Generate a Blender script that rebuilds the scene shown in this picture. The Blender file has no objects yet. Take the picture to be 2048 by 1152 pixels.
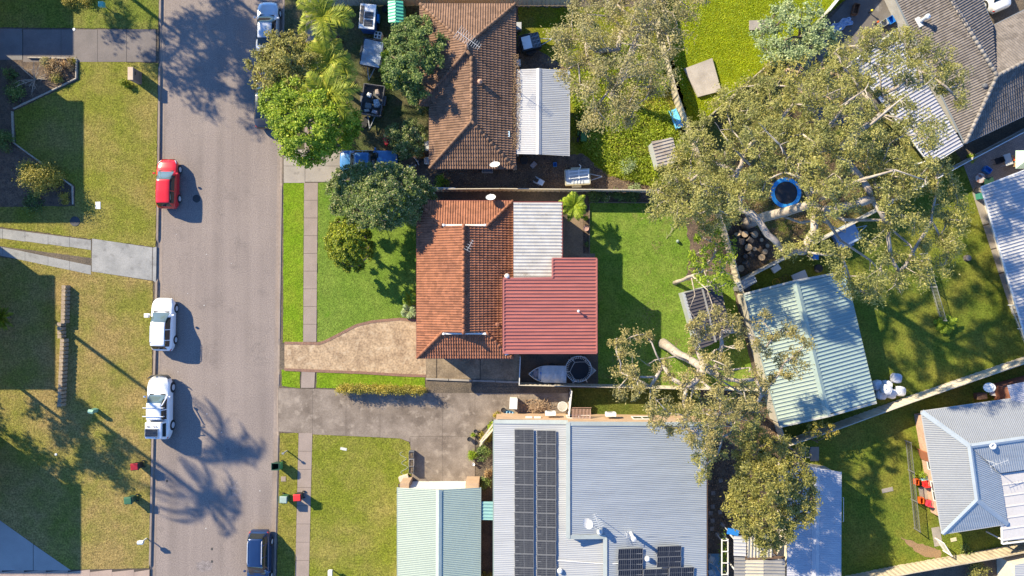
import bpy, bmesh, math, random
import numpy as np
from mathutils import Vector, Matrix
random.seed(7); np.random.seed(7)
R = math.radians
scene = bpy.context.scene
COL = scene.collection

# ---------------------------------------------------------------- camera, sky, sun, exposure
CAM_H = 58.0            # drone height above the road (m)
PXM = 23.54             # photograph pixels per metre on the ground
cam_d = bpy.data.cameras.new('camera'); cam = bpy.data.objects.new('camera', cam_d); COL.objects.link(cam)
cam.location = (0, 0, CAM_H); cam.rotation_euler = (0, 0, 0)
cam_d.sensor_width = 36.0; cam_d.lens = 36.0 * CAM_H / (2048 / PXM)
cam_d.clip_start = 0.5; cam_d.clip_end = 2000
scene.camera = cam

SUN_EL = R(29.5); SHADOW_DIR = R(-36.5)          # shadows run to the right and down in the picture
world = bpy.data.worlds.new('World'); scene.world = world; world.use_nodes = True
wn = world.node_tree.nodes; wl = world.node_tree.links
bg = wn['Background']; bg.inputs['Strength'].default_value = 0.15
sky = wn.new('ShaderNodeTexSky'); sky.sky_type = 'NISHITA'; sky.sun_disc = False
sky.sun_elevation = SUN_EL
to_sun = Vector((-math.cos(SHADOW_DIR), -math.sin(SHADOW_DIR)))
sky.sun_rotation = math.atan2(to_sun.x, to_sun.y)
sky.altitude = 1200; sky.air_density = 1.0; sky.dust_density = 0.0; sky.ozone_density = 9.0
wl.new(sky.outputs['Color'], bg.inputs['Color'])
sun_d = bpy.data.lights.new('sun', 'SUN'); sun = bpy.data.objects.new('sun', sun_d); COL.objects.link(sun)
sun_d.energy = 5.0; sun_d.angle = R(0.6); sun_d.color = (1.0, 0.875, 0.62)
d = Vector((to_sun.x * math.cos(SUN_EL), to_sun.y * math.cos(SUN_EL), math.sin(SUN_EL)))
sun.rotation_euler = d.to_track_quat('Z', 'Y').to_euler(); sun.location = (-60, 50, 80)
vs = scene.view_settings
vs.view_transform = 'Standard'; vs.look = 'None'; vs.exposure = 1.2; vs.gamma = 1.0; vs.use_curve_mapping = False

# ---------------------------------------------------------------- helpers
def W(px, py, h=0.0):
    """photograph position seen at height h -> world point"""
    s = (CAM_H - h) / CAM_H / PXM
    return Vector(((px - 1024) * s, (576 - py) * s, h))

ORG = {}
def thing(name, label, cat, loc=(0, 0, 0), rz=0.0, group=None, kind=None):
    o = bpy.data.objects.new(name, None); COL.objects.link(o)
    o.empty_display_size = 0.3; o.location = loc; o.rotation_euler = (0, 0, rz)
    tag(o, label, cat, group, kind); ORG[o.name] = Vector(loc)
    return o
def tag(o, label=None, cat=None, group=None, kind=None):
    if label: o['label'] = label
    if cat: o['category'] = cat
    if group: o['group'] = group
    if kind: o['kind'] = kind
    return o
def dup(root, loc, rz, label=None, group=None):
    r = root.copy(); COL.objects.link(r); r.location = loc; r.rotation_euler = (0, 0, rz)
    if label: r['label'] = label
    if group: r['group'] = group
    for ch in list(root.children):
        c = ch.copy(); COL.objects.link(c); c.parent = r
        for g in list(ch.children):
            k = g.copy(); COL.objects.link(k); k.parent = c
    ORG[r.name] = Vector(loc)
    return r

class MB:
    def __init__(s): s.v = []; s.f = []
    def add(s, vs, fs):
        o = len(s.v); s.v += [tuple(v) for v in vs]; s.f += [tuple(i + o for i in f) for f in fs]; return s
    def box(s, c, size, rz=0.0, taper=1.0):
        x, y, z = size[0] / 2, size[1] / 2, size[2] / 2; cs, sn = math.cos(rz), math.sin(rz); vs = []
        for k, t in ((-1, 1.0), (1, taper)):
            for a, b in ((-1, -1), (1, -1), (1, 1), (-1, 1)):
                X, Y = a * x * t, b * y * t
                vs.append((c[0] + X * cs - Y * sn, c[1] + X * sn + Y * cs, c[2] + k * z))
        return s.add(vs, [(3, 2, 1, 0), (4, 5, 6, 7), (0, 1, 5, 4), (1, 2, 6, 5), (2, 3, 7, 6), (3, 0, 4, 7)])
    def prism(s, poly, z0, z1):
        n = len(poly); a = sum(poly[i][0] * poly[(i + 1) % n][1] - poly[(i + 1) % n][0] * poly[i][1] for i in range(n))
        if a < 0: poly = poly[::-1]
        vs = [(p[0], p[1], z0) for p in poly] + [(p[0], p[1], z1) for p in poly]
        return s.add(vs, [tuple(range(n - 1, -1, -1)), tuple(range(n, 2 * n))] + [(i, (i + 1) % n, n + (i + 1) % n, n + i) for i in range(n)])
    def sheet(s, poly, z):
        n = len(poly); a = sum(poly[i][0] * poly[(i + 1) % n][1] - poly[(i + 1) % n][0] * poly[i][1] for i in range(n))
        if a < 0: poly = poly[::-1]
        return s.add([(p[0], p[1], z) for p in poly], [tuple(range(n))])
    def bar(s, a, b, w, h=None, up=(0, 0, 1)):
        a = Vector(a); b = Vector(b); h = h or w; dd = (b - a)
        if dd.length < 1e-6: return s
        dd.normalize(); u = Vector(up)
        if abs(dd.dot(u)) > 0.98: u = Vector((1, 0, 0))
        sd = dd.cross(u).normalized(); uu = sd.cross(dd)
        vs = []
        for p in (a, b):
            for i, j in ((-1, -1), (1, -1), (1, 1), (-1, 1)): vs.append(p + sd * (i * w / 2) + uu * (j * h / 2))
        return s.add(vs, [(3, 2, 1, 0), (4, 5, 6, 7), (0, 1, 5, 4), (1, 2, 6, 5), (2, 3, 7, 6), (3, 0, 4, 7)])
    def tube(s, pts, radii, n=6, cap=True):
        pts = [Vector(p) for p in pts]
        if not hasattr(radii, '__len__'): radii = [radii] * len(pts)
        o = len(s.v); prev = None
        for i, p in enumerate(pts):
            t = (pts[min(i + 1, len(pts) - 1)] - pts[max(i - 1, 0)])
            if t.length < 1e-7: t = Vector((0, 0, 1))
            t.normalize()
            if prev is None:
                a = Vector((1, 0, 0)) if abs(t.x) < 0.8 else Vector((0, 1, 0)); prev = t.cross(a).normalized()
            prev = (prev - t * prev.dot(t))
            if prev.length < 1e-6: prev = t.orthogonal()
            prev.normalize(); b = t.cross(prev)
            for k in range(n):
                an = 2 * math.pi * k / n; s.v.append(tuple(p + (prev * math.cos(an) + b * math.sin(an)) * radii[i]))
        m = len(pts)
        for i in range(m - 1):
            for k in range(n):
                k2 = (k + 1) % n; s.f.append((o + i * n + k, o + i * n + k2, o + (i + 1) * n + k2, o + (i + 1) * n + k))
        if cap:
            s.f.append(tuple(o + k for k in range(n - 1, -1, -1))); s.f.append(tuple(o + (m - 1) * n + k for k in range(n)))
        return s
    def lathe(s, c, prof, n=16, axis='Z'):
        o = len(s.v)
        for r, z in prof:
            for k in range(n):
                an = 2 * math.pi * k / n; x, y = r * math.cos(an), r * math.sin(an)
                p = {'Z': (x, y, z), 'X': (z, x, y), 'Y': (x, z, y)}[axis]
                s.v.append((c[0] + p[0], c[1] + p[1], c[2] + p[2]))
        for i in range(len(prof) - 1):
            for k in range(n):
                k2 = (k + 1) % n; s.f.append((o + i * n + k, o + i * n + k2, o + (i + 1) * n + k2, o + (i + 1) * n + k))
        s.f.append(tuple(o + k for k in range(n - 1, -1, -1))); s.f.append(tuple(o + (len(prof) - 1) * n + k for k in range(n)))
        return s
    def torus(s, c, Rr, r, n=24, m=6):
        pts = [(c[0] + Rr * math.cos(2 * math.pi * k / n), c[1] + Rr * math.sin(2 * math.pi * k / n), c[2]) for k in range(n + 1)]
        return s.tube(pts, r, m, False)
    def build(s, name, mat, parent=None, smooth=False, world=False, bevel=0.0, kind=None, fixn=False):
        me = bpy.data.meshes.new(name)
        v = s.v
        if world and parent is not None:
            o = ORG[parent.name]; v = [(p[0] - o.x, p[1] - o.y, p[2] - o.z) for p in v]
        me.from_pydata(v, [], s.f); me.update()
        if fixn:
            bm = bmesh.new(); bm.from_mesh(me); bmesh.ops.recalc_face_normals(bm, faces=bm.faces); bm.to_mesh(me); bm.free()
        if smooth: me.polygons.foreach_set('use_smooth', [True] * len(me.polygons))
        me.materials.append(mat)
        ob = bpy.data.objects.new(name, me); COL.objects.link(ob)
        if parent is not None:
            ob.parent = parent; ORG[ob.name] = ORG.get(parent.name, Vector())
        else: ORG[ob.name] = Vector()
        if bevel:
            m = ob.modifiers.new('bevel', 'BEVEL'); m.width = bevel; m.segments = 2; m.limit_method = 'ANGLE'
        if kind: ob['kind'] = kind
        return ob

# ---------------------------------------------------------------- materials
MATS = {}
def _mix(nt, fac, a, b, mode='MIX'):
    m = nt.nodes.new('ShaderNodeMix'); m.data_type = 'RGBA'; m.blend_type = mode
    for inp, val in ((m.inputs[0], fac), (m.inputs[6], a), (m.inputs[7], b)):
        if isinstance(val, (int, float)): inp.default_value = val
        elif isinstance(val, tuple): inp.default_value = (val[0], val[1], val[2], 1)
        else: nt.links.new(val, inp)
    return m.outputs[2]
def _noise(nt, vec, scale, detail=3.0, rough=0.55):
    n = nt.nodes.new('ShaderNodeTexNoise'); n.inputs['Scale'].default_value = scale
    n.inputs['Detail'].default_value = detail; n.inputs['Roughness'].default_value = rough
    if vec is not None: nt.links.new(vec, n.inputs['Vector'])
    return n.outputs['Fac']
def _ramp(nt, fac, lo, hi):
    m = nt.nodes.new('ShaderNodeMapRange'); m.inputs[1].default_value = lo; m.inputs[2].default_value = hi
    m.clamp = True; nt.links.new(fac, m.inputs[0]); return m.outputs[0]
def _scalevec(nt, vec, sc, rz=0.0):
    m = nt.nodes.new('ShaderNodeMapping'); m.inputs['Scale'].default_value = sc; m.inputs['Rotation'].default_value = (0, 0, rz)
    nt.links.new(vec, m.inputs['Vector']); return m.outputs[0]
def new_mat(name):
    m = bpy.data.materials.new(name); m.use_nodes = True
    nt = m.node_tree; b = nt.nodes['Principled BSDF']; MATS[name] = m
    return m, nt, b
def _bump(nt, b, h, strength, dist):
    bp = nt.nodes.new('ShaderNodeBump'); bp.inputs['Strength'].default_value = strength; bp.inputs['Distance'].default_value = dist
    nt.links.new(h, bp.inputs['Height']); nt.links.new(bp.outputs[0], b.inputs['Normal'])
def pos(nt): return nt.nodes.new('ShaderNodeNewGeometry').outputs['Position']
def M(name, col, rough=0.7, col2=None, sc=1.5, amount=1.0, fine=0.15, fsc=14.0, bump=0.0, bsc=30.0, metal=0.0, coat=0.0, spec=0.5, stretch=None, lo=.35, hi=.7, dirt=None):
    """plain surface: two tones mixed by a broad noise, broken up by a fine noise"""
    if name in MATS: return MATS[name]
    m, nt, b = new_mat(name); p = pos(nt)
    if stretch: p = _scalevec(nt, p, stretch)
    col2 = col2 or tuple(c * 0.82 for c in col)
    f = _ramp(nt, _noise(nt, p, sc, 4), lo, hi)
    if amount != 1.0:
        mm = nt.nodes.new('ShaderNodeMath'); mm.operation = 'MULTIPLY'; mm.inputs[1].default_value = amount; nt.links.new(f, mm.inputs[0]); f = mm.outputs[0]
    c = _mix(nt, f, col, col2)
    if fine:
        g = _ramp(nt, _noise(nt, p, fsc, 2), .3, .7)
        lo_c = 1 - fine
        c = _mix(nt, 1.0, c, _mix(nt, g, (lo_c, lo_c, lo_c), (1 + fine, 1 + fine, 1 + fine)), 'MULTIPLY')
    if dirt:
        g = _ramp(nt, _noise(nt, p, dirt[1], 5, .65), dirt[2], dirt[3]); c = _mix(nt, g, c, dirt[0])
    nt.links.new(c, b.inputs['Base Color'])
    b.inputs['Roughness'].default_value = rough; b.inputs['Metallic'].default_value = metal
    b.inputs['Specular IOR Level'].default_value = spec; b.inputs['Coat Weight'].default_value = coat
    b.inputs['Coat Roughness'].default_value = 0.05
    if bump: _bump(nt, b, _noise(nt, p, bsc, 3), 0.8, bump)
    return m
def lawn(name, green, dry, lo, hi, sc=0.35, dark=0.55, stripe=None, weeds=None, bump=.05):
    """mown grass: dry patches, mowing tone, blade speckle and relief"""
    m, nt, b = new_mat(name); p = pos(nt)
    f = _ramp(nt, _noise(nt, p, sc, 5, .6), lo, hi)
    f2 = _ramp(nt, _noise(nt, p, 2.2, 4, .6), .3, .72)
    c = _mix(nt, f, green, dry)
    c = _mix(nt, 1.0, c, _mix(nt, f2, (.78, .8, .78), (1.2, 1.16, 1.15)), 'MULTIPLY')
    if weeds:
        w = _ramp(nt, _noise(nt, p, weeds[1], 4, .6), weeds[2], weeds[3]); c = _mix(nt, w, c, weeds[0])
    fine = _noise(nt, p, 7.0, 4, .75)
    c = _mix(nt, 1.0, c, _mix(nt, _ramp(nt, fine, .36, .66), (dark, dark, dark * .9), (1.5 - dark * .15, 1.5 - dark * .15, 1.38)), 'MULTIPLY')
    nt.links.new(c, b.inputs['Base Color']); b.inputs['Roughness'].default_value = 0.9; b.inputs['Specular IOR Level'].default_value = 0.1
    h = nt.nodes.new('ShaderNodeMath'); h.operation = 'ADD'
    nt.links.new(_noise(nt, p, 8.0, 4, .7), h.inputs[0]); nt.links.new(_noise(nt, p, 22.0, 2, .7), h.inputs[1])
    _bump(nt, b, h.outputs[0], 0.9, bump)
    return m
def leafmat(name, c1, c2, c3=None, trans=0.35, rough=0.55):
    """leaf: colour varies from leaf to leaf, some light passes through"""
    m, nt, b = new_mat(name)
    g = nt.nodes.new('ShaderNodeNewGeometry')
    cr = nt.nodes.new('ShaderNodeValToRGB'); cr.color_ramp.elements[0].color = (*c1, 1); cr.color_ramp.elements[1].color = (*c2, 1)
    if c3:
        e = cr.color_ramp.elements.new(0.86); e.color = (*c2, 1); cr.color_ramp.elements[2].color = (*c3, 1)
    nt.links.new(g.outputs['Random Per Island'], cr.inputs[0])
    n = _ramp(nt, _noise(nt, g.outputs['Position'], 0.8, 3), .3, .7)
    c = _mix(nt, 1.0, cr.outputs[0], _mix(nt, n, (.72, .78, .8), (1.25, 1.18, 1.05)), 'MULTIPLY')
    nt.links.new(c, b.inputs['Base Color']); b.inputs['Roughness'].default_value = rough; b.inputs['Specular IOR Level'].default_value = .35
    t = nt.nodes.new('ShaderNodeBsdfTranslucent'); nt.links.new(c, t.inputs[0])
    mx = nt.nodes.new('ShaderNodeMixShader'); mx.inputs[0].default_value = trans
    nt.links.new(b.outputs[0], mx.inputs[1]); nt.links.new(t.outputs[0], mx.inputs[2])
    nt.links.new(mx.outputs[0], nt.nodes['Material Output'].inputs[0])
    return m
def glassmat(name, col=(.02, .03, .035), rough=.06):
    if name in MATS: return MATS[name]
    m, nt, b = new_mat(name); b.inputs['Base Color'].default_value = (*col, 1); b.inputs['Roughness'].default_value = rough
    b.inputs['Specular IOR Level'].default_value = .8
    return m
def paint(name, col, rough=.3, metal=0.0):
    if name in MATS: return MATS[name]
    m, nt, b = new_mat(name); b.inputs['Roughness'].default_value = rough; b.inputs['Metallic'].default_value = metal
    n = _ramp(nt, _noise(nt, pos(nt), 1.6, 3), .3, .75)
    nt.links.new(_mix(nt, n, col, tuple(c * .9 for c in col)), b.inputs['Base Color'])
    b.inputs['Coat Weight'].default_value = .7; b.inputs['Coat Roughness'].default_value = .06
    return m
# ================================================================ GROUND
G = 0.12   # level of the yards above the road
def densify(pts, step, jit):
    out = []; n = len(pts)
    for i in range(n):
        a, b = Vector(pts[i]), Vector(pts[(i + 1) % n]); k = max(1, int((b - a).length / step))
        nrm = Vector((-(b - a).y, (b - a).x)); nrm = nrm.normalized() if nrm.length else nrm
        for j in range(k):
            q = a.lerp(b, j / k) + nrm * random.uniform(-jit, jit); out.append((q.x, q.y))
    return out
def patch(name, px, mat, z, jit=0.0, parent=None, kind='structure'):
    pts = [tuple(W(x, y, z)[:2]) for x, y in px]
    if jit: pts = densify(pts, 0.22, jit)
    return MB().sheet(pts, z).build(name, mat, parent, kind=kind)
def interp(tab, y):
    if y <= tab[0][0]: (a, b), (c, d_) = tab[0], tab[1]
    elif y >= tab[-1][0]: (a, b), (c, d_) = tab[-2], tab[-1]
    else:
        for i in range(len(tab) - 1):
            if tab[i][0] <= y <= tab[i + 1][0]: (a, b), (c, d_) = tab[i], tab[i + 1]; break
    return b + (d_ - b) * (y - a) / (c - a)
ROAD_L = [(0, 324), (300, 321), (560, 317), (880, 309), (1152, 303)]
ROAD_R = [(0, 566), (390, 561), (650, 557), (880, 554), (1152, 547)]

earth = M('earth', (.13, .10, .07), .95, (.075, .06, .045), 0.9, fine=.35, fsc=9, bump=.04, bsc=12)
litter = M('leaf_litter_soil', (.15, .105, .07), .95, (.07, .05, .04), 1.6, fine=.45, fsc=11, bump=.06, bsc=14)
conc_grey = M('concrete_grey', (.17, .16, .155), .85, (.13, .122, .12), .7, fine=.12, fsc=20, bump=.004, dirt=((.10, .095, .09), .8, .58, .75))
conc_drive = M('concrete_brown_stained', (.235, .19, .152), .85, (.125, .096, .074), .6, fine=.18, fsc=12, bump=.004, dirt=((.29, .238, .19), 1.4, .53, .7))
conc_pale = M('concrete_pale', (.33, .29, .245), .85, (.23, .2, .17), .6, fine=.12, fsc=16, dirt=((.14, .12, .10), .9, .57, .75))
conc_path = M('footpath_brown', (.285, .225, .19), .9, (.24, .19, .16), .9, fine=.16, fsc=26, bump=.004)
expo = M('exposed_aggregate_tan', (.40, .285, .175), .9, (.25, .168, .10), 1.1, fine=.32, fsc=6, bump=.006, bsc=40, dirt=((.47, .36, .24), 1.9, .52, .7))
brick_edge = M('brick_edging', (.27, .15, .10), .9, (.19, .11, .08), 3, fine=.25, fsc=12)
kerbm = M('kerb_concrete', (.27, .215, .18), .9, (.20, .16, .135), 1.0, fine=.15, fsc=14, stretch=(1, .3, 1))
joint = M('joint_dark', (.07, .055, .045), .95)

def asphalt(name):
    m, nt, b = new_mat(name); p = pos(nt)
    c = _mix(nt, _ramp(nt, _noise(nt, _scalevec(nt, p, (.9, .035, 1)), 1.0, 3), .35, .68), (.242, .20, .18), (.19, .157, .142))
    c = _mix(nt, _ramp(nt, _noise(nt, p, .16, 4), .45, .75), c, (.258, .214, .19))
    c = _mix(nt, _ramp(nt, _noise(nt, p, .45, 6, .75), .56, .74), c, (.165, .138, .126))
    g = _noise(nt, p, 11.0, 4, .85)
    c = _mix(nt, 1.0, c, _mix(nt, _ramp(nt, g, .33, .67), (.60, .60, .61), (1.40, 1.39, 1.36)), 'MULTIPLY')
    # fine cracks along the paver lanes
    v = nt.nodes.new('ShaderNodeTexVoronoi'); v.feature = 'DISTANCE_TO_EDGE'; v.inputs['Scale'].default_value = .33
    wv = nt.nodes.new('ShaderNodeVectorMath'); wv.operation = 'ADD'
    nz = nt.nodes.new('ShaderNodeTexNoise'); nz.inputs['Scale'].default_value = 1.1; nt.links.new(p, nz.inputs['Vector'])
    nt.links.new(_scalevec(nt, p, (1.3, .2, 1)), wv.inputs[0]); nt.links.new(nz.outputs['Color'], wv.inputs[1]); nt.links.new(wv.outputs[0], v.inputs['Vector'])
    cr = _ramp(nt, v.outputs['Distance'], .0, .006)
    c = _mix(nt, cr, _mix(nt, .35, c, (.11, .095, .09)), c)
    nt.links.new(c, b.inputs['Base Color']); b.inputs['Roughness'].default_value = .88; b.inputs['Specular IOR Level'].default_value = .3
    _bump(nt, b, g, .6, .012)
    return m
roadm = asphalt('asphalt_aged')

g_lawn = lawn('lawn_front_green', (.125, .205, .026), (.165, .225, .04), .4, .72, .3, .62, weeds=((.09, .19, .012), .55, .64, .72))
g_back = lawn('lawn_back_green', (.12, .205, .024), (.175, .235, .045), .36, .7, .5, .62, weeds=((.185, .165, .06), .45, .6, .76))
g_verge = lawn('verge_bright_green', (.15, .245, .012), (.19, .245, .022), .4, .7, .6, .6)
g_dry = lawn('lawn_dry_olive', (.195, .207, .032), (.27, .222, .07), .38, .66, .28, .5, bump=.08)
g_dry2 = lawn('lawn_dry_brown', (.20, .20, .04), (.30, .222, .088), .36, .6, .25, .5, bump=.08)
g_olive = lawn('lawn_yellow_green', (.185, .21, .025), (.27, .235, .065), .4, .7, .3, .5, bump=.08)
g_wild = lawn('overgrown_weeds', (.20, .24, .012), (.27, .235, .05), .42, .7, .35, .42, weeds=((.15, .11, .07), .5, .6, .7), bump=.16)
g_lush = lawn('lawn_lush_lime', (.225, .265, .004), (.25, .265, .012), .4, .75, .5, .45, bump=.14)
g_east = lawn('lawn_east_green', (.125, .165, .022), (.205, .19, .035), .4, .7, .3, .58)
g_dark = lawn('thin_dark_grass', (.075, .095, .035), (.12, .10, .06), .38, .66, .5, .6)  # thin grass of a dark, dull green with dirt tones

MB().sheet([(-400, -400), (400, -400), (400, 400), (-400, 400)], -0.05).build('ground', lawn('far_grass', (.12, .15, .04), (.18, .15, .07), .4, .7), kind='structure')

# --- road
ys = list(range(-900, 2100, 60))
def strip(fa, fb, z):
    a = [W(fa(y), y) for y in ys]; b = [W(fb(y), y) for y in ys]; n = len(ys)
    return MB().add([(p.x, p.y, z) for p in a + b], [(i, i + 1, n + i + 1, n + i) for i in range(n - 1)])
RL = lambda y: interp(ROAD_L, y); RR = lambda y: interp(ROAD_R, y)
road = strip(RL, RR, 0.0).build('road', roadm, kind='structure')
# patches and a cover let into the carriageway
def blob(px, py, rx, ry, z, n=22, jit=.12):
    c = W(px, py, z); rr = [1 + random.uniform(-jit, jit) for _ in range(n)]
    return [(c.x + rx * rr[k] * math.cos(2 * math.pi * k / n), c.y + ry * rr[k] * math.sin(2 * math.pi * k / n)) for k in range(n)]
tar = M('tar_patch', (.05, .048, .048), .85, fine=.3)
tar2 = M('old_patch', (.165, .14, .132), .9, (.23, .195, .185), 3.5, fine=.35, lo=.4, hi=.6)
MB().sheet(blob(393, 397, .34, .34, .004, jit=.06), .004).build('tar_patch', tar, road, kind='structure')
MB().sheet(blob(471, 978, .5, .75, .004, jit=.25), .004).build('tar_patch', tar2, road, kind='structure')
MB().sheet(blob(408, 1132, .75, .45, .004, jit=.25), .004).build('tar_patch', tar2, road, kind='structure')
MB().sheet(blob(455, 905, .25, .6, .004, jit=.3), .004).build('tar_patch', tar2, road, kind='structure')
for x, y in ((424, 1098), (424, 1123), (334, 962)):
    c = W(x, y); MB().box((c.x, c.y, .004), (.16, .2, .008)).build('survey_mark', tar, road, kind='structure')
for k in range(16):      # bits of litter on the asphalt
    c = W(random.uniform(340, 540), random.uniform(420, 1140)); s = random.uniform(.03, .08)
    MB().box((c.x, c.y, .01), (s, s * .7, .015), random.random() * 3).build('litter_scrap', M('litter_white', (.7, .7, .68)), road, kind='structure')

# --- kerbs, dipping at the driveways
def kerb(name, edge, side, dips):
    def top(y):
        h = .14
        for a, b in dips:
            if a - 8 < y < b + 8: h = min(h, .035 + max(0, max(a - y, y - b)) / 8 * .105)
        return h
    yy = [y for y in range(-600, 1800, 6)]; n = len(yy); v = []; prof = []
    for y in yy:
        x = edge(y); t = top(y)
        for dx, z in ((-7.5, .006), (-.3, .004), (0.6, t), (4.0, t), (6.5, .02)):
            p = W(x + side * dx, y); v.append((p.x, p.y, z))
    f = [(i * 5 + k, i * 5 + k + 1, (i + 1) * 5 + k + 1, (i + 1) * 5 + k) for i in range(n - 1) for k in range(4)]
    if side < 0: f = [q[::-1] for q in f]
    return MB().add(v, f).build(name, kerbm, kind='structure', fixn=True)
kerb('kerb_right', RR, 1, [(298, 366), (688, 740), (778, 864)])
kerb('kerb_left', RL, -1, [(52, 128), (486, 556), (1136, 1200)])

# --- yards either side
yl = strip(lambda y: -1600, lambda y: RL(y) - 4, .10).build('yard_soil', earth, kind='structure')
yr = strip(lambda y: RR(y) + 4, lambda y: 3800, .10).build('yard_soil', earth, kind='structure')

def slabs(name, px_left, px_right, ylist, mat, z, base_mat=joint, gap=.014, part='slab'):
    """concrete laid in bays: the joint shows between separate slabs"""
    y0, y1 = ylist[0], ylist[-1]
    base = patch(name, [(px_left(y0) , y0), (px_right(y0), y0), (px_right(y1), y1), (px_left(y1), y1)], base_mat, z - .012)
    for a, b in zip(ylist[:-1], ylist[1:]):
        q = [W(px_left(a), a, z), W(px_right(a), a, z), W(px_right(b), b, z), W(px_left(b), b, z)]
        c = sum(q, Vector()) / 4
        poly = [((p.x - c.x) * (1 - gap / abs((q[0] - q[1]).length / 2)) + c.x, (p.y - c.y) * (1 - gap / max(.2, abs((q[1] - q[2]).length / 2))) + c.y) for p in q]
        dz = random.uniform(-.003, .004)
        MB().prism(poly, z - .03, z + dz).build(part, mat, base)
    return base
def rng(a, b, st):
    n = max(1, round((b - a) / st)); return [a + (b - a) * i / n for i in range(n + 1)]
FL = lambda y: interp([(0, 611), (362, 608), (683, 606), (865, 597), (1152, 590)], y)
FR = lambda y: interp([(0, 638), (362, 636), (683, 633), (865, 625), (1152, 618)], y)
slabs('footpath', FL, FR, rng(-60, 300, 36), conc_path, G + .02)
slabs('footpath', FL, FR, rng(365, 684, 36), conc_path, G + .02)
slabs('footpath', FL, FR, rng(741, 776, 36), conc_path, G + .02)
slabs('footpath', FL, FR, rng(866, 1230, 35), conc_path, G + .02)
# vehicle crossing in the north and its slabs
slabs('driveway_crossing', lambda y: 567, lambda y: 610, [299, 332, 366], conc_pale, G + .016)
slabs('driveway_crossing', lambda y: 610, lambda y: 692, [299, 332, 364], conc_pale, G + .016)
# exposed aggregate drive with brick edging
drv = [(569, 685), (636, 686), (648, 683), (680, 667), (712, 650), (745, 642), (800, 637), (834, 640), (834, 716), (852, 716), (852, 752), (800, 750), (720, 745), (636, 742), (569, 739)]
d1 = patch('driveway', drv, expo, G + .02)
def brick_course(path, parent, z, w=.11, l=.23, mat=brick_edge):
    mb = MB(); pts = [W(x, y, z) for x, y in path]
    for a, b in zip(pts[:-1], pts[1:]):
        L_ = (b - a).length; n = max(1, int(L_ / (w + .01))); an = math.atan2((b - a).y, (b - a).x)
        for i in range(n):
            p = a.lerp(b, (i + .5) / n); mb.box((p.x, p.y, z + random.uniform(-.004, .006)), (w, l, .05), an + random.uniform(-.03, .03))
    mb.build('edging_brick', mat, parent, kind='stuff')
brick_course([(569, 686), (636, 687), (648, 684), (680, 668), (712, 651), (745, 643), (800, 638), (834, 641)], d1, G + .015)
brick_course([(569, 739), (636, 742), (720, 745), (800, 750), (852, 752)], d1, G + .015)
tan_side = M('concrete_tan_stained', (.26, .195, .125), .88, (.15, .11, .07), .9, fine=.22, fsc=9, dirt=((.33, .25, .165), 1.4, .54, .7))
conc_side = slabs('side_concrete', lambda y: interp([(716, 852), (765, 852)], y), lambda y: 873, [716, 756], tan_side, G + .017)
slabs('side_concrete', lambda y: 874, lambda y: 960, [690, 758], tan_side, G + .017)
slabs('side_concrete', lambda y: 961, lambda y: 1039, [690, 762], tan_side, G + .017)
dark_pave = M('dark_shaded_paving', (.12, .085, .06), .9, (.07, .055, .045), .9, fine=.25, fsc=8, bump=.01)  # dark brown paving with its shade put into the colour
patch('side_paving', [(1040, 690), (1196, 690), (1196, 768), (1040, 765)], dark_pave, G + .015)
# south neighbour's wide driveway: bays cut by joints
dv2 = patch('driveway', [(556, 776), (640, 778), (852, 786), (1137, 786), (1137, 840), (985, 840), (950, 880), (950, 965), (824, 965), (824, 900), (818, 884), (800, 877), (626, 869), (557, 863)], joint, G + .006)
bays = [[(556, 776), (625, 777.5), (625, 869), (557, 863)], [(625, 777.5), (692, 780), (692, 872), (625, 869)], [(692, 780), (760, 782.5), (760, 875), (692, 872)],
        [(760, 782.5), (820, 785), (820, 884), (800, 877), (760, 875)], [(820, 785), (885, 786), (885, 873), (818, 873)], [(885, 786), (950, 786), (950, 872), (885, 873)],
        [(950, 786), (1040, 786), (1040, 840), (985, 840), (950, 872)], [(1040, 786), (1137, 786), (1137, 840), (1040, 840)], [(820, 873), (885, 873), (885, 965), (824, 965)], [(885, 873), (950, 872), (950, 965), (885, 965)]]
for q in bays:
    P = [W(x, y, G + .012) for x, y in q]; c = sum(P, Vector()) / len(P)
    MB().prism([(c.x + (p.x - c.x) * .994, c.y + (p.y - c.y) * .994) for p in P], G - .02, G + .012 + random.uniform(-.002, .003)).build('slab', conc_drive, dv2)

# --- lawns
patch('lawn_verge', [(567, 366), (608, 366), (606, 685), (566, 685)], g_verge, G + .008, .03)
patch('lawn_verge', [(563, 739), (600, 741), (600, 776), (564, 772)], g_verge, G + .008, .03)
patch('lawn_verge', [(560, 866), (598, 866), (590, 1240), (552, 1240)], lawn('verge_yellow_green', (.20, .20, .03), (.265, .225, .06), .4, .7, .5, .5, bump=.08), G + .008, .03)
patch('lawn_verge', [(568, -60), (612, -60), (609, 298), (567, 298)], g_dark, G + .008, .03)
patch('lawn_front', [(636, 366), (690, 360), (834, 385), (834, 640), (800, 637), (745, 642), (712, 650), (680, 667), (648, 683), (634, 686)], g_lawn, G + .006, .03)
patch('lawn_strip', [(634, 743), (720, 746), (850, 754), (850, 776), (632, 776)], g_verge, G + .007, .03)
patch('lawn_south_front', [(625, 868), (800, 877), (817, 884), (824, 900), (822, 962), (796, 968), (796, 1240), (616, 1240)], g_olive, G + .006, .03)
patch('lawn_back', [(1178, 405), (1425, 405), (1512, 772), (1196, 772), (1196, 517), (1178, 517)], g_back, G + .006, .04)
patch('lawn_small_back', [(1140, 776), (1400, 778), (1400, 840), (1140, 840)], lawn('lawn_dull_back', (.08, .11, .02), (.13, .135, .03), .4, .7, .6, .6), G + .006, .03)  # small lawn in a darker green than the main back lawn
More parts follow.
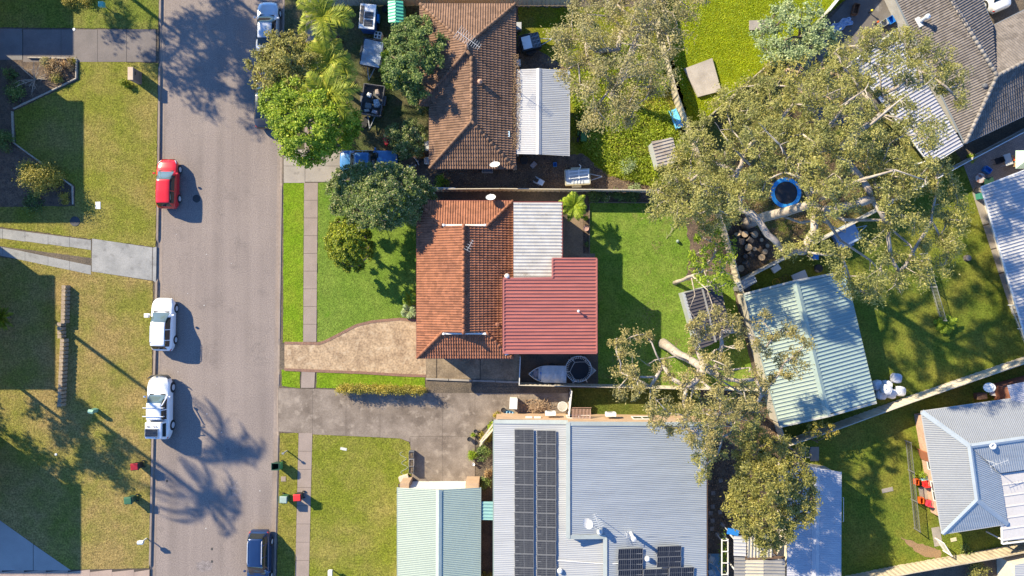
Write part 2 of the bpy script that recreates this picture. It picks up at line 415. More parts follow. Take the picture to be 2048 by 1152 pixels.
patch('lawn_north_front', [(690, 10), (862, 10), (862, 335), (700, 330), (690, 300), (640, 300), (640, 10)], g_dark, G + .005)
patch('lawn_north_back', [(1036, 14), (1320, 14), (1413, 384), (1300, 384), (1200, 360), (1160, 310), (1036, 310)], g_wild, G + .006, .1)
patch('lawn_north_east', [(1322, -120), (1780, -120), (1690, 0), (1387, 258), (1345, 160)], g_lush, G + .006, .05)
patch('lawn_middle_east', [(1393, 262), (1640, 55), (1770, 100), (1930, 330), (1478, 556), (1420, 392)], lawn('lawn_patchy', (.12, .14, .03), (.22, .17, .07), .36, .66, .5, .5, weeds=((.12, .085, .055), .6, .5, .62)), G + .006, .05)
patch('lawn_east', [(1480, 562), (1925, 330), (2260, 660), (2260, 640), (1560, 884)], g_east, G + .006, .05)
patch('lawn_south_east', [(1572, 892), (2260, 650), (2260, 1060), (1690, 1152), (1690, 1240), (1575, 1240)], g_east, G + .0085, .05)
# left side of the road
patch('lawn_left_top', [(-60, -60), (320, -60), (316, 58), (-60, 54)], lawn('lawn_left_green', (.15, .185, .03), (.22, .2, .06), .4, .7, .4, .5, bump=.08), G + .006, .03)
patch('lawn_left_upper', [(158, 122), (316, 126), (311, 494), (182, 478), (-60, 446), (-60, 415), (150, 412), (150, 372), (32, 288), (28, 222), (158, 160)], g_dry, G + .006, .03)
patch('lawn_left_lower', [(-60, 505), (182, 540), (306, 562), (298, 1136), (140, 1140), (0, 1042), (-60, 1000)], g_dry2, G + .006, .03)
patch('lawn_left_median', [(-60, 470), (182, 498), (182, 516), (-60, 484)], g_dry, G + .006, .02)
slabs('driveway_left', lambda y: -60, lambda y: 45, [57, 120], conc_grey, G + .016)
for a, b in ((46, 122), (122, 195), (195, 253), (253, 312)):
    slabs('driveway_left', (lambda a: lambda y: a)(a), (lambda b: lambda y: b)(b), [58.5, 124], M('concrete_pinkish', (.17, .145, .135), .88, (.13, .112, .106), .6, fine=.14, fsc=18, dirt=((.13, .115, .11), .7, .58, .75)), G + .016)
def quad_slab(parent, q, mat, z, sh=.988):
    P = [W(x, y, z) for x, y in q]; c = sum(P, Vector()) / len(P)
    return MB().prism([(c.x + (p.x - c.x) * sh, c.y + (p.y - c.y) * sh) for p in P], z - .04, z).build('slab', mat, parent)
conc_cool = M('concrete_cool', (.29, .285, .275), .88, (.21, .21, .205), .9, fine=.14, fsc=18, dirt=((.15, .145, .14), 1.2, .56, .72))
wp = patch('wheel_track', [(-50, 450), (184, 480), (184, 540), (-50, 506)], earth, G + .003)
xs = [-50, 5, 50, 96, 139, 182]
for a, b in zip(xs[:-1], xs[1:]):
    t = lambda x: 457 + (x) * .127; u = lambda x: 493 + x * .21
    quad_slab(wp, [(a, t(a)), (b, t(b)), (b, t(b) + 20), (a, t(a) + 19)], conc_cool, G + .02)
    quad_slab(wp, [(a, u(a)), (b, u(b)), (b, u(b) + 18), (a, u(a) + 18)], conc_cool, G + .02)
ap = patch('driveway_apron', [(184, 477), (312, 496), (310, 563), (184, 543)], joint, G + .008)
quad_slab(ap, [(184, 477), (305, 495), (304, 561), (183, 543)], conc_cool, G + .02, .995)
quad_slab(ap, [(306, 495), (313, 493), (312, 566), (305, 561)], conc_cool, G + .014, .99)
dl = patch('driveway_left', [(-60, 1000), (0, 1041), (142, 1141), (60, 1141), (-60, 1141)], joint, G + .01)
pale_b = M('concrete_smooth_pale', (.34, .32, .30), .8, (.27, .255, .24), .5, fine=.08)
quad_slab(dl, [(-60, 1000), (0, 1041), (66, 1088), (66, 1141), (-60, 1141)], pale_b, G + .022, .997)
quad_slab(dl, [(67, 1089), (142, 1141), (67, 1141)], pale_b, G + .022, .997)
pink = M('concrete_pink', (.36, .27, .22), .88, (.28, .21, .175), .7, fine=.15)
fp = patch('footpath', [(-60, 1142), (300, 1137), (298, 1240), (-60, 1240)], joint, G + .008)
for a, b in zip(range(-40, 300, 44), range(4, 345, 44)):
    quad_slab(fp, [(a, 1144), (min(b, 299), 1139), (min(b, 298), 1200), (a, 1200)], pink, G + .02, .99)

# paving and yards on the east side
patch('courtyard_concrete', [(1560, 150), (1720, -30), (1800, -30), (1860, 150), (1770, 215), (1650, 260)], M('concrete_dark_stained', (.17, .15, .135), .85, (.10, .09, .085), .5, fine=.15, dirt=((.27, .25, .235), .7, .6, .74)), G + .012)
def brickpave(name, c1, c2, mort, sx, sy, rz):
    m, nt, b = new_mat(name); bt = nt.nodes.new('ShaderNodeTexBrick')
    nt.links.new(_scalevec(nt, pos(nt), (1, 1, 1), rz), bt.inputs['Vector'])
    bt.inputs['Scale'].default_value = 1.0; bt.inputs['Brick Width'].default_value = sx; bt.inputs['Row Height'].default_value = sy
    bt.inputs['Mortar Size'].default_value = .012; bt.inputs['Color1'].default_value = (*c1, 1); bt.inputs['Color2'].default_value = (*c2, 1); bt.inputs['Mortar'].default_value = (*mort, 1)
    n = _ramp(nt, _noise(nt, pos(nt), .8, 4), .3, .7)
    nt.links.new(_mix(nt, 1.0, bt.outputs[0], _mix(nt, n, (.8, .8, .8), (1.15, 1.13, 1.1)), 'MULTIPLY'), b.inputs['Base Color']); b.inputs['Roughness'].default_value = .85
    return m
patch('patio_paving', [(1924, 322), (2140, 206), (2140, 330), (1965, 376), (1948, 386)], brickpave('brick_paving', (.31, .26, .23), (.24, .2, .185), (.15, .13, .12), .23, .115, R(27)), G + .02)
pth = patch('side_path', [(1944, 384), (1966, 377), (2044, 610), (2040, 640), (2024, 628)], joint, G + .012)
for a, b in zip((384, 452, 500, 548), (450, 498, 546, 628)):
    l = lambda y: interp([(384, 1944), (628, 2024)], y); r = lambda y: interp([(377, 1966), (615, 2043)], y)
    quad_slab(pth, [(l(a), a), (r(a), a - 6), (r(b), b - 6), (l(b), b)], conc_pale, G + .022, .985)
patch('back_paving', [(1124, 436), (1166, 436), (1166, 507), (1190, 507), (1190, 522), (1120, 522)], M('brown_paving', (.24, .17, .11), .9, (.16, .115, .08), 1.2, fine=.2, fsc=8), G + .014)
patch('garden_bed_soil', [(1164, 384), (1300, 384), (1300, 404), (1178, 404), (1178, 508), (1165, 508)], litter, G + .012, .04)
patch('garden_bed_soil', [(1425, 400), (1465, 540), (1372, 560), (1380, 500), (1370, 440), (1400, 410)], litter, G + .012, .12)
patch('garden_bed_soil', [(1405, 780), (1560, 790), (1575, 1240), (1413, 1240)], litter, G + .011, .03)
patch('garden_bed_soil', [(1413, 390), (1478, 552), (1560, 510), (1500, 440), (1450, 380)], litter, G + .013, .1)
patch('bare_soil', [(1010, 308), (1165, 308), (1215, 352), (1300, 372), (1390, 384), (860, 384), (862, 338), (1010, 338)], litter, G + .008, .1)
patch('bare_soil', [(1034, 70), (1062, 90), (1110, 120), (1140, 140), (1034, 140)], litter, G + .009, .1)
patch('bare_soil', [(780, 330), (862, 300), (862, 384), (770, 360)], litter, G + .009, .1)
patch('garden_bed_soil', [(14, 118), (157, 118), (157, 158), (30, 220), (14, 220)], litter, G + .012, .02)
patch('garden_bed_soil', [(-60, 222), (30, 288), (149, 373), (149, 411), (-60, 414)], litter, G + .012, .02)
patch('garden_bed_soil', [(835, 386), (842, 386), (842, 640), (835, 640)], litter, G + .012, .02)
patch('bare_soil', [(1800, 1075), (1880, 1100), (1885, 1120), (1840, 1110)], M('earth_red', (.27, .17, .09), .95, fine=.3), G + .0125, .1)
patch('bare_soil', [(825, 786), (1137, 786), (1137, 775), (825, 772)], earth, G + .0065)
# ================================================================ BUILDINGS
CAMP = Vector((0, 0, CAM_H))
def on_plane(px, py, p0, n):
    d_ = W(px, py, 0) - CAMP; t = (p0 - CAMP).dot(n) / d_.dot(n); return CAMP + d_ * t
def face_px(spec):
    """three points with heights fix the roof plane, the others lie on it"""
    k = [W(*q) for q in spec if len(q) == 3][:3]
    n = (k[1] - k[0]).cross(k[2] - k[0]).normalized()
    if n.z < 0: n = -n
    return [W(*q) if len(q) == 3 else on_plane(q[0], q[1], k[0], n) for q in spec]
def inset(poly, dist):
    n = len(poly); a = sum(poly[i][0] * poly[(i + 1) % n][1] - poly[(i + 1) % n][0] * poly[i][1] for i in range(n))
    if a < 0: poly = poly[::-1]
    out = []
    for i in range(n):
        p0, p1, p2 = Vector(poly[i - 1][:2]), Vector(poly[i][:2]), Vector(poly[(i + 1) % n][:2])
        e1 = (p1 - p0).normalized(); e2 = (p2 - p1).normalized()
        n1 = Vector((-e1.y, e1.x)); n2 = Vector((-e2.y, e2.x)); den = 1 + n1.dot(n2)
        q = p1 + (n1 + n2) * (dist / max(.2, den)); out.append((q.x, q.y))
    return out

TILE = dict(P=.20, prof=[(0, 0), (.055, 0), (.09, .028), (.125, .052), (.165, .028)], course=.32, lift=.038)
TILE_FINE = dict(P=.20, prof=[(0, 0), (.055, 0), (.09, .03), (.125, .055), (.165, .03)], course=.36, lift=.03)
CORR = dict(P=.15, prof=[(0, 0), (.025, .008), (.055, .022), (.095, .022), (.125, .008)])
CORR_W = dict(P=.27, prof=[(0, 0), (.06, .012), (.11, .04), (.16, .04), (.21, .012)])
TRAP = dict(P=.27, prof=[(0, 0), (.155, 0), (.18, .065), (.235, .065), (.262, 0)])
TRAP_B = dict(P=.31, prof=[(0, 0), (.18, 0), (.205, .07), (.265, .07), (.29, 0)])
FLUTE = dict(P=.9, prof=[(0, 0), (.74, 0), (.76, .05), (.84, .05), (.86, 0)])
def roof_face(root, pts, prof, mat, name='roof_slope', kind=None, s_dir=None, fold=None):
    p0 = pts[0]; n = Vector((0, 0, 0))
    for i in range(1, len(pts) - 1): n += (pts[i] - p0).cross(pts[i + 1] - p0)
    n.normalize()
    if n.z < 0: n = -n
    s = Vector(s_dir) if s_dir else Vector((n.x, n.y, 0))
    s = (s - n * s.dot(n)).normalized(); u = n.cross(s)
    q = [((p - p0).dot(u), (p - p0).dot(s)) for p in pts]
    amin, amax = min(a for a, b in q), max(a for a, b in q); bmax = max(b for a, b in q); bmin = min(b for a, b in q)
    lines = []; k = math.floor(amin / prof['P'])
    while k * prof['P'] < amax:
        for da, hh in prof['prof']:
            a = k * prof['P'] + da
            if amin + 1e-4 < a < amax - 1e-4: lines.append((a, hh))
        k += 1
    lines = [(amin + 1e-4, 0)] + lines + [(amax - 1e-4, 0)]
    def span(a):
        bs = []
        for i in range(len(q)):
            (a0, b0), (a1, b1) = q[i], q[(i + 1) % len(q)]
            if (a0 - a) * (a1 - a) <= 0 and abs(a1 - a0) > 1e-9: bs.append(b0 + (b1 - b0) * (a - a0) / (a1 - a0))
        return (min(bs), max(bs)) if len(bs) >= 2 else (0, 0)
    mb = MB(); V = lambda a, b, h: p0 + u * a + s * b + n * h
    sp = [span(a) for a, _ in lines]
    if 'course' not in prof:
        vs = []
        for (a, h), (b0, b1) in zip(lines, sp): vs += [V(a, b0, h), V(a, b1, h)]
        mb.add(vs, [(2 * i, 2 * i + 1, 2 * i + 3, 2 * i + 2) for i in range(len(lines) - 1)])
    else:
        c = prof['course']; nc = int((bmax - bmin) / c) + 1
        for j in range(nc):
            lo_, hi_ = bmax - (j + 1) * c, bmax - j * c; vs = []; ok = []
            for (a, h), (b0, b1) in zip(lines, sp):
                x0, x1 = max(lo_, b0), min(hi_, b1); good = x1 - x0 > 1e-4
                if not good: x0 = x1 = min(max(lo_, b0), b1) if b1 > b0 else b0
                l0 = prof['lift'] * (x0 - lo_) / c; l1 = prof['lift'] * (x1 - lo_) / c
                vs += [V(a, x0, h * .75 + l0), V(a, x1, h + l1), V(a, x1, h * .4 - .004)]; ok.append(good)
            fs = []
            for i in range(len(lines) - 1):
                if ok[i] or ok[i + 1]:
                    fs.append((3 * i, 3 * i + 1, 3 * i + 4, 3 * i + 3)); fs.append((3 * i + 1, 3 * i + 2, 3 * i + 5, 3 * i + 4))
            mb.add(vs, fs)
    ob = mb.build(name, mat, root, world=True, kind=kind or ('stuff' if 'course' in prof else None))
    # sarking / underside so that the roof is not paper
    un = MB().add([p - n * .05 for p in pts], [tuple(range(len(pts)))])
    return ob
def capping(root, a, b, mat, r=.13, tile=True, name='ridge_capping'):
    a, b = Vector(a), Vector(b); L_ = (b - a).length; mb = MB()
    if tile:
        n = max(1, int(L_ / .4))
        for i in range(n):
            p, q = a.lerp(b, i / n), a.lerp(b, (i + 1.06) / n); mb.tube([p, q], [r * 1.08, r * .9], 8)
    else:
        sd = (b - a).cross(Vector((0, 0, 1))).normalized()
        w = r * 1.5; up = Vector((0, 0, .05))
        vs = [a - sd * w - Vector((0, 0, w * .22)), a + up, a + sd * w - Vector((0, 0, w * .22)), b - sd * w - Vector((0, 0, w * .22)), b + up, b + sd * w - Vector((0, 0, w * .22))]
        mb.add([v + Vector((0, 0, .06)) for v in vs], [(0, 1, 4, 3), (1, 2, 5, 4)])
    return mb.build(name, mat, root, world=True, smooth=tile)
def gutters(root, pts, mat, w=.11, name='gutter', fascia=None):
    for a, b in pts:
        a, b = Vector(a), Vector(b)
        MB().bar(a - Vector((0, 0, .04)), b - Vector((0, 0, .04)), w, .10).build(name, mat, root, world=True)
        if fascia: MB().bar(a - Vector((0, 0, .17)), b - Vector((0, 0, .17)), w * .5, .15).build('fascia', fascia, root, world=True)
def walls(root, eave, zE, over, mat, z0=.0, name='wall'):
    return MB().prism(inset([tuple(p[:2]) for p in eave], over), z0, zE - .08).build(name, mat, root, world=True)
def window(root, c, along, wd, ht, out, frame_m, glass_m):
    """c centre on the wall face, along unit vector, out unit normal"""
    al, o = Vector(along).normalized(), Vector(out).normalized(); c = Vector(c)
    f = MB()
    for sgn in (-1, 1):
        f.bar(c + al * (sgn * wd / 2) - Vector((0, 0, ht / 2)) + o * .03, c + al * (sgn * wd / 2) + Vector((0, 0, ht / 2)) + o * .03, .06, .08, up=o)
        f.bar(c - al * (wd / 2) + Vector((0, 0, sgn * ht / 2)) + o * .033, c + al * (wd / 2) + Vector((0, 0, sgn * ht / 2)) + o * .033, .05, .09)
    f.bar(c - Vector((0, 0, ht / 2)) + o * .03, c + Vector((0, 0, ht / 2)) + o * .03, .04, .06, up=o)
    wf = f.build('window', frame_m, root, world=True)
    g = MB().bar(c - al * (wd / 2) + o * .01, c + al * (wd / 2) + o * .01, .02, ht)
    g.build('pane', glass_m, wf, world=True)
def wall_windows(root, eave, over, zc, items, fm, gm):
    q = inset([tuple(p[:2]) for p in eave], over); n = len(q); cen = Vector((sum(p[0] for p in q) / n, sum(p[1] for p in q) / n))
    for i, t, wd, ht in items:
        a, b = Vector(q[i % n]), Vector(q[(i + 1) % n]); e = (b - a).normalized(); o = Vector((e.y, -e.x))
        p = a.lerp(b, t); window(root, (p.x, p.y, zc), (e.x, e.y, 0), wd, ht, (o.x, o.y, 0), fm, gm)

white_m = M('white_trim', (.72, .70, .67), .5, fine=.05)
glass_w = glassmat('window_glass')
brick_wall = M('brick_wall_tan', (.42, .27, .17), .9, (.34, .21, .13), 2, fine=.2, fsc=9)
brick_red = M('brick_wall_red', (.30, .12, .07), .9, (.22, .09, .055), 2, fine=.25, fsc=9)
clad_cream = M('cladding_cream', (.58, .52, .42), .7, fine=.05)
orange_wall = M('render_apricot', (.46, .32, .21), .85, (.40, .27, .17), 1.2, fine=.06)
def tile_mat(name, c1, c2, c3, lich=None):
    m, nt, b = new_mat(name); p = pos(nt)
    c = _mix(nt, _ramp(nt, _noise(nt, p, .45, 4, .6), .35, .68), c1, c2)
    v = nt.nodes.new('ShaderNodeTexVoronoi'); v.inputs['Scale'].default_value = 3.1; nt.links.new(p, v.inputs['Vector'])
    sep = nt.nodes.new('ShaderNodeSeparateColor'); nt.links.new(v.outputs['Color'], sep.inputs[0])
    c = _mix(nt, 1.0, c, _mix(nt, sep.outputs[0], (.78, .77, .76), (1.2, 1.2, 1.2)), 'MULTIPLY')
    c = _mix(nt, _ramp(nt, _noise(nt, p, 5, 4, .7), .6, .8), c, c3)
    nt.links.new(c, b.inputs['Base Color']); b.inputs['Roughness'].default_value = .8; b.inputs['Specular IOR Level'].default_value = .3
    _bump(nt, b, _noise(nt, p, 30, 2), .5, .006)
    return m
tile_red = tile_mat('roof_tile_terracotta', (.28, .114, .06), (.23, .093, .052), (.135, .07, .05))
tile_brown = tile_mat('roof_tile_brown', (.205, .12, .077), (.165, .098, .065), (.08, .056, .046))
tile_grey = tile_mat('roof_tile_grey', (.165, .142, .128), (.135, .118, .11), (.08, .074, .072))
def steel(name, col, rough=.45, var=.88, rust=None):
    return M(name, col, rough, tuple(c * var for c in col), .8, fine=.05, fsc=6, spec=.5, dirt=rust, stretch=(1, 1, 1))
st_red = M('steel_red', (.38, .13, .108), .5, (.31, .105, .09), .9, fine=.1, fsc=3, stretch=(.22, 2.0, 1), dirt=((.22, .085, .072), 1.3, .58, .8))
st_white = M('steel_white_weathered', (.46, .445, .42), .6, (.37, .35, .32), 1.2, fine=.08, dirt=((.24, .20, .15), 1.6, .6, .78))
st_blue = M('steel_grey_sky_tint', (.305, .328, .352), .42, (.265, .288, .315), .7, fine=.06, fsc=3, stretch=(.18, 1.8, 1), dirt=((.215, .225, .235), 1.1, .6, .82))  # dimmer, bluer steel: slope shading and sky reflection put into the colour
st_blue2 = M('steel_pale_blue', (.35, .355, .36), .42, (.31, .315, .325), .7, fine=.06, fsc=3, stretch=(.18, 1.8, 1), dirt=((.25, .25, .25), 1.1, .62, .84))
st_green = steel('steel_pale_green', (.29, .355, .31), .45, .93)
st_white2 = steel('steel_off_white', (.42, .415, .42), .5, .92, ((.30, .28, .27), .5, .6, .8))
st_lav = M('steel_white_lavender', (.40, .395, .42), .55, (.34, .335, .37), .9, fine=.07, dirt=((.22, .20, .19), 2.2, .63, .8))
st_cream = steel('steel_cream', (.47, .425, .34), .5, .93)
st_grey = steel('steel_grey_old', (.26, .25, .24), .6, .8, ((.36, .26, .19), 1.5, .6, .8))
gutter_w = steel('gutter_pale', (.42, .42, .42)); gutter_r = steel('gutter_maroon', (.22, .06, .05)); gutter_b = steel('gutter_brown', (.16, .10, .075)); gutter_g = steel('gutter_green', (.28, .34, .31))

def rect(px0, py0, px1, py1, z):   # world bounds of a roof seen at height z
    a, b = W(px0, py0, z), W(px1, py1, z); return a.x, b.x, b.y, a.y   # x0,x1,y0(south),y1(north)

# ---------------------------------------------------------------- 1. red tiled house with its rear extensions
zE, T = 3.3, .40
x0, x1, y0, y1 = rect(834, 402, 1026, 716, zE)
h1 = thing('tiled_house', 'house with terracotta tiled roof and white gablet flashings beside the tan driveway', 'house', ((x0 + x1) / 2, (y0 + y1) / 2, 0))
hw = (x1 - x0) / 2; xr = (x0 + x1) / 2; zR = zE + T * hw; hg = hw * .55; zg = zE + T * hg      # hips stop at the gablets
P = Vector
ev = [P((x0, y0, zE)), P((x1, y0, zE)), P((x1, y1, zE)), P((x0, y1, zE))]
walls(h1, ev, zE, .55, brick_red)
wall_windows(h1, ev, .55, 1.9, [(0, .3, 1.8, 1.2), (0, .7, 1.2, 1.0), (2, .3, 1.5, 1.1), (2, .75, 1.0, 1.0), (3, .2, 2.2, 1.4), (3, .55, 1.8, 1.4)], white_m, glass_w)
NW, NE, SW, SE = P((x0 + hg, y1 - hg, zg)), P((x1 - hg, y1 - hg, zg)), P((x0 + hg, y0 + hg, zg)), P((x1 - hg, y0 + hg, zg))
RN, RS = P((xr, y1 - hg, zR)), P((xr, y0 + hg, zR))
for sx in (0, 1):
    xe = x1 if sx else x0; xi = x1 - hg if sx else x0 + hg
    roof_face(h1, [P((xe, y0 + hg, zE)), P((xe, y1 - hg, zE)), RN, RS], TILE, tile_red)
    roof_face(h1, [P((xe, y1, zE)), P((xe, y1 - hg, zE)), P((xi, y1 - hg, zg))], TILE, tile_red)
    roof_face(h1, [P((xe, y0, zE)), P((xe, y0 + hg, zE)), P((xi, y0 + hg, zg))], TILE, tile_red)
roof_face(h1, [ev[3], ev[2], NE, NW], TILE, tile_red); roof_face(h1, [ev[0], ev[1], SE, SW], TILE, tile_red)
for g, (a, b, c) in enumerate(((NW, NE, RN), (SW, SE, RS))):
    dy = Vector((0, .02 if g == 0 else -.02, 0))
    MB().add([a + dy, b + dy, c + dy], [(0, 1, 2)]).build('gablet', clad_cream, h1, world=True)
    up = Vector((0, .10 if g == 0 else -.10, .08))
    MB().bar(a + up, b + up, .13, .03).build('flashing', white_m, h1, world=True)
    for e in (a, b): MB().bar(e + up + Vector((0, 0, .03)), e + up + Vector((.18 if e is a else -.18, 0, .05)), .18, .05).build('flashing', white_m, h1, world=True)
for a, b in ((ev[3], NW), (ev[2], NE), (ev[0], SW), (ev[1], SE)): capping(h1, a + P((0, 0, .05)), b + P((0, 0, .05)), tile_red)
capping(h1, RS + P((0, -.1, .05)), RN + P((0, .1, .05)), tile_red)
gutters(h1, [(ev[0], ev[1]), (ev[1], ev[2]), (ev[2], ev[3]), (ev[3], ev[0])], gutter_r, fascia=gutter_r)
# flue pot on the east slope
c = W(995, 648, 4.0); MB().lathe((c.x, c.y, 3.6), [(.11, 0), (.11, .75), (.17, .78), (.17, .9), (.0, .95)], 10).build('flue', tile_red, h1, world=True)
c = W(893, 465, 4.1); MB().box((c.x, c.y, 4.05), (.5, .06, .25)).build('roof_bracket', white_m, h1, world=True)

ann = thing('skillion_annex', 'weathered white corrugated skillion roof behind the terracotta tiled house', 'annex', W(1075, 480, 0))
za, zb = 4.15, 3.9
pa = face_px([(1027, 404, za), (1027, 557, za), (1124, 557, zb), (1124, 404)])
roof_face(ann, pa, CORR_W, st_white)
MB().prism(inset([tuple(p[:2]) for p in pa], .25), 0, zb - .15).build('wall', clad_cream, ann, world=True)
gutters(ann, [(pa[2], pa[3])], gutter_r, .12, 'fascia'); gutters(ann, [(pa[3], pa[0])], gutter_r, .08, 'fascia')
pat = thing('red_extension', 'extension under a red ribbed steel roof at the rear of the tiled house', 'extension', W(1100, 610, 0))
zc_, zd = 4.72, 4.25
plane = [(1007, 557, zc_), (1007, 706, zc_), (1193, 706, zd)]
big = face_px(plane + [(1193, 557)]); sm = face_px([(1193, 557, big[3].z), (1193, 517, big[3].z), (1105, 517, big[3].z + (zc_ - zd) * 88 / 186), (1105, 557)])
roof_face(pat, big, TRAP, st_red); roof_face(pat, sm, TRAP, st_red)
MB().prism(inset([tuple(p[:2]) for p in [big[0], big[1], big[2], sm[1], sm[2], W(1105, 557, zc_ - .2)]], .2), 0, zd - .15).build('wall', clad_cream, pat, world=True)
for a, b in ((big[1], big[2]), (big[2], sm[1]), (sm[1], sm[2]), (sm[2], P((sm[2].x, big[0].y + .05, sm[2].z))), (P((sm[2].x, big[0].y + .05, sm[2].z)), big[0]), (big[0], big[1])):
    MB().bar(a + P((0, 0, -.02)), b + P((0, 0, -.02)), .13, .16).build('barge_capping', st_red, pat, world=True)
c = W(1156, 622, 4.35); MB().lathe((c.x, c.y, 4.25), [(.05, 0), (.05, .45), (.11, .47), (.11, .55), (0, .6)], 8).build('vent_pipe', white_m, pat, world=True)
c = W(1014, 552, 4.7)
MB().lathe((c.x, c.y, 4.6), [(.16, 0), (.2, .1), (.14, .25), (0, .3)], 10).build('roof_vent', white_m, pat, world=True)
c = W(1014, 704, 4.6); MB().box((c.x, c.y, 4.62), (.45, .4, .12), .4).build('flashing', white_m, pat, world=True)

# ---------------------------------------------------------------- 2. brown tiled house to the north
zE = 2.75
xw0, xe, _, yn = rect(840, 8, 1031, 300, zE); xw1 = W(859, 0, zE).x; ys_ = W(0, 337, zE).y; yst = W(0, 211, zE).y
h2 = thing('tiled_house', 'brown concrete tile house north of the terracotta roofed house, with a tall TV aerial', 'house', ((xw0 + xe) / 2, (yn + ys_) / 2, 0))
ev = [P((xw1, ys_, zE)), P((xe, ys_, zE)), P((xe, yn, zE)), P((xw0, yn, zE)), P((xw0, yst, zE)), P((xw1, yst, zE))]
walls(h2, ev, zE, .5, brick_wall)
wall_windows(h2, ev, .5, 1.5, [(0, .35, 1.6, 1.1), (0, .75, 1.0, .9), (3, .5, 2.0, 1.2), (5, .4, 1.8, 1.2)], white_m, glass_w)
hf0 = (xe - xw0) / 2; hf1 = (xe - xw1) / 2; m0 = (xw0 + xe) / 2; m1 = (xw1 + xe) / 2; z0_, z1_ = zE + T * hf0, zE + T * hf1
A0 = P((m0, yn - hf0, z0_)); A1 = P((m0, yst + hf0, z0_)); B0 = P((m1, yst + hf1, z1_)); B1 = P((m1, ys_ + hf1, z1_))
if A1.y > A0.y: A1 = A0.copy()
tb = TILE
roof_face(h2, [ev[3], ev[2], A0], tb, tile_brown)
roof_face(h2, [ev[3], A0, A1, ev[4]], tb, tile_brown)
roof_face(h2, [ev[4], ev[5], B0, A1], tb, tile_brown)
roof_face(h2, [ev[5], B0, B1, ev[0]], tb, tile_brown)
roof_face(h2, [ev[0], ev[1], B1], tb, tile_brown)
roof_face(h2, [ev[2], ev[1], B1, B0, A1, A0], tb, tile_brown)
up = P((0, 0, .05))
for a, b in ((ev[3], A0), (ev[2], A0), (A0, A1), (A1, B0), (ev[4], A1), (B0, B1), (ev[0], B1), (ev[1], B1)): capping(h2, a + up, b + up, tile_brown)
gutters(h2, [(ev[i], ev[(i + 1) % 6]) for i in range(6)], gutter_b, fascia=gutter_b)
c = W(960, 164, 4.1); MB().lathe((c.x, c.y, 3.8), [(.16, 0), (.14, .25), (.2, .3), (.2, .5), (0, .62)], 10).build('roof_vent', M('terracotta_pot', (.42, .24, .16)), h2, world=True)
c = W(1016, 268, 3.0); MB().box((c.x, c.y, 3.0), (.28, .45, .06)).build('vent_tile', steel('vent_blue', (.45, .58, .64)), h2, world=True)

pt2 = thing('patio_cover', 'low gabled pale steel patio cover against the brown tiled house', 'patio cover', W(1085, 225, 0))
zl, zr_, zt = 2.7, 2.55, 2.95
pl = face_px([(1032, 139, zl), (1030, 308, zl), (1077, 309, zt), (1078, 137)])
pr_ = face_px([(1078, 137, zt), (1077, 309, zt), (1138, 312, zr_), (1139, 141)])
roof_face(pt2, pl, CORR, st_white2); roof_face(pt2, pr_, CORR, st_blue2)
capping(pt2, pl[3], pl[2], st_white2, .14, False)
gutters(pt2, [(pr_[2], pr_[3])], gutter_w)
for x, y in ((1036, 145), (1036, 302), (1130, 150), (1130, 226), (1130, 302)):
    c = W(x, y, 2.4); MB().box((c.x, c.y, 1.25), (.09, .09, 2.3)).build('post', white_m, pt2, world=True)
MB().bar(W(1036, 303, 2.45), W(1132, 304, 2.45), .05, .2).build('beam', M('timber_dark', (.13, .08, .05)), pt2, world=True)
a, b = W(1044, 302, .0), W(1118, 302, .0); MB().bar(a + P((0, -.1, 1)), b + P((0, -.1, 1)), .05, 1.7).build('side_panel', M('timber_brown', (.17, .10, .065), fine=.2), pt2, world=True)

# ---------------------------------------------------------------- 3. solar house, south
h3 = thing('steel_roofed_house', 'long house with pale blue steel roof and apricot walls south of the boundary fence', 'house', W(1200, 1000, 0))
zl, zh = 3.0, 3.75
PL = [(988, 842, zl), (988, 1230, zl), (1207, 1230, zh)]
lp = face_px(PL + [(1207, 1073), (1137, 1077), (1130, 846)])
kk = [W(*q) for q in PL]; nL = (kk[1] - kk[0]).cross(kk[2] - kk[0]).normalized(); nL = nL if nL.z > 0 else -nL
onL = lambda x, y: on_plane(x, y, kk[0], nL)
roof_face(h3, [onL(988, 842), onL(988, 1230), onL(1134, 1230), onL(1134, 842)], CORR, st_blue2)
roof_face(h3, [onL(1134, 1074), onL(1134, 1230), onL(1209, 1230), onL(1209, 1074)], CORR, st_blue2)
zTop = 4.45; a = W(1137, 845, zTop); b = W(1413, 846, 2.75)
hiE = lambda y: W(1137, y, zTop)
re_ = face_px([(1137, 846, zTop), (1137, 1074, zTop), (1413, 1230, 2.75), (1413, 848)])
nE = (re_[1] - re_[0]).cross(re_[2] - re_[0]).normalized(); nE = nE if nE.z > 0 else -nE
onE = lambda x, y: on_plane(x, y, re_[0], nE)
roof_face(h3, [onE(1137, 846), onE(1137, 1074), onE(1413, 1074), onE(1413, 846)], CORR, st_blue)
roof_face(h3, [onE(1209, 1074), onE(1209, 1230), onE(1413, 1230), onE(1413, 1074)], CORR, st_blue)
cap_g = steel('capping_pale_green', (.40, .43, .40))
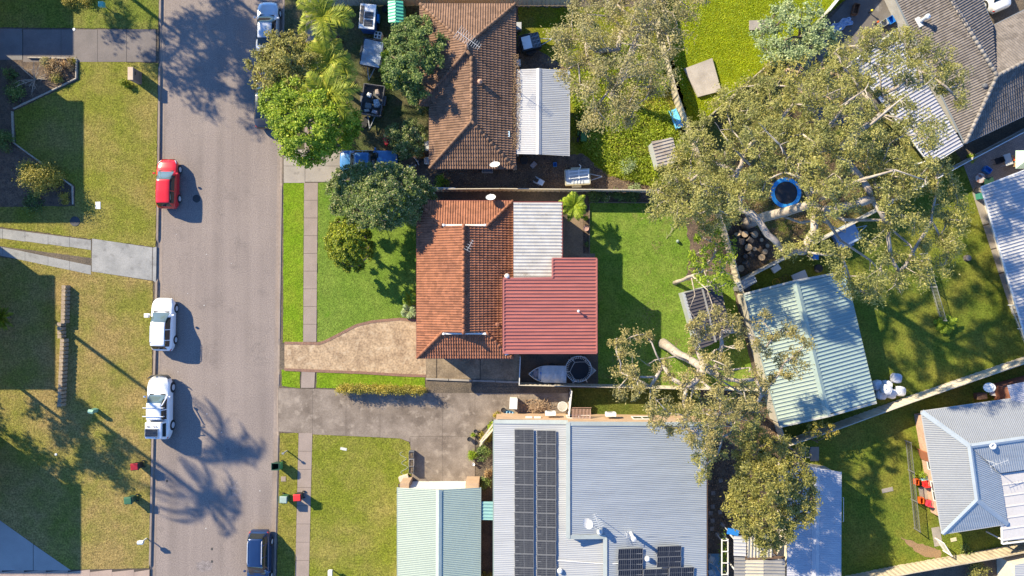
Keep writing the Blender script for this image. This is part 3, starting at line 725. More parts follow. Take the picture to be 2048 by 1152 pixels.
# upstand between the two roofs
MB().add([onE(1137, 846), onE(1137, 1074), onL(1137, 1074) - P((0, 0, .1)), onL(1137, 846) - P((0, 0, .1))], [(0, 1, 2, 3)]).build('upstand', st_blue2, h3, world=True)
MB().add([onE(1137, 1074), onE(1209, 1074), onL(1207, 1074) - P((0, 0, .1)), onL(1137, 1074) - P((0, 0, .1))], [(0, 1, 2, 3)]).build('upstand', st_blue2, h3, world=True)
for a, b in ((onE(1136, 845), onE(1136, 1076)), (onE(1136, 1074), onE(1211, 1073)), (onE(1210, 1074), onE(1210, 1230)), (onE(1137, 847), onE(1413, 848)), (onL(988, 843), onL(1136, 844))):
    MB().bar(a + P((0, 0, .05)), b + P((0, 0, .05)), .32, .05).build('capping', cap_g, h3, world=True)
gutters(h3, [(W(1414, 848, 2.7), W(1414, 1230, 2.7))], M('gutter_rust', (.22, .12, .07)), .1); gutters(h3, [(W(987, 842, 2.95), W(987, 1230, 2.95))], gutter_g, .1)
A_, B_, C_, D_ = W(992, 838, 3.0), W(1408, 843, 2.7), W(1408, 1230, 2.7), W(992, 1230, 3.0)
MB().prism([tuple(q[:2]) for q in (A_, B_, C_, D_)], 0, 2.62).build('wall', orange_wall, h3, world=True)
x37 = onE(1137, 846).x
MB().add([(A_.x, A_.y - .02, 2.4), (B_.x, B_.y - .02, 2.4), (B_.x, B_.y - .02, onE(1408, 846).z - .06), (x37, A_.y - .03, onE(1137, 846).z - .06), (x37, A_.y - .03, onL(1137, 846).z - .06), (A_.x, A_.y - .02, onL(988, 842).z - .06)], [(0, 1, 2, 3, 4, 5)]).build('gable_panel', orange_wall, h3, world=True)
yN = lambda x: A_.y + (B_.y - A_.y) * (x - A_.x) / (B_.x - A_.x)
def n_wall(px, z): x = W(px, 840, 2.8).x; return P((x, yN(x), z))
for px, wd in ((1160, 1.9), (1290, 1.6)): window(h3, n_wall(px, 1.6), (1, 0, 0), wd, 1.1, (0, 1, 0), white_m, glass_w)
aw = MB()   # slatted awning over the window
for k in range(14):
    x = n_wall(1146, 0).x + k * .115; y = yN(x); aw.bar((x, y, 2.3), (x, y + .75, 2.0), .05, .02)
aw.bar((n_wall(1146, 0).x, yN(0) + .75, 1.98), (n_wall(1146, 0).x + 1.6, yN(0) + .75, 1.98), .04)
aw.build('awning', M('timber_pink', (.40, .24, .18)), h3, world=True)
for px in (1058, 1075): c = n_wall(px, 2.3); MB().box((c.x, c.y + .06, 2.3), (.55, .12, .22)).build('vent', white_m, h3, world=True)
def pipe_vent(px, py, zroof, r, hgt, cap_r, parent, mat=white_m, name='vent'):
    c = W(px, py, zroof + hgt); MB().lathe((c.x, c.y, zroof - .1), [(r * 1.5, 0), (r, .15), (r, hgt), (cap_r, hgt + .03), (cap_r, hgt + .14), (cap_r * .5, hgt + .26), (0, hgt + .28)], 14).build(name, mat, parent, world=True, smooth=False)
pipe_vent(1120, 1142, 3.4, .14, .25, .22, h3, name='roof_vent'); pipe_vent(1295, 1118, 3.4, .15, .35, .21, h3, name='roof_vent')
c = W(1258, 1058, 4.4); d0 = onE(1262, 1066)
MB().tube([d0 - P((0, 0, .2)), d0 + P((-.02, .02, 1.25))], .13, 12).lathe((d0.x - .02, d0.y + .02, d0.z + 1.25), [(.13, 0), (.19, .02), (.19, .14), (0, .2)], 12).build('flue', white_m, h3, world=True)
c = onE(1199, 1063); MB().lathe((c.x, c.y, c.z - .1), [(.3, 0), (.22, .15), (.22, .3), (.12, .42), (0, .45)], 12).build('roof_vent', steel('galv', (.5, .52, .53), .35), h3, world=True)
MB().bar(onL(1110, 1120) + P((0, 0, .06)), onL(1206, 1127) + P((0, 0, .06)), .05).bar(onL(1206, 1127) + P((0, 0, .1)), onE(1236, 1126) + P((0, 0, .1)), .05).build('conduit', white_m, h3, world=True)

def solar_mat(name, cw, ch):
    m, nt, b = new_mat(name); tc = nt.nodes.new('ShaderNodeTexCoord').outputs['Object']
    bt = nt.nodes.new('ShaderNodeTexBrick'); bt.offset = 0; bt.inputs['Scale'].default_value = 1
    bt.inputs['Brick Width'].default_value = cw; bt.inputs['Row Height'].default_value = ch; bt.inputs['Mortar Size'].default_value = .007
    bt.inputs['Color1'].default_value = (.012, .013, .020, 1); bt.inputs['Color2'].default_value = (.02, .021, .026, 1); bt.inputs['Mortar'].default_value = (.20, .20, .19, 1)
    nt.links.new(tc, bt.inputs['Vector']); nt.links.new(bt.outputs[0], b.inputs['Base Color']); b.inputs['Roughness'].default_value = .22
    return m
sol_a = solar_mat('solar_cells_fine', .10, .165); sol_b = solar_mat('solar_cells', .17, .45)
frame_s = steel('panel_frame', (.20, .20, .205), .4)
def solar_array(label, rows, tilt, zoff, plane_fn, mat, mid=True):
    """rows: list of (px0,py0,px1,py1) panels lying over the roof plane"""
    c0 = plane_fn(rows[0][0], rows[0][1]); th = thing('solar_array', label, 'solar panels', (c0.x, c0.y, c0.z))
    for (a0, b0, a1, b1) in rows:
        p00, p10, p11, p01 = plane_fn(a0, b0), plane_fn(a1, b0), plane_fn(a1, b1), plane_fn(a0, b1)
        cen = (p00 + p10 + p11 + p01) / 4; ex = (p10 - p00); ey = (p00 - p01); w_, h_ = ex.length - .01, ey.length - .008
        ex.normalize(); ez = ex.cross(ey).normalized()
        if ez.z < 0: ez = -ez
        ey = ez.cross(ex)
        rot = Matrix((ex, ey, ez)).transposed().to_4x4() @ Matrix.Rotation(tilt, 4, 'Y')
        key = (round(w_, 2), round(h_, 2))
        pan = MB().box((0, 0, 0), (w_ - .03, h_ - .03, .03)).build('solar_panel', mat, th)
        pan.matrix_local = Matrix.Translation(cen + P((0, 0, zoff)) - c0) @ rot
        f = MB()
        for sgn in (-1, 1):
            f.box((sgn * (w_ / 2 - .008), 0, .002), (.022, h_, .045)); f.box((0, sgn * (h_ / 2 - .008), .003), (w_ - .04, .02, .042))
        if mid: f.box((0, 0, .004), (.03, h_ - .06, .032))
        f.build('frame', frame_s, pan)
    for (a0, b0, a1, b1) in rows:
        p0, p1 = plane_fn(a0 + 2, (b0 + b1) / 2), plane_fn(a1 - 2, (b0 + b1) / 2)
        MB().bar(p0 + P((0, 0, zoff * .5)), p1 + P((0, 0, zoff * .5)), .04, zoff * .8).build('rail', frame_s, th, world=True)
    return th
colA = [(1029, 858 + 27.6 * i, 1067.5, 858 + 27.6 * (i + 1)) for i in range(11)]
colB = [(1073.5, 860 + 27.6 * i, 1112, 860 + 27.6 * (i + 1)) for i in range(11)]
solar_array('left one of the two long solar panel strips on the pale blue roof', colA, R(-3.5), .12, onL, sol_a)
solar_array('right one of the two long solar panel strips, next to the roof upstand', colB, R(-3.5), .12, onL, sol_a)
gE = [(1234.5, 1095, 1285, 1116), (1234.5, 1116.2, 1285, 1137), (1312, 1090, 1361.5, 1111), (1312, 1111.2, 1361.5, 1132), (1234.5, 1137.2, 1285, 1158), (1285.2, 1135.5, 1336, 1156), (1336.2, 1132.4, 1387, 1153)]
solar_array('stepped group of wide black solar panels on the lower blue roof slope', gE, R(4), .22, onE, sol_b)

# ---------------------------------------------------------------- 4. pale green gable garage
h4 = thing('gable_garage', 'pale green steel gable garage with white roller door facing the driveway', 'garage', W(877, 1060, 0))
ze, zt = 2.5, 3.25
rl = face_px([(795, 975, ze), (795, 1230, ze), (877, 1230, zt), (878, 979)]); rr = face_px([(878, 979, zt), (877, 1230, zt), (960, 1230, ze), (961, 975)])
roof_face(h4, rl, CORR, steel('steel_green_light', (.275, .325, .275), .45, .95)); roof_face(h4, rr, CORR, st_green)
capping(h4, rl[3], rl[2], steel('steel_green_cap', (.40, .46, .41)), .16, False)
gutters(h4, [(rl[0], rl[1]), (rr[2], rr[3])], gutter_g)
wl_ = [W(799, 980, ze), W(957, 980, ze), W(957, 1230, ze), W(799, 1230, ze)]
MB().prism([tuple(q[:2]) for q in wl_], 0, ze - .08).build('wall', clad_cream, h4, world=True)
yw = wl_[0].y
MB().add([P((wl_[0].x, yw + .01, ze - .1)), P((wl_[1].x, yw + .01, ze - .1)), P(((wl_[0].x + wl_[1].x) / 2, yw + .01, zt - .12))], [(0, 1, 2)]).build('gable_panel', white_m, h4, world=True)
dr = MB(); xa, xb = W(822, 978, 1.2).x, W(932, 978, 1.2).x
for k in range(14): dr.box(((xa + xb) / 2, yw + .02 + (.012 if k % 2 else 0), .2 + k * .155), (xb - xa, .05, .15))
dr.build('roller_door', white_m, h4, world=True)
for a, b in ((wl_[0].x, xa - .02), (xb + .02, wl_[1].x)):
    MB().box(((a + b) / 2, yw + .2, 1.12), (abs(b - a), .5, 2.25)).build('brick_pier', orange_wall, h4, world=True)
lk = thing('covered_link', 'small teal translucent roof bridging the green garage and solar house', 'awning', W(975, 1024, 0))
pl = face_px([(961, 1003, 2.35), (961, 1040, 2.35), (992, 1040, 2.5), (992, 1003)])
roof_face(lk, pl, CORR_W, steel('polycarb_teal', (.20, .36, .34), .3))
MB().box((W(964, 1020, 1).x, W(964, 1020, 1).y, 1.15), (.08, .08, 2.3)).build('post', white_m, lk, world=True)

# ---------------------------------------------------------------- 5. grey tiled house, north-east corner
h5 = thing('tiled_house', 'grey tiled hip roof house set at an angle in the top right corner', 'house', W(1920, 120, 0))
ze, zt = 2.9, 4.75
fA = face_px([(1765, -60, ze), (1930, 287, ze), (1993, 152, zt), (1866, -60)])
fB = face_px([(1930, 287, ze), (2160, 178, ze), (1993, 152, zt), (2160, 62)][0:3] + [(2160, 66)])
fB = [fB[0], fB[1], fB[3], fB[2]]
fC = face_px([(1993, 152, zt), (1866, -60, zt), (1940, -60, zt - 1.75), (1985, 52)])
fD = face_px([(1993, 152, zt), (2160, 66, zt), (2160, -35, ze), (1985, 52)])
for f in (fA, fB, fC, fD): roof_face(h5, f, TILE_FINE, tile_grey)
cap5 = tile_mat('ridge_tile_grey', (.26, .23, .21), (.22, .2, .18), (.16, .145, .13))
capping(h5, fA[2] + up, fA[3] + up, cap5, .15); capping(h5, fA[1] + up, fA[2] + up, cap5, .15); capping(h5, fD[0] + up, fD[1] + up, cap5, .15)
gutters(h5, [(fA[0], fA[1]), (fB[0], fB[1]), (fD[2], fD[3]), (fC[2], fC[3])], steel('gutter_slate', (.22, .25, .28)), .14)
MB().prism(inset([tuple(q[:2]) for q in (fA[0], fA[1], fB[1], W(2160, -35, ze), W(1985, 52, ze), W(1940, -60, ze))], .95), 0, ze - .1).build('wall', M('render_grey', (.40, .38, .35), .85), h5, world=True)
c = on_plane(1840, 43, fA[0], (fA[1] - fA[0]).cross(fA[2] - fA[0]).normalized())
MB().tube([c, c + P((0, 0, .95))], [.13, .12], 12).lathe((c.x, c.y, c.z + .9), [(.14, 0), (.2, .02), (.2, .2), (0, .3)], 12).build('flue', steel('galv2', (.55, .57, .58), .35), h5, world=True)
MB().box((c.x, c.y, c.z + .05), (.6, .8, .06), R(30)).build('flashing', white_m, h5, world=True)
c = on_plane(1969, 172, fA[0], (fA[1] - fA[0]).cross(fA[2] - fA[0]).normalized())
MB().lathe((c.x, c.y, c.z - .1), [(.2, 0), (.2, .2), (.14, .32), (0, .36)], 12).build('roof_vent', M('vent_dark', (.12, .12, .13)), h5, world=True)
aw5 = thing('ribbed_awning', 'pale ribbed awning along the grey tiled house, half hidden by the gum tree', 'awning', W(1830, 230, 0))
ra = face_px([(1790, 60, 2.75), (1926, 290, 2.75), (1862, 330, 2.5), (1704, 124)])
roof_face(aw5, ra, TRAP, st_lav); gutters(aw5, [(ra[2], ra[3]), (ra[1], ra[2]), (ra[3], ra[0])], white_m, .1)
for x, y in ((1715, 122), (1790, 225), (1860, 320)): c = W(x, y, 2.4); MB().box((c.x, c.y, 1.2), (.09, .09, 2.4)).build('post', white_m, aw5, world=True)

# ---------------------------------------------------------------- 6. white ribbed roof, right edge
h6 = thing('steel_roofed_house', 'white ribbed steel roof house at the right edge with concrete side path', 'house', W(2060, 480, 0))
r6 = face_px([(1963, 374, 2.6), (2056, 690, 2.6), (2240, 560, 3.1), (2200, 282)])
roof_face(h6, r6, TRAP, st_white2)
MB().prism(inset([tuple(q[:2]) for q in r6], 1.5), 0, 2.5).build('wall', clad_cream, h6, world=True)
gutters(h6, [(r6[0], r6[1]), (r6[3], r6[0])], white_m, .12)
wall_windows(h6, r6, 1.5, 1.5, [(0, .3, 1.4, 1.1), (0, .6, 1.4, 1.1), (1, .4, 1.4, 1.1)], white_m, glass_w)

# ---------------------------------------------------------------- 7. blue hip roof house, lower right
h7 = thing('steel_roofed_house', 'blue grey hip roofed brick house in the lower right with red chairs outside', 'house', W(1950, 950, 0))
ze, zt = 2.75, 4.1
f1 = face_px([(1843, 823, ze), (1885, 1068, ze), (1954, 1000, zt), (1939, 892)])
f2 = face_px([(1885, 1068, ze), (2015, 1048, ze), (1954, 1000, zt)])
f3 = face_px([(1954, 1000, zt), (1939, 892, zt), (2015, 1048, ze), (2000, 946)]); f3 = [f3[0], f3[2], f3[3], f3[1]]
f4 = face_px([(1843, 823, ze), (2029, 797, ze), (1939, 892, zt), (2180, 858), (2180, 776)]); f4 = [f4[0], f4[4], f4[3], f4[2]]
f5 = face_px([(1939, 892, zt), (2180, 858, zt), (2000, 946, 3.0), (2180, 921)]); f5 = [f5[0], f5[1], f5[3], f5[2]]
st_h7 = steel('steel_blue_tree_shade', (.20, .212, .235), .45, .94)  # sun-facing slopes darker: tree shade put into the roof colour
for f in (f1, f4): roof_face(h7, f, CORR, st_h7)
for f in (f2, f3, f5): roof_face(h7, f, CORR, st_blue)
capm = steel('capping_blue', (.32, .36, .40))
for a, b in ((f1[0], f1[3]), (f1[3], f1[2]), (f1[1], f1[2]), (f2[1], f1[2]), (f4[3], f4[2])): capping(h7, a, b, capm, .13, False)
gutters(h7, [(f1[0], f1[1]), (f2[0], f2[1]), (f4[0], W(2029, 797, ze))], gutter_w, .1)
wq = [f1[0], f1[1], f2[1], W(2180, 1020, ze), W(2180, 776, ze)]
MB().prism(inset([tuple(q[:2]) for q in wq], .8), 0, ze - .1).build('wall', M('brick_wall_pink', (.50, .32, .23), .9, (.42, .26, .19), 2, fine=.2, fsc=9), h7, world=True)
wall_windows(h7, wq, .8, 1.5, [(0, .45, 1.4, 1.1), (0, .75, 1.6, 1.1), (1, .5, 1.2, 1.0)], white_m, glass_w)
q = [W(1846, 905, 1.5), W(1853, 925, 1.5)]
MB().bar(P((q[0].x + .35, q[0].y, 1.1)), P((q[1].x + .35, q[1].y, 1.1)), .08, 2.0).build('door', M('door_rust', (.33, .12, .06)), h7, world=True)
cp7 = thing('carport', 'white ribbed carport roof joined to the blue hip roofed house', 'carport', W(2060, 1010, 0))
rc = face_px([(2000, 946, 2.75), (2005, 1088, 2.6), (2180, 1066, 2.6), (2180, 920)])
roof_face(cp7, rc, FLUTE, steel('carport_white', (.50, .475, .46), .5, .95), s_dir=(1, .14, 0)); gutters(cp7, [(rc[0], rc[1]), (rc[1], rc[2])], white_m, .12)
for x, y in ((2010, 1082), (2100, 1070)): c = W(x, y, 2.3); MB().box((c.x, c.y, 1.3), (.1, .1, 2.6)).build('post', white_m, cp7, world=True)
b7 = thing('steel_roofed_house', 'corner of a lavender steel roof beside the satellite dish at right edge', 'house', W(2080, 790, 0))
rb = face_px([(2014, 771, 2.8), (2033, 838, 2.8), (2180, 812, 3.6), (2180, 735)])
roof_face(b7, rb, CORR, st_lav); MB().prism(inset([tuple(q[:2]) for q in rb], .4), 0, 2.7).build('wall', brick_red, b7, world=True)

# ---------------------------------------------------------------- 8. white roofed building by the bottom tree, patio bits
h8 = thing('long_shed', 'long low building with mottled white roof beside the drooping olive tree', 'shed', W(1630, 1060, 0))
ze, zt = 2.7, 3.0
r8a = face_px([(1632, 935, zt), (1630, 1230, zt), (1573, 1230, ze), (1575, 930)]); r8b = face_px([(1632, 935, zt), (1630, 1230, zt), (1681, 1230, ze), (1682, 944)])
roof_face(h8, r8a, CORR, st_lav); roof_face(h8, r8b, CORR, st_lav); capping(h8, r8a[0], r8a[1], st_lav, .2, False)
MB().prism(inset([tuple(q[:2]) for q in (r8a[3], W(1632, 936, ze), r8b[3], r8b[2], r8a[2])], .2), 0, ze - .1).build('wall', clad_cream, h8, world=True)
MB().add([r8a[3] + P((.2, -.12, -.12)), r8b[3] + P((-.2, -.12, -.12)), r8a[0] + P((0, -.12, -.08))], [(0, 1, 2)]).build('gable_panel', clad_cream, h8, world=True)
gutters(h8, [(r8b[2], r8b[3])], gutter_w, .1)
MB().tube([W(1685, 995, 1.6), W(1687, 995, 1.6), W(1687, 1043, 1.6), W(1685, 1043, 1.6)], .025, 6).build('rail', white_m, h8, world=True)
h9 = thing('patio_cover', 'patchwork patio cover of cream and grey ribbed sheets under the olive tree', 'patio cover', W(1520, 1110, 0))
for k, (q, pf, mt) in enumerate(([[(1467, 1072, 2.5), (1467, 1112, 2.5), (1492, 1112, 2.6), (1492, 1070)], TRAP, st_white2],
    [[(1492, 1068, 2.62), (1492, 1115, 2.45), (1545, 1115, 2.45), (1545, 1068)], TRAP, st_cream],
    [[(1468, 1114, 2.4), (1468, 1230, 2.4), (1490, 1230, 2.45), (1490, 1114)], TRAP, st_grey],
    [[(1490, 1120, 2.46), (1490, 1230, 2.46), (1527, 1230, 2.54), (1527, 1120)], TRAP, st_cream],
    [[(1527, 1120, 2.54), (1527, 1230, 2.54), (1570, 1230, 2.64), (1570, 1118)], TRAP, st_grey])):
    roof_face(h9, face_px(q), pf, mt, 'roof_sheet')
for x, y in ((1470, 1080), (1470, 1140), (1560, 1122)): c = W(x, y, 2.3); MB().box((c.x, c.y, 1.2), (.09, .09, 2.3)).build('post', white_m, h9, world=True)
MB().bar(W(1548, 1114, 2.5), W(1570, 1114, 2.5), .1, .1).bar(W(1490, 1117, 2.44), W(1570, 1116, 2.6), .08, .12).build('beam', M('timber_dark', (.13, .08, .05)), h9, world=True)

# ---------------------------------------------------------------- 9. green ribbed shed
h10 = thing('ribbed_shed', 'large pale green ribbed shed standing skew behind the boundary fence', 'shed', W(1620, 700, 0))
ze, zt = 2.6, 3.2
ga = face_px([(1489, 588, ze), (1560, 853, ze), (1655, 832, zt), (1590, 562)]); gb = face_px([(1590, 562, zt), (1655, 832, zt), (1752, 805, ze), (1690, 543)])
roof_face(h10, ga, TRAP_B, steel('steel_sage', (.33, .39, .335), .5, .95)); roof_face(h10, gb, TRAP_B, steel('steel_sage_shaded', (.27, .35, .34), .5, .95))  # one roof: paler sunny slope, bluer far slope, light put into the colours
capping(h10, ga[3], ga[2], st_green, .2, False)
MB().prism(inset([tuple(q[:2]) for q in (ga[0], ga[1], gb[2], gb[3])], .15), 0, ze - .08).build('wall', steel('wall_beige', (.42, .38, .31)), h10, world=True)
for a, b in ((ga[0], ga[3]), (ga[3], gb[3]), (ga[1], ga[2]), (ga[2], gb[2])): MB().bar(a + P((0, 0, .03)), b + P((0, 0, .03)), .16, .14).build('barge_capping', steel('barge_cream', (.42, .41, .36)), h10, world=True)
for q3, sg in (((ga[0], gb[3], ga[3]), 1), ((ga[1], gb[2], ga[2]), -1)):
    MB().add([p + P((0, -.1 * sg, -.1)) for p in q3], [(0, 1, 2)]).build('gable_panel', steel('wall_beige', (.42, .38, .31)), h10, world=True)
gutters(h10, [(ga[0], ga[1]), (gb[2], gb[3])], gutter_g, .11)

# ---------------------------------------------------------------- 10. small sheds
s1 = thing('garden_shed', 'dark grey ribbed garden shed under the gum branches on the back lawn', 'shed', W(1410, 620, 0))
ze1, ze2 = 2.1, 2.3
q1 = face_px([(1368, 586, ze2), (1400, 700, ze2), (1462, 668, 2.15), (1440, 566)])
roof_face(s1, q1, TRAP, M('steel_dark_violet', (.075, .066, .074), .6, (.055, .05, .058), .9, fine=.12, dirt=((.17, .145, .13), 1.2, .6, .8)))
MB().prism(inset([tuple(q[:2]) for q in q1], .06), 0, 2.08).build('wall', steel('wall_pale_grey', (.34, .35, .36)), s1, world=True)
MB().bar(q1[0] + P((-.05, 0, 0)), q1[1] + P((-.05, 0, 0)), .25, .1).build('gutter', steel('gutter_lead', (.36, .37, .38)), s1, world=True)
ml = [(q1[0] + q1[3]) / 2 + P((0, 0, .05)), (q1[1] + q1[2]) / 2 + P((0, 0, .05))]; MB().bar(ml[0], ml[1], .16, .04).build('flashing', st_grey, s1, world=True)
s2 = thing('garden_shed', 'small old corrugated shed in the weedy yard near the tan fence', 'shed', W(1330, 300, 0))
q2 = face_px([(1303, 283, 2.0), (1316, 335, 2.0), (1357, 322, 2.2), (1345, 272)])
roof_face(s2, q2, TRAP, M('steel_old_grey', (.34, .31, .29), .65, (.22, .18, .155), 1.2, fine=.15, dirt=((.30, .2, .14), 1.8, .58, .74)))
MB().prism(inset([tuple(q[:2]) for q in q2], .05), 0, 1.95).build('wall', steel('wall_zinc', (.40, .41, .41)), s2, world=True)
s3 = thing('garden_shed', 'little emerald green gabled shed at the top beside the steel fence', 'shed', W(790, 30, 0))
e0 = face_px([(776, 2, 1.9), (777, 45, 1.9), (791, 45, 2.15), (791, 1)]); e1 = face_px([(791, 1, 2.15), (791, 45, 2.15), (807, 45, 1.9), (806, 2)])
em = steel('steel_emerald', (.09, .46, .29), .4, .93)
roof_face(s3, e0, CORR_W, em); roof_face(s3, e1, CORR_W, em)
MB().prism(inset([tuple(q[:2]) for q in (e0[0], e0[1], e1[2], e1[3])], .04), 0, 1.87).build('wall', steel('steel_emerald_dark', (.06, .33, .21)), s3, world=True)
MB().add([e0[1], e1[2], e0[2]], [(0, 1, 2)]).build('gable_panel', em, s3, world=True)
s4 = thing('lean_to', 'narrow zinc lean-to roof tucked between the diagonal fence and green shed', 'lean-to', W(1495, 563, 0))
q4 = face_px([(1473, 566, 1.7), (1480, 584, 1.7), (1515, 566, 1.7), (1508, 549)])
roof_face(s4, q4, TRAP, st_blue, s_dir=(.9, .45, 0)); MB().prism(inset([tuple(q[:2]) for q in q4], .05), 0, 1.62).build('wall', st_grey, s4, world=True)
# roofs in the bottom right and top right corners
s5 = thing('garden_shed', 'corner of a pale steel roof at the bottom right edge of the picture', 'shed', W(2060, 1150, 0))
q5 = face_px([(2029, 1130, 2.3), (2032, 1230, 2.3), (2180, 1230, 2.5), (2180, 1100)]); roof_face(s5, q5, CORR, st_blue2)
MB().prism(inset([tuple(q[:2]) for q in q5], .1), 0, 2.25).build('wall', clad_cream, s5, world=True)

# ---------------------------------------------------------------- houses just outside the left edge: their roofs shade the lawns
def plain_house(label, gx0, gy0, gx1, gy1, ze, zt):
    a, b = W(gx0, gy0), W(gx1, gy1); X0, X1, Y0, Y1 = a.x, b.x, b.y, a.y
    r = thing('tiled_house', label, 'house', ((X0 + X1) / 2, (Y0 + Y1) / 2, 0)); hw_ = min(X1 - X0, Y1 - Y0) / 2; xm = (X0 + X1) / 2
    MB().prism(inset([(X0, Y0), (X1, Y0), (X1, Y1), (X0, Y1)], .5), 0, ze - .1).build('wall', brick_wall, r, world=True)
    e = [P((X0, Y0, ze)), P((X1, Y0, ze)), P((X1, Y1, ze)), P((X0, Y1, ze))]
    if Y1 - Y0 >= X1 - X0: r0, r1 = P((xm, Y0 + hw_, zt)), P((xm, Y1 - hw_ , zt)); fs = [[e[1], e[2], r1, r0], [e[3], e[0], r0, r1], [e[0], e[1], r0], [e[2], e[3], r1]]
    else:
        ym = (Y0 + Y1) / 2; r0, r1 = P((X0 + hw_, ym, zt)), P((X1 - hw_, ym, zt)); fs = [[e[0], e[1], r1, r0], [e[2], e[3], r0, r1], [e[1], e[2], r1], [e[3], e[0], r0]]
    for f in fs: MB().add(f, [tuple(range(len(f)))]).build('roof_slope', tile_brown, r, world=True, fixn=True)
    gutters(r, [(e[i], e[(i + 1) % 4]) for i in range(4)], gutter_b)
    return r
plain_house('brown tiled house past the top left corner beside the first driveway', -330, -190, -32, -22, 5.5, 7.0)
plain_house('two storey brown tiled house past the left edge, upper lawn', -330, 60, -28, 300, 6.0, 7.6)
plain_house('brown tiled house past the left edge, opposite the white cars', -330, 415, -75, 640, 5.7, 7.2)
plain_house('brown tiled house past the left edge, by the lowest wheelie bins', -330, 835, -20, 1010, 5.6, 7.0)
# ================================================================ VEHICLES
tyre_m = M('tyre_rubber', (.025, .025, .027), .85); rim_m = steel('alloy_rim', (.55, .56, .58), .3); dark_pl = M('dark_plastic', (.02, .02, .022), .6)
car_glass = glassmat('car_glass', (.015, .022, .026), .04); glass_sky = glassmat('car_glass_sky_tint', (.10, .14, .15), .05)  # paler windscreen glass has the sky reflection put into its colour
lamp_r = paint('lamp_red', (.45, .02, .02), .2); lamp_c = glassmat('lamp_clear', (.55, .57, .6), .1); chrome = steel('chrome', (.7, .7, .72), .15)
def lerp_tab(tab, x):
    if x <= tab[0][0]: return tab[0][1]
    for (a, b), (c, d_) in zip(tab[:-1], tab[1:]):
        if x <= c:
            t = (x - a) / (c - a); t = t * t * (3 - 2 * t) * .5 + t * .5; return b + (d_ - b) * t
    return tab[-1][1]
SEC = [(1.0, 0.0), (.985, .22), (.95, .50), (.90, .76), (.84, .92), (.72, 1.0), (.38, 1.03), (0, 1.04)]
def car(name, label, px, py, rz, L_, Wd, H_, body, cab, colr, side=((0, 1),), rails=False, z=0.0, rimw=.33, wheels=(.305, -.29), front_gl=None, group='cars parked along the road'):
    c = W(px, py, z); th = thing(name, label, 'car', (c.x, c.y, z), rz, group)
    hw_ = Wd / 2
    def wid(x):
        e = abs(2 * x / L_); k = .40 if x > 0 else .24
        return hw_ * (1 - k * max(0, (e - .64) / .36) ** 2.4)
    zb = lambda x: lerp_tab(body, x / L_)
    n = 46; X = [-L_ / 2 + L_ * i / (n - 1) for i in range(n)]
    mb = MB(); rows = []
    for x in X:
        w, t = wid(x), zb(x); e = abs(2 * x / L_); zlo = .22 + .1 * max(0, (e - .85) / .15)
        half = [(w * .90, zlo), (w * .99, zlo + .12), (w, zlo + .3), (w * .985, t - .16), (w * .955, t - .05), (w * .88, t - .005), (w * .5, t + .035), (0, t + .045)]
        rows.append([(x, -y, zz) for y, zz in half] + [(x, y, zz) for y, zz in half[-2::-1]])
    m = len(rows[0])
    mb.add([p for r in rows for p in r], [(i * m + k, (i + 1) * m + k, (i + 1) * m + k + 1, i * m + k + 1) for i in range(n - 1) for k in range(m - 1)] + [tuple(range(m - 1, -1, -1)), tuple((n - 1) * m + k for k in range(m))])
    bo = mb.build('body', colr, th, smooth=True, fixn=True)
    # cabin: screen base, roof front, roof rear, rear screen base (fractions of the length)
    xw, xf, xr_, xb = [q * L_ for q in cab]
    rt = [(xb / L_, 0), (xr_ / L_, .94), ((xf + xr_) / 2 / L_, 1.0), (xf / L_, .965), (xw / L_, 0)]
    nc = 40; XC = [xb + (xw - xb) * i / (nc - 1) for i in range(nc)]
    def pt(x, j, off=0.0):
        f, g = SEC[abs(j)]; sgn = 1 if j > 0 else -1
        fr = lerp_tab(rt, x / L_); hgt = max(.0, H_ - zb(x)) * fr; wb = wid(x) * .93
        side_k = 1 - .17 * g * min(1, hgt / .35)
        return Vector((x, sgn * wb * f * side_k, zb(x) - .03 + (hgt + .03) * g))
    J = [-k for k in range(7)] + [0] ; order = [('l', k) for k in range(8)] + [('r', k) for k in range(6, -1, -1)]
    def P_(x, o):
        v = pt(x, o[1]); v.y = abs(v.y) * (-1 if o[0] == 'l' else 1); return v
    cb = MB(); mm = len(order)
    cb.add([P_(x, o) for x in XC for o in order], [(i * mm + k, (i + 1) * mm + k, (i + 1) * mm + k + 1, i * mm + k + 1) for i in range(nc - 1) for k in range(mm - 1)])
    cabo = cb.build('cabin', colr, th, smooth=True, fixn=True)
    cen = Vector(((xf + xr_) / 2, 0, H_ * .55))
    def panel(nm, xa, xc, olist, mat, off=.012, nx=10):
        g = MB(); k = len(olist); xs = [xa + (xc - xa) * i / nx for i in range(nx + 1)]; pts_ = []
        for x in xs:
            for o in olist:
                v = P_(x, o); d_ = (v - cen); d_.x *= .25 if nm == 'side_window' else 1; d_.normalize(); pts_.append(v + d_ * off)
        g.add(pts_, [(i * k + a, (i + 1) * k + a, (i + 1) * k + a + 1, i * k + a + 1) for i in range(nx) for a in range(k - 1)])
        return g.build(nm, mat, th, smooth=True, fixn=True)
    top = [('l', k) for k in (4, 5, 6)] + [('l', 7)] + [('r', k) for k in (6, 5, 4)]
    panel('windscreen', xf + (xw - xf) * .10, xf + (xw - xf) * .90, top, front_gl or car_glass)
    panel('rear_window', xb + (xr_ - xb) * .18, xb + (xr_ - xb) * .88, top, car_glass)
    xs0, xs1 = xb + (xr_ - xb) * .75, xw + (xf - xw) * .45
    for s in ('l', 'r'):
        for a, b in side:
            panel('side_window', xs0 + (xs1 - xs0) * a, xs0 + (xs1 - xs0) * b, [(s, 1), (s, 2), (s, 3), (s, 4)], car_glass)
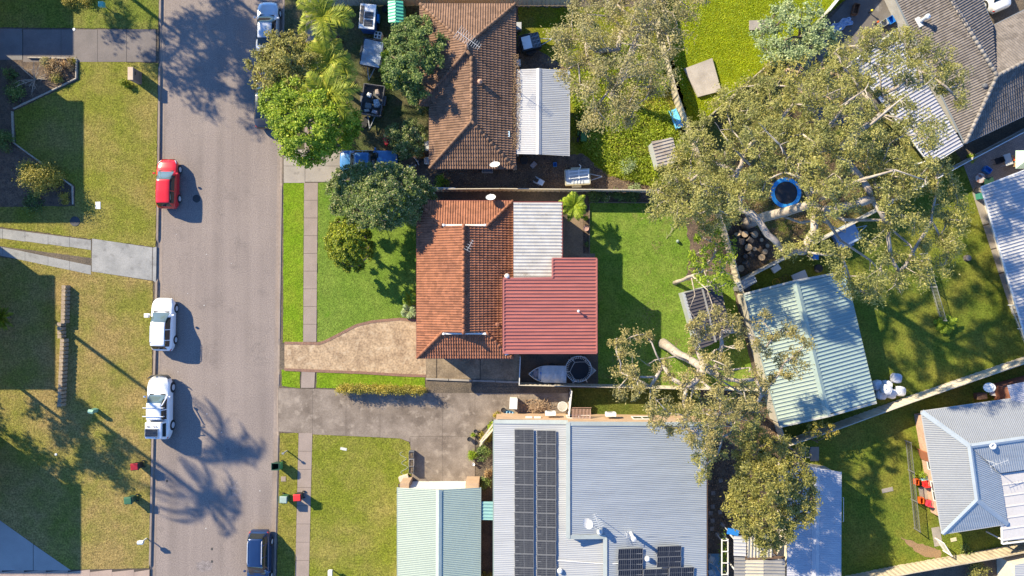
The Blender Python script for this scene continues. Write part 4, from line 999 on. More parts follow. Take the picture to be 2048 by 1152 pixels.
    for sx in wheels:
        for s in (-1, 1):
            x = sx * L_; y = s * (wid(x) - .09)
            wh = MB().lathe((x, y, rimw), [(rimw * .6, -.115), (rimw * .93, -.115), (rimw, -.07), (rimw, .07), (rimw * .93, .115), (rimw * .6, .115)], 20, 'Y').build('wheel', tyre_m, th)
            r_ = MB().lathe((x, y + s * .108, rimw), [(rimw * .66, -.01), (rimw * .62, .008), (rimw * .2, .014), (0.01, .014)], 14, 'Y'); r_.build('rim', rim_m, wh)
            MB().lathe((x, s * (wid(x) - .02), rimw + .02), [(rimw * 1.16, -.02), (rimw * 1.16, .024), (.02, .024)], 20, 'Y').build('wheel_arch', dark_pl, th)
    for s in (-1, 1):
        x = L_ * .462; MB().tube([(x - .22, s * wid(x - .22) * .93, zb(x - .22) - .05), (x, s * wid(x) * .86, zb(x) - .1), (x + .07, s * wid(x) * .66, zb(x) - .13)], [.05, .085, .05], 8).build('headlight', lamp_c, th, smooth=True)
        x = -L_ * .475; MB().tube([(x + .1, s * wid(x + .1) * .95, zb(x) - .18), (x - .03, s * wid(x) * .86, zb(x) - .18)], .09, 8).build('tail_light', lamp_r, th, smooth=True)
        x = xw * .72 + xf * .28; MB().box((x, s * (hw_ + .09), zb(x) + .08), (.14, .2, .14)).build('mirror', colr if colr is not None else dark_pl, th, bevel=.03)
    MB().box((L_ * .487, 0, zb(L_ * .45) - .22), (.06, hw_ * 1.0, .14)).build('grille', dark_pl, th, bevel=.01)
    MB().box((xw - .02, 0, zb(xw) + .03), (.1, hw_ * 1.4, .02)).build('cowl', dark_pl, th)
    if rails:
        for s in (-1, 1):
            MB().tube([(xf - .1, s * hw_ * .60, H_ - .05), (xf - .25, s * hw_ * .62, H_ + .03), (xr_ + .3, s * hw_ * .62, H_ + .03), (xr_ + .15, s * hw_ * .6, H_ - .06)], .025, 6).build('roof_rail', chrome, th)
    return th
UPW = R(90)
white_p = paint('paint_white', (.80, .80, .80)); red_p = paint('paint_red', (.62, .015, .02), .28); navy_p = paint('paint_navy', (.012, .035, .11), .28, .2)
blue_p = paint('paint_blue', (.04, .18, .42), .35); silver_p = paint('paint_silver', (.50, .52, .55), .3, .3); black_p = paint('paint_black', (.02, .022, .03), .3)
HATCH = [(-.5, .62), (-.47, .92), (-.40, 1.0), (.0, .96), (.18, .95), (.30, .90), (.42, .80), (.48, .66), (.5, .5)]
SUVB = [(-.5, .68), (-.475, .98), (-.40, 1.06), (.0, 1.02), (.19, 1.0), (.30, .97), (.42, .88), (.48, .74), (.5, .55)]
SED = [(-.5, .66), (-.475, .92), (-.36, 1.0), (.0, .94), (.18, .93), (.30, .89), (.42, .79), (.48, .66), (.5, .5)]
car('hatchback', 'red hatchback parked at the left kerb beside the tar patch', 343, 370, UPW + R(-1), 4.15, 1.74, 1.50, HATCH, (.255, .04, -.40, -.475), red_p, ((.02, .42), (.46, .98)), front_gl=glass_sky)
car('wagon', 'white rounded crossover at the left kerb next to the white letterbox', 334.5, 648, UPW + R(-1.5), 4.45, 1.84, 1.64, SUVB, (.245, .03, -.38, -.475), white_p, ((.0, .2), (.23, .56), (.59, .99)), rails=True, front_gl=glass_sky)
car('wagon', 'dark navy wagon with chrome roof rails parked at the right kerb', 524, 1113, -UPW + R(-1), 4.9, 1.88, 1.74, SUVB, (.22, .02, -.42, -.485), navy_p, ((.0, .2), (.23, .56), (.59, .99)), rails=True)
car('sedan', 'silver sedan near the top right kerb, half under the olive tree', 541, 63, UPW + R(-1.5), 4.6, 1.78, 1.45, SED, (.22, .03, -.20, -.36), silver_p, ((.0, .42), (.46, .99)))
car('sedan', 'dark car at the right kerb mostly hidden under the bright green tree', 537, 204, UPW, 4.8, 1.84, 1.55, SED, (.22, .03, -.20, -.36), black_p, ((.0, .42), (.46, .99)))
car('sedan', 'bright blue sedan in the driveway, half covered by the flowering tree', 741, 326, R(0), 4.85, 1.84, 1.45, SED, (.17, .01, -.19, -.335), blue_p, ((.0, .42), (.46, .99)), z=G + .02, group=None)
car('sedan', 'white sedan parked beyond the grey tiled house, only its tail in view', 1972, -24, R(112), 4.6, 1.8, 1.45, SED, (.22, .03, -.20, -.36), white_p, ((.0, .42), (.46, .99)), z=G, group=None)
# dual cab ute with canopy, racks and a solar panel
ute = car('ute', 'white dual cab ute with canopy, roof racks and a solar panel, left kerb', 328.5, 812, UPW + R(-.5), 5.25, 1.88, 1.80, [(-.5, .85), (-.485, 1.10), (-.40, 1.14), (.0, 1.12), (.20, 1.10), (.32, 1.07), (.43, 1.0), (.485, .88), (.5, .65)], (.225, .085, -.16, -.185), white_p, ((.0, .45), (.5, .99)), rimw=.39, wheels=(.315, -.29), front_gl=glass_sky)
cn = MB(); Lx = 5.25
cn.add([(x, y, z) for (x, wy, z) in ((-.20 * Lx, .82, 1.1), (-.475 * Lx, .82, 1.1), (-.20 * Lx, .66, 1.84), (-.455 * Lx, .66, 1.80)) for y in (-wy, wy)], [(0, 1, 3, 2), (4, 6, 7, 5), (0, 2, 6, 4), (1, 5, 7, 3), (0, 4, 5, 1), (2, 3, 7, 6)])
can = cn.build('canopy', white_p, ute, bevel=.07, fixn=True)
for s in (-1, 1):
    MB().add([(-.225 * Lx, s * .80, 1.25), (-.44 * Lx, s * .80, 1.25), (-.425 * Lx, s * .72, 1.66), (-.225 * Lx, s * .72, 1.66)], [(0, 1, 2, 3)]).build('side_window', car_glass, can)
MB().add([(-.472 * Lx, -.6, 1.3), (-.472 * Lx, .6, 1.3), (-.460 * Lx, .52, 1.7), (-.460 * Lx, -.52, 1.7)], [(0, 1, 2, 3)]).build('rear_window', car_glass, can)
sp = MB().box((-.36 * Lx, .08, 1.87), (.62, 1.02, .03)).build('solar_panel', solar_mat('solar_cells_small', .125, .1), can)
MB().box((-.36 * Lx, .08, 1.862), (.70, 1.10, .025)).build('frame', white_m, can)
for x, y in ((-.265, -.3), (-.265, -.1), (-.265, .3), (-.265, .42), (-.435, -.3)): MB().box((x * Lx, y, 1.86), (.06, .08, .05)).build('clamp', dark_pl, can)
for x in (.03, -.105): MB().tube([(x * Lx, -.86, 1.70), (x * Lx, -.84, 1.86), (x * Lx, .84, 1.86), (x * Lx, .86, 1.70)], .035, 6).build('roof_rack', chrome, ute)
bb = MB(); xx = .515 * Lx
for zz in (.62, .85, 1.05): bb.tube([(xx - .25, -.85, zz), (xx - .02, -.6, zz), (xx + .02, 0, zz), (xx - .02, .6, zz), (xx - .25, .85, zz)], .04, 6)
for y in (-.4, .4): bb.tube([(xx, y, .5), (xx, y, 1.1)], .04, 6)
bb.build('bull_bar', dark_pl, ute)
MB().tube([(.215 * Lx, -.86, 1.15), (.19 * Lx, -.88, 1.3), (.08 * Lx, -.76, 1.80), (.07 * Lx, -.75, 1.9)], .05, 8).build('snorkel', white_p, ute)
# ================================================================ FENCES AND WALLS
def fence(name, label, pxs, hgt, mat, panel=2.4, style='steel', rail_m=None, post_m=None, thick=.035):
    """panels, posts and rails along a ground line given in photograph positions"""
    p0 = W(*pxs[0]); th = thing(name, label, 'fence', (p0.x, p0.y, 0)); rail_m = rail_m or mat; post_m = post_m or rail_m
    cache = {}
    for a, b in zip(pxs[:-1], pxs[1:]):
        A, B = W(*a), W(*b); L_ = (B - A).length; n = max(1, round(L_ / panel)); l = L_ / n; an = math.atan2(B.y - A.y, B.x - A.x)
        if style == 'steel':
            m = MB(); k = max(4, int(l / .1)); xs = [l * i / k for i in range(k + 1)]; v = []
            for i, x in enumerate(xs):
                y = .02 if i % 4 in (1, 2) else -.015
                v += [(x, y, .04), (x, y, hgt)]
            v2 = [(x, y + .006, z) for x, y, z in v]; o = len(v)
            m.add(v, [(2 * i, 2 * i + 2, 2 * i + 3, 2 * i + 1) for i in range(k)])
        elif style == 'paling':
            m = MB(); k = max(4, int(l / .12))
            for i in range(k): m.box((l * (i + .5) / k, random.uniform(-.006, .006), (hgt + random.uniform(-.03, .02)) / 2 + .02), (.105, .02, hgt))
        else:   # wire / pool bars
            m = MB(); k = max(4, int(l / .12))
            for i in range(k): m.box((l * (i + .5) / k, 0, hgt / 2 + .05), (.02, .02, hgt - .1))
        src = None
        for i in range(n):
            if src is None: src = m.build('panel', mat, th); ob = src
            else: ob = src.copy(); COL.objects.link(ob)
            q = A.lerp(B, i / n); ob.location = (q.x - p0.x, q.y - p0.y, G * .9 + random.uniform(-.02, .02)); ob.rotation_euler = (0, 0, an)
        for rb in (MB().box((L_ / 2, 0, hgt + .02), (L_, thick + .03, .05)), MB().box((L_ / 2, .045, .25), (L_, .03, .06))):
            rl = rb.build('rail', rail_m, th); rl.location = (A.x - p0.x, A.y - p0.y, G * .9); rl.rotation_euler = (0, 0, an)
        ps = None
        for i in range(n + 1):
            if ps is None: ps = MB().box((0, .0, (hgt + .06) / 2), (.065, .075, hgt + .07)).build('post', post_m, th); ob = ps
            else: ob = ps.copy(); COL.objects.link(ob)
            q = A.lerp(B, i / n); ob.location = (q.x - p0.x, q.y - p0.y, G * .9); ob.rotation_euler = (0, 0, an)
    return th
f_cream = steel('fence_cream', (.55, .48, .37), .55, .9, ((.36, .30, .22), .8, .55, .75)); f_tan = steel('fence_tan', (.47, .40, .29), .6, .86, ((.28, .22, .16), .8, .55, .75)); f_grey = steel('fence_grey', (.40, .39, .36), .6, .85)
f_white = steel('fence_white', (.70, .69, .66), .5); f_beige = steel('fence_beige', (.50, .44, .34), .6)
fence('steel_fence', 'beige ribbed fence along the top edge above the brown tiled house', [(640, 13), (1140, 12)], 1.75, f_beige)
fence('steel_fence', 'cream ribbed fence between the brown tiled and terracotta tiled houses', [(868, 384), (1000, 383), (1414, 387)], 1.6, f_cream)
fence('steel_fence', 'cream ribbed fence behind the boat and trampoline', [(1038, 765), (1270, 770), (1522, 776)], 1.5, f_cream)
fence('steel_fence', 'grey ribbed fence between back lawn and the large green shed', [(1418, 392), (1450, 500), (1488, 640), (1524, 772), (1556, 878)], 1.65, f_tan)
fence('steel_fence', 'tan ribbed fence running down beside the blue slide', [(1290, -60), (1316, 90), (1345, 200), (1412, 384)], 1.7, f_tan)
fence('steel_fence', 'tan ribbed fence from the lime lawn to the concrete slab', [(1390, 258), (1640, 38)], 1.6, f_tan)
fence('steel_fence', 'pale topped fence running off the top beside the courtyard', [(1640, 38), (1720, -60)], 1.7, f_grey, rail_m=f_white)
fence('steel_fence', 'long grey fence running diagonally past the log pile and blue mat', [(1478, 558), (1620, 486), (1760, 412)], 1.7, f_grey, rail_m=f_cream)
fence('steel_fence', 'white railed fence between grey tiled house and paved patio', [(1760, 412), (1920, 325), (2200, 178)], 1.6, f_grey, rail_m=f_white)
fence('steel_fence', 'tan fence below the bulk bags, sloping up to the right edge', [(1560, 882), (1660, 848), (1800, 797), (2000, 728), (2180, 668)], 1.7, f_cream)
fence('steel_fence', 'tan fence along the lower right corner below the blue house', [(1690, 1150), (1800, 1128), (1960, 1100), (2180, 1055)], 1.7, f_tan)
fence('steel_fence', 'short white fence closing the yard between driveway and small lawn', [(1140, 777), (1134, 836)], 1.6, f_white)
fence('side_gate', 'narrow white gate between house corner and boundary fence by the boat', [(1040, 711), (1038, 763)], 1.5, f_white, 2.3)
fence('picket_fence', 'short white picket fence beside the flowering tree', [(862, 379), (912, 380)], 1.0, f_white, 2.0, 'paling')
fence('low_rail', 'thin steel rail beside the red chairs outside the blue house', [(1826, 1055), (1808, 880)], .9, M('steel_thin', (.16, .16, .15)), 2.4, 'bars', thick=-.01)
fence('pool_fence', 'white barred gate panel at the lower corner of the blue house', [(1868, 1075), (1884, 1100)], 1.2, f_white, 1.2, 'bars')
fence('pool_fence', 'white barred side fence at the right edge by the white ribbed roof', [(2014, 610), (2052, 704)], 1.2, f_white, 2.0, 'bars')
fence('wire_fence', 'thin wire fence crossing the east lawn to the palm clump', [(1838, 508), (1876, 640)], 1.0, M('wire', (.30, .30, .28)), 2.4, 'bars', thick=-.012)
fence('timber_gate', 'cream panelled side gate under the slanting brace by the planter bed', [(962, 882), (988, 850)], 1.7, f_cream, 2.0, 'paling')

# block retaining wall on the left lawn: every block its own piece
wall_m = M('block_sandstone', (.34, .255, .17), .92, (.24, .18, .125), 3, fine=.25, fsc=9, bump=.01)
rw = thing('retaining_wall', 'low sandstone coloured block retaining wall stepping down the left lawn', 'wall', W(137, 690, 0))
src = None
def put_block(x, y, z, rot, wd=.3):
    global src
    if src is None: src = MB().add([(-.16, -.15, -.1), (.10, -.15, -.1), (.17, -.09, -.1), (.17, .09, -.1), (.10, .15, -.1), (-.16, .15, -.1), (-.16, -.15, .1), (.10, -.15, .1), (.17, -.09, .1), (.17, .09, .1), (.10, .15, .1), (-.16, .15, .1)], [(5, 4, 3, 2, 1, 0), (6, 7, 8, 9, 10, 11)] + [(i, (i + 1) % 6, 6 + (i + 1) % 6, 6 + i) for i in range(6)]).build('block', wall_m, rw); ob = src
    else: ob = src.copy(); COL.objects.link(ob)
    c = W(x, y); o = ORG[rw.name]; ob.location = (c.x - o.x, c.y - o.y, z); ob.rotation_euler = (0, 0, rot + random.uniform(-.04, .04))
for xa, ya, xb_, yb in ((139, 574, 137, 650), (130, 648, 131, 680), (136, 680, 130, 815)):
    n = int(abs(yb - ya) / 7.6)
    for i in range(n):
        for lv in range(3): put_block(xa + (xb_ - xa) * i / n - lv * .6, ya + (yb - ya) * i / n, .2 + lv * .2, 0)
# edging of the garden beds: pieces of pale sleeper and stone
def edging(label, pts, mat, step=.75, h=.22, w=.09):
    p0 = W(*pts[0]); th = thing('garden_edging', label, 'edging', (p0.x, p0.y, 0))
    for a, b in zip(pts[:-1], pts[1:]):
        A, B = W(*a), W(*b); n = max(1, round((B - A).length / step))
        for i in range(n):
            q, r = A.lerp(B, i / n), A.lerp(B, (i + .97) / n); dz = random.uniform(-.02, .02)
            MB().bar(q + P((0, 0, G + h / 2 - .05 + dz)), r + P((0, 0, G + h / 2 - .05 + dz)), w, h).build('edging_piece', mat, th, world=True, bevel=.01)
sleeper = M('sleeper_pale', (.42, .37, .30), .9, (.30, .26, .21), 4, fine=.2)
edging('pale sleeper edging round the shrub bed at the upper left', [(60, 117), (156, 119), (156, 158), (120, 176), (30, 219)], sleeper)
edging('stepped timber edging of the lower left flower bed', [(28, 224), (30, 286), (90, 330), (148, 373), (149, 410)], sleeper)
edging('dark timber edging between back lawn and side bed with pots', [(1178, 408), (1178, 508)], M('sleeper_dark', (.16, .12, .09)), 1.2)
edging('dark timber edging under the ferns along the top of the back lawn', [(1180, 405), (1300, 406)], M('sleeper_dark', (.16, .12, .09)), 1.2)
edging('pale concrete kerb between hedge strip and the side concrete', [(852, 757), (1038, 764)], conc_pale, 1.8, .16, .16)
# ================================================================ TREES AND PLANTS
def quads_mesh(name, mat, verts, parent, nper=4, tri=False, kind=None):
    """verts: (n*4,3) array of separate leaf diamonds"""
    n = len(verts) // 4; me = bpy.data.meshes.new(name)
    me.vertices.add(n * 4); me.vertices.foreach_set('co', verts.astype(np.float32).ravel())
    me.loops.add(n * 4); me.loops.foreach_set('vertex_index', np.arange(n * 4, dtype=np.int32))
    me.polygons.add(n); me.polygons.foreach_set('loop_start', np.arange(0, n * 4, 4, dtype=np.int32)); me.polygons.foreach_set('loop_total', np.full(n, 4, dtype=np.int32))
    me.update(calc_edges=True); me.materials.append(mat)
    ob = bpy.data.objects.new(name, me); COL.objects.link(ob)
    if parent is not None: ob.parent = parent; ORG[ob.name] = ORG.get(parent.name, Vector())
    if kind: ob['kind'] = kind
    return ob
def leaf_quads(cen, ln, wd, up=.35, droop=0.0, outward=None):
    n = len(cen); rs = np.random
    nrm = rs.normal(size=(n, 3)); nrm[:, 2] = np.abs(nrm[:, 2]) + up
    if outward is not None: nrm += outward * .8
    nrm /= np.linalg.norm(nrm, axis=1, keepdims=True)
    dr = rs.normal(size=(n, 3)); dr[:, 2] -= droop
    dr -= nrm * np.sum(dr * nrm, axis=1, keepdims=True); dr /= np.linalg.norm(dr, axis=1, keepdims=True) + 1e-9
    sd = np.cross(nrm, dr); l = ln * rs.uniform(.65, 1.3, (n, 1)); w = wd * rs.uniform(.7, 1.25, (n, 1))
    out = np.empty((n, 4, 3)); out[:, 0] = cen - dr * l / 2; out[:, 1] = cen + sd * w / 2 + dr * l * .05; out[:, 2] = cen + dr * l / 2; out[:, 3] = cen - sd * w / 2 + dr * l * .05
    return out.reshape(-1, 3)
def in_poly(x, y, poly):
    r = False; j = len(poly) - 1
    for i in range(len(poly)):
        (xi, yi), (xj, yj) = poly[i], poly[j]
        if (yi > y) != (yj > y) and x < (xj - xi) * (y - yi) / (yj - yi) + xi: r = not r
        j = i
    return r
bark_gum = M('bark_gum_pale', (.40, .345, .285), .85, (.26, .21, .17), 1.5, fine=.18, fsc=7, bump=.01, dirt=((.20, .15, .12), 2.5, .62, .78))
bark_tan = M('bark_gum_tan', (.36, .25, .17), .85, (.25, .18, .13), 1.8, fine=.2, fsc=8, dirt=((.45, .39, .32), 2.0, .58, .74))
bark_brown = M('bark_brown', (.16, .12, .085), .9, (.10, .075, .055), 3, fine=.2)
lf_gum = leafmat('leaf_gum_olive', (.22, .225, .055), (.40, .375, .12), (.50, .44, .19), .4)
lf_gum2 = leafmat('leaf_gum_grey', (.25, .23, .085), (.44, .385, .175), (.52, .44, .24), .4)
lf_gum3 = leafmat('leaf_gum_dusky', (.25, .22, .07), (.45, .385, .155), (.53, .44, .21), .4)
lf_bright = leafmat('leaf_bright_green', (.15, .25, .016), (.36, .46, .035), (.52, .55, .07), .42)
lf_olive = leafmat('leaf_olive', (.19, .185, .04), (.37, .34, .085), (.47, .41, .15), .38)
lf_dark = leafmat('leaf_dark_green', (.075, .14, .032), (.21, .28, .075), (.40, .42, .16), .35)
lf_flower = leafmat('leaf_green_pale_blossom', (.075, .135, .03), (.25, .30, .09), (.68, .58, .36), .35)
lf_yellow = leafmat('leaf_yellow_green', (.085, .13, .008), (.30, .345, .018), (.52, .50, .05), .35)
lf_gold = leafmat('leaf_golden', (.26, .22, .03), (.47, .39, .07), (.55, .45, .13), .33)
lf_silver = leafmat('leaf_silver_green', (.22, .29, .12), (.41, .48, .235), (.56, .60, .36), .35)
lf_palm = leafmat('leaf_palm', (.19, .25, .018), (.41, .45, .05), (.58, .50, .09), .38)
lf_brown = leafmat('leaf_russet', (0.208, 0.128, 0.061), (0.416, 0.277, 0.135), (0.576, 0.420, 0.230), .25)
lf_dead = M('twig_grey', (.38, .32, .25), .9)

def tree(name, label, base, poly, h0, h1, spacing, mat, bark, trunk_r, leaf=(.26, .09), per=170, cr=(.65, 1.1), fork=.4, keep=1.0, dome=.7, gaps=(), lean=(0, 0), cat='tree', group=None, flat=.55, sub=7, bare=None, twigs=True, trunk_top=None, seed=0, dens_edge=1.0, reach_low=0.0):
    """crown outline `poly` is where the crown shows in the photograph; foliage hangs in clumps at h0..h1 carried by limbs from the trunk"""
    rs = random.Random(seed + int(base[0] * 7 + base[1])); B = W(base[0], base[1]); B.z = G * .6
    th = thing(name, label, cat, (B.x, B.y, 0), 0, group)
    cx = sum(p[0] for p in poly) / len(poly); cy = sum(p[1] for p in poly) / len(poly)
    rad = max(math.hypot(p[0] - cx, p[1] - cy) for p in poly)
    xs = [p[0] for p in poly]; ys2 = [p[1] for p in poly]; cl = []; tries = 0
    sp_px = spacing * PXM * 1.2
    while tries < 6000:
        tries += 1; x, y = rs.uniform(min(xs), max(xs)), rs.uniform(min(ys2), max(ys2))
        if not in_poly(x, y, poly) or any(math.hypot(x - a, y - b) < r for a, b, r in gaps): continue
        if any(math.hypot(x - q[0], y - q[1]) < sp_px for q in cl): continue
        if rs.random() > keep: continue
        e = min(1, math.hypot(x - cx, y - cy) / rad)
        h = h0 + (h1 - h0) * (dome * (1 - e * e) + (1 - dome) * rs.random()) + rs.uniform(-.4, .4)
        cl.append((x, y, max(.5, h)))
    C = [W(*q) for q in cl]
    if not C: return th
    top = W(*trunk_top) if trunk_top else Vector((B.x + lean[0], B.y + lean[1], h0 + (h1 - h0) * fork))
    # skeleton
    nodes = []; npts = 7
    for i in range(npts):
        t = i / (npts - 1); q = B.lerp(top, t) + Vector((rs.uniform(-1, 1), rs.uniform(-1, 1), 0)) * (.06 * top.z * .25 * math.sin(math.pi * t))
        nodes.append([q, i - 1])
    paths = [list(range(npts))]
    ctr = top
    for c in sorted(C, key=lambda c: (c - ctr).length):
        best = min(range(2, len(nodes)), key=lambda k: (nodes[k][0] - c).length + max(0, nodes[k][0].z - c.z + .4) * 1.6 + .12 * (nodes[k][0] - ctr).length * 0 + (0.9 if k < npts - 2 else 0))
        a = nodes[best][0]; L_ = (c - a).length; k = max(2, int(L_ / .8)); pth = [best]
        for i in range(1, k + 1):
            t = i / k; q = a.lerp(c, t) + Vector((0, 0, .10 * L_ * math.sin(math.pi * t))) + Vector((rs.uniform(-1, 1), rs.uniform(-1, 1), rs.uniform(-.6, .6))) * (.07 * L_ * math.sin(math.pi * t))
            nodes.append([q, pth[-1]]); pth.append(len(nodes) - 1)
        paths.append(pth)
    cnt = [0.0] * len(nodes)
    tips = [p[-1] for p in paths[1:]]
    for t in tips:
        k = t
        while k >= 0: cnt[k] += 1; k = nodes[k][1]
    tot = max(cnt)
    rr = [max(.014, trunk_r * (c / tot) ** .52) for c in cnt]
    tr = MB(); r0 = [trunk_r * (1.25 if i == 0 else 1 - .28 * i / (npts - 1)) for i in range(npts)]
    tr.tube([nodes[i][0] for i in range(npts)], r0, 10)
    tro = tr.build('trunk', bark, th, smooth=True, world=True)
    lb = MB()
    for pth in paths[1:]:
        rads = [min(rr[k], trunk_r * .68) for k in pth]; rads[0] = rads[1] if len(rads) > 1 else rads[0]
        lb.tube([nodes[k][0] for k in pth], rads, 5, True)
    # foliage
    allc = []; outw = []
    for c, q in zip(C, cl):
        r = rs.uniform(*cr); m = max(3, int(sub * rs.uniform(.7, 1.3)))
        for s in range(m):
            dv = Vector((rs.gauss(0, 1), rs.gauss(0, 1), rs.gauss(.25, .8))).normalized(); rr_ = r * rs.uniform(.45, 1.0)
            sc = c + Vector((dv.x * rr_, dv.y * rr_, dv.z * rr_ * flat))
            if twigs and rs.random() < .5: lb.tube([c - Vector((0, 0, .25 * r)), (c + sc) / 2 + Vector((0, 0, -.08)), sc], [.022, .016, .008], 4, False)
            k = int(per / m * rs.uniform(.6, 1.4)); g = np.random.normal(size=(k, 3)) * np.array([.42, .42, .26]) * r * .62 + np.array(sc)
            allc.append(g); outw.append(np.tile(np.array([dv.x, dv.y, dv.z * .5 + .3]), (k, 1)))
    if bare:
        for q in bare:
            pts_ = [W(*u) for u in q[0]]; lb.tube(pts_, [q[1] * (1 - .75 * i / (len(pts_) - 1)) for i in range(len(pts_))], 6)
            for i in range(1, len(pts_)):
                for s in range(2):
                    e = pts_[i] + Vector((rs.uniform(-1, 1), rs.uniform(-1, 1), rs.uniform(-.2, .8))) * .8
                    lb.tube([pts_[i], pts_[i].lerp(e, .5) + Vector((0, 0, .1)), e], [q[1] * .3, q[1] * .22, .008], 4, False)
    lb.build('limbs', bark, th, smooth=True, world=True)
    cen = np.concatenate(allc); cen[:, 2] = np.maximum(cen[:, 2], .2); o = ORG[th.name]; cen -= np.array([o.x, o.y, o.z])
    quads_mesh('crown', mat, leaf_quads(cen, leaf[0], leaf[1], up=.8, outward=np.concatenate(outw) * .7), th)
    return th

# --- the large gum in the east, trunk leaning out over the fence
gE_poly = [(1300, 390), (1330, 320), (1380, 290), (1400, 235), (1440, 190), (1490, 165), (1530, 150), (1575, 170), (1620, 150), (1650, 115), (1690, 85), (1740, 62), (1800, 55), (1835, 70), (1860, 100), (1905, 115), (1932, 150), (1915, 200), (1885, 250), (1880, 300), (1905, 345), (1935, 380), (1925, 430), (1905, 500), (1880, 545), (1840, 555), (1810, 520), (1790, 575), (1750, 600), (1700, 585), (1670, 550), (1640, 480), (1590, 520), (1550, 490), (1500, 430), (1460, 470), (1440, 420), (1400, 430), (1340, 430)]
tree('gum_tree', 'huge spreading gum with thick pale trunk over the diagonal fence', (1490, 448), gE_poly, 8.0, 14.5, .84, lf_gum, bark_gum, .45, (.20, .07), 380, (.5, .9), .35, .95, .7,
     gaps=((1570, 388, 44), (1500, 450, 46), (1545, 428, 38), (1600, 412, 28), (1700, 470, 42), (1745, 435, 34), (1655, 455, 34), (1870, 215, 34), (1830, 300, 28), (1470, 330, 26), (1610, 240, 26), (1730, 515, 36), (1800, 480, 36), (1590, 460, 44), (1440, 250, 22), (1690, 200, 22), (1780, 170, 24), (1860, 130, 20), (1660, 330, 22), (1760, 300, 22), (1850, 400, 26), (1540, 300, 20), (1420, 350, 20), (1890, 300, 20), (1720, 380, 20), (1820, 230, 20), (1640, 400, 20)), trunk_top=(1625, 408, 9.0), sub=9,
     bare=[([(1500, 446, 1.5), (1480, 400, 4.5), (1455, 385, 6), (1440, 420, 7)], .10), ([(1640, 420, 8.5), (1690, 440, 9.5), (1760, 440, 10), (1820, 490, 10), (1840, 540, 10)], .16), ([(1640, 420, 8.5), (1680, 480, 9), (1740, 520, 9.3), (1790, 570, 9)], .13), ([(1560, 430, 5), (1600, 445, 6), (1640, 440, 7), (1690, 465, 8)], .12), ([(1600, 330, 12.5), (1660, 250, 13.5), (1700, 200, 14.2), (1730, 180, 14.5)], .15), ([(1620, 400, 9.5), (1590, 340, 12), (1560, 290, 13.6), (1530, 260, 14.2)], .13), ([(1640, 400, 10), (1720, 360, 13), (1790, 340, 14), (1850, 360, 14)], .14), ([(1500, 330, 11.5), (1470, 300, 12.3), (1440, 260, 12.6)], .08), ([(1740, 250, 14), (1800, 200, 14.4), (1850, 170, 14.2)], .08)])
# --- gum at the back corner with a stout white trunk
tree('gum_tree', 'white trunked gum at the lower corner of the back lawn', (1326, 687), [(1222, 690), (1240, 665), (1290, 655), (1300, 700), (1340, 715), (1370, 690), (1385, 640), (1440, 625), (1480, 655), (1530, 640), (1580, 660), (1620, 690), (1600, 730), (1560, 760), (1530, 800), (1480, 815), (1440, 850), (1420, 900), (1380, 900), (1360, 860), (1300, 850), (1280, 800), (1230, 770), (1240, 730)], 6.5, 11.5, .82, lf_gum3, bark_gum, .38, (.20, .07), 270, (.45, .8), .3, .85, .6,
     gaps=((1325, 690, 40), (1345, 705, 32), (1368, 720, 28), (1395, 735, 26), (1290, 730, 24), (1500, 720, 26), (1400, 800, 28), (1470, 790, 26), (1340, 790, 28), (1425, 745, 22), (1450, 690, 22), (1540, 720, 24), (1570, 690, 20), (1320, 760, 20), (1420, 690, 18), (1480, 750, 18), (1270, 700, 14)), trunk_top=(1402, 734, 7.5), sub=8,
     bare=[([(1385, 725, 6.5), (1420, 735, 7.5), (1460, 740, 8.2), (1500, 735, 9)], .17), ([(1375, 722, 6), (1355, 712, 6.2), (1310, 720, 6.5), (1295, 730, 6.8)], .10), ([(1400, 733, 7.3), (1440, 760, 8), (1490, 790, 8.5)], .13), ([(1398, 733, 7.2), (1385, 780, 7.8), (1375, 830, 8)], .11), ([(1402, 733, 7.5), (1430, 700, 8.6), (1470, 690, 9.6)], .10)])
tree('gum_tree', 'small gum leaning over the dark garden shed with bare pale limbs', (1349, 566), [(1388, 500), (1400, 465), (1430, 455), (1455, 480), (1462, 520), (1468, 560), (1440, 590), (1405, 575), (1385, 545)], 4.5, 7.0, .72, lf_bright, bark_gum, .17, (.22, .085), 150, (.45, .7), .35, .9, .6, trunk_top=(1392, 548, 4.0), sub=6,
     bare=[([(1385, 552, 3.6), (1415, 580, 4.3), (1425, 610, 4.8), (1418, 635, 5)], .07), ([(1390, 548, 4), (1420, 540, 5), (1450, 545, 5.4), (1478, 556, 5.5)], .06), ([(1383, 556, 3.5), (1390, 590, 4), (1378, 620, 4.2)], .05)])
tree('gum_tree', 'broad dusty leaved gum at the top between weedy yard and lime lawn', (1225, 195), [(1100, 90), (1125, 45), (1140, -30), (1400, -40), (1400, 5), (1375, 30), (1360, 70), (1345, 110), (1320, 130), (1340, 165), (1320, 185), (1290, 170), (1280, 210), (1260, 240), (1230, 225), (1210, 260), (1180, 250), (1165, 190), (1145, 150), (1110, 115)], 6.5, 12, .92, lf_gum2, bark_gum, .34, (.20, .07), 430, (.65, 1.1), .3, .93, .65, sub=8, trunk_top=(1275, 75, 7.5),
     gaps=((1330, 140, 16), (1200, 90, 12), (1280, 110, 12)), bare=[([(1270, 85, 7), (1240, 50, 8), (1215, 30, 9)], .13), ([(1278, 80, 7.4), (1305, 55, 8), (1325, 10, 9)], .15), ([(1270, 90, 7), (1262, 120, 7), (1245, 150, 7.2)], .10)])
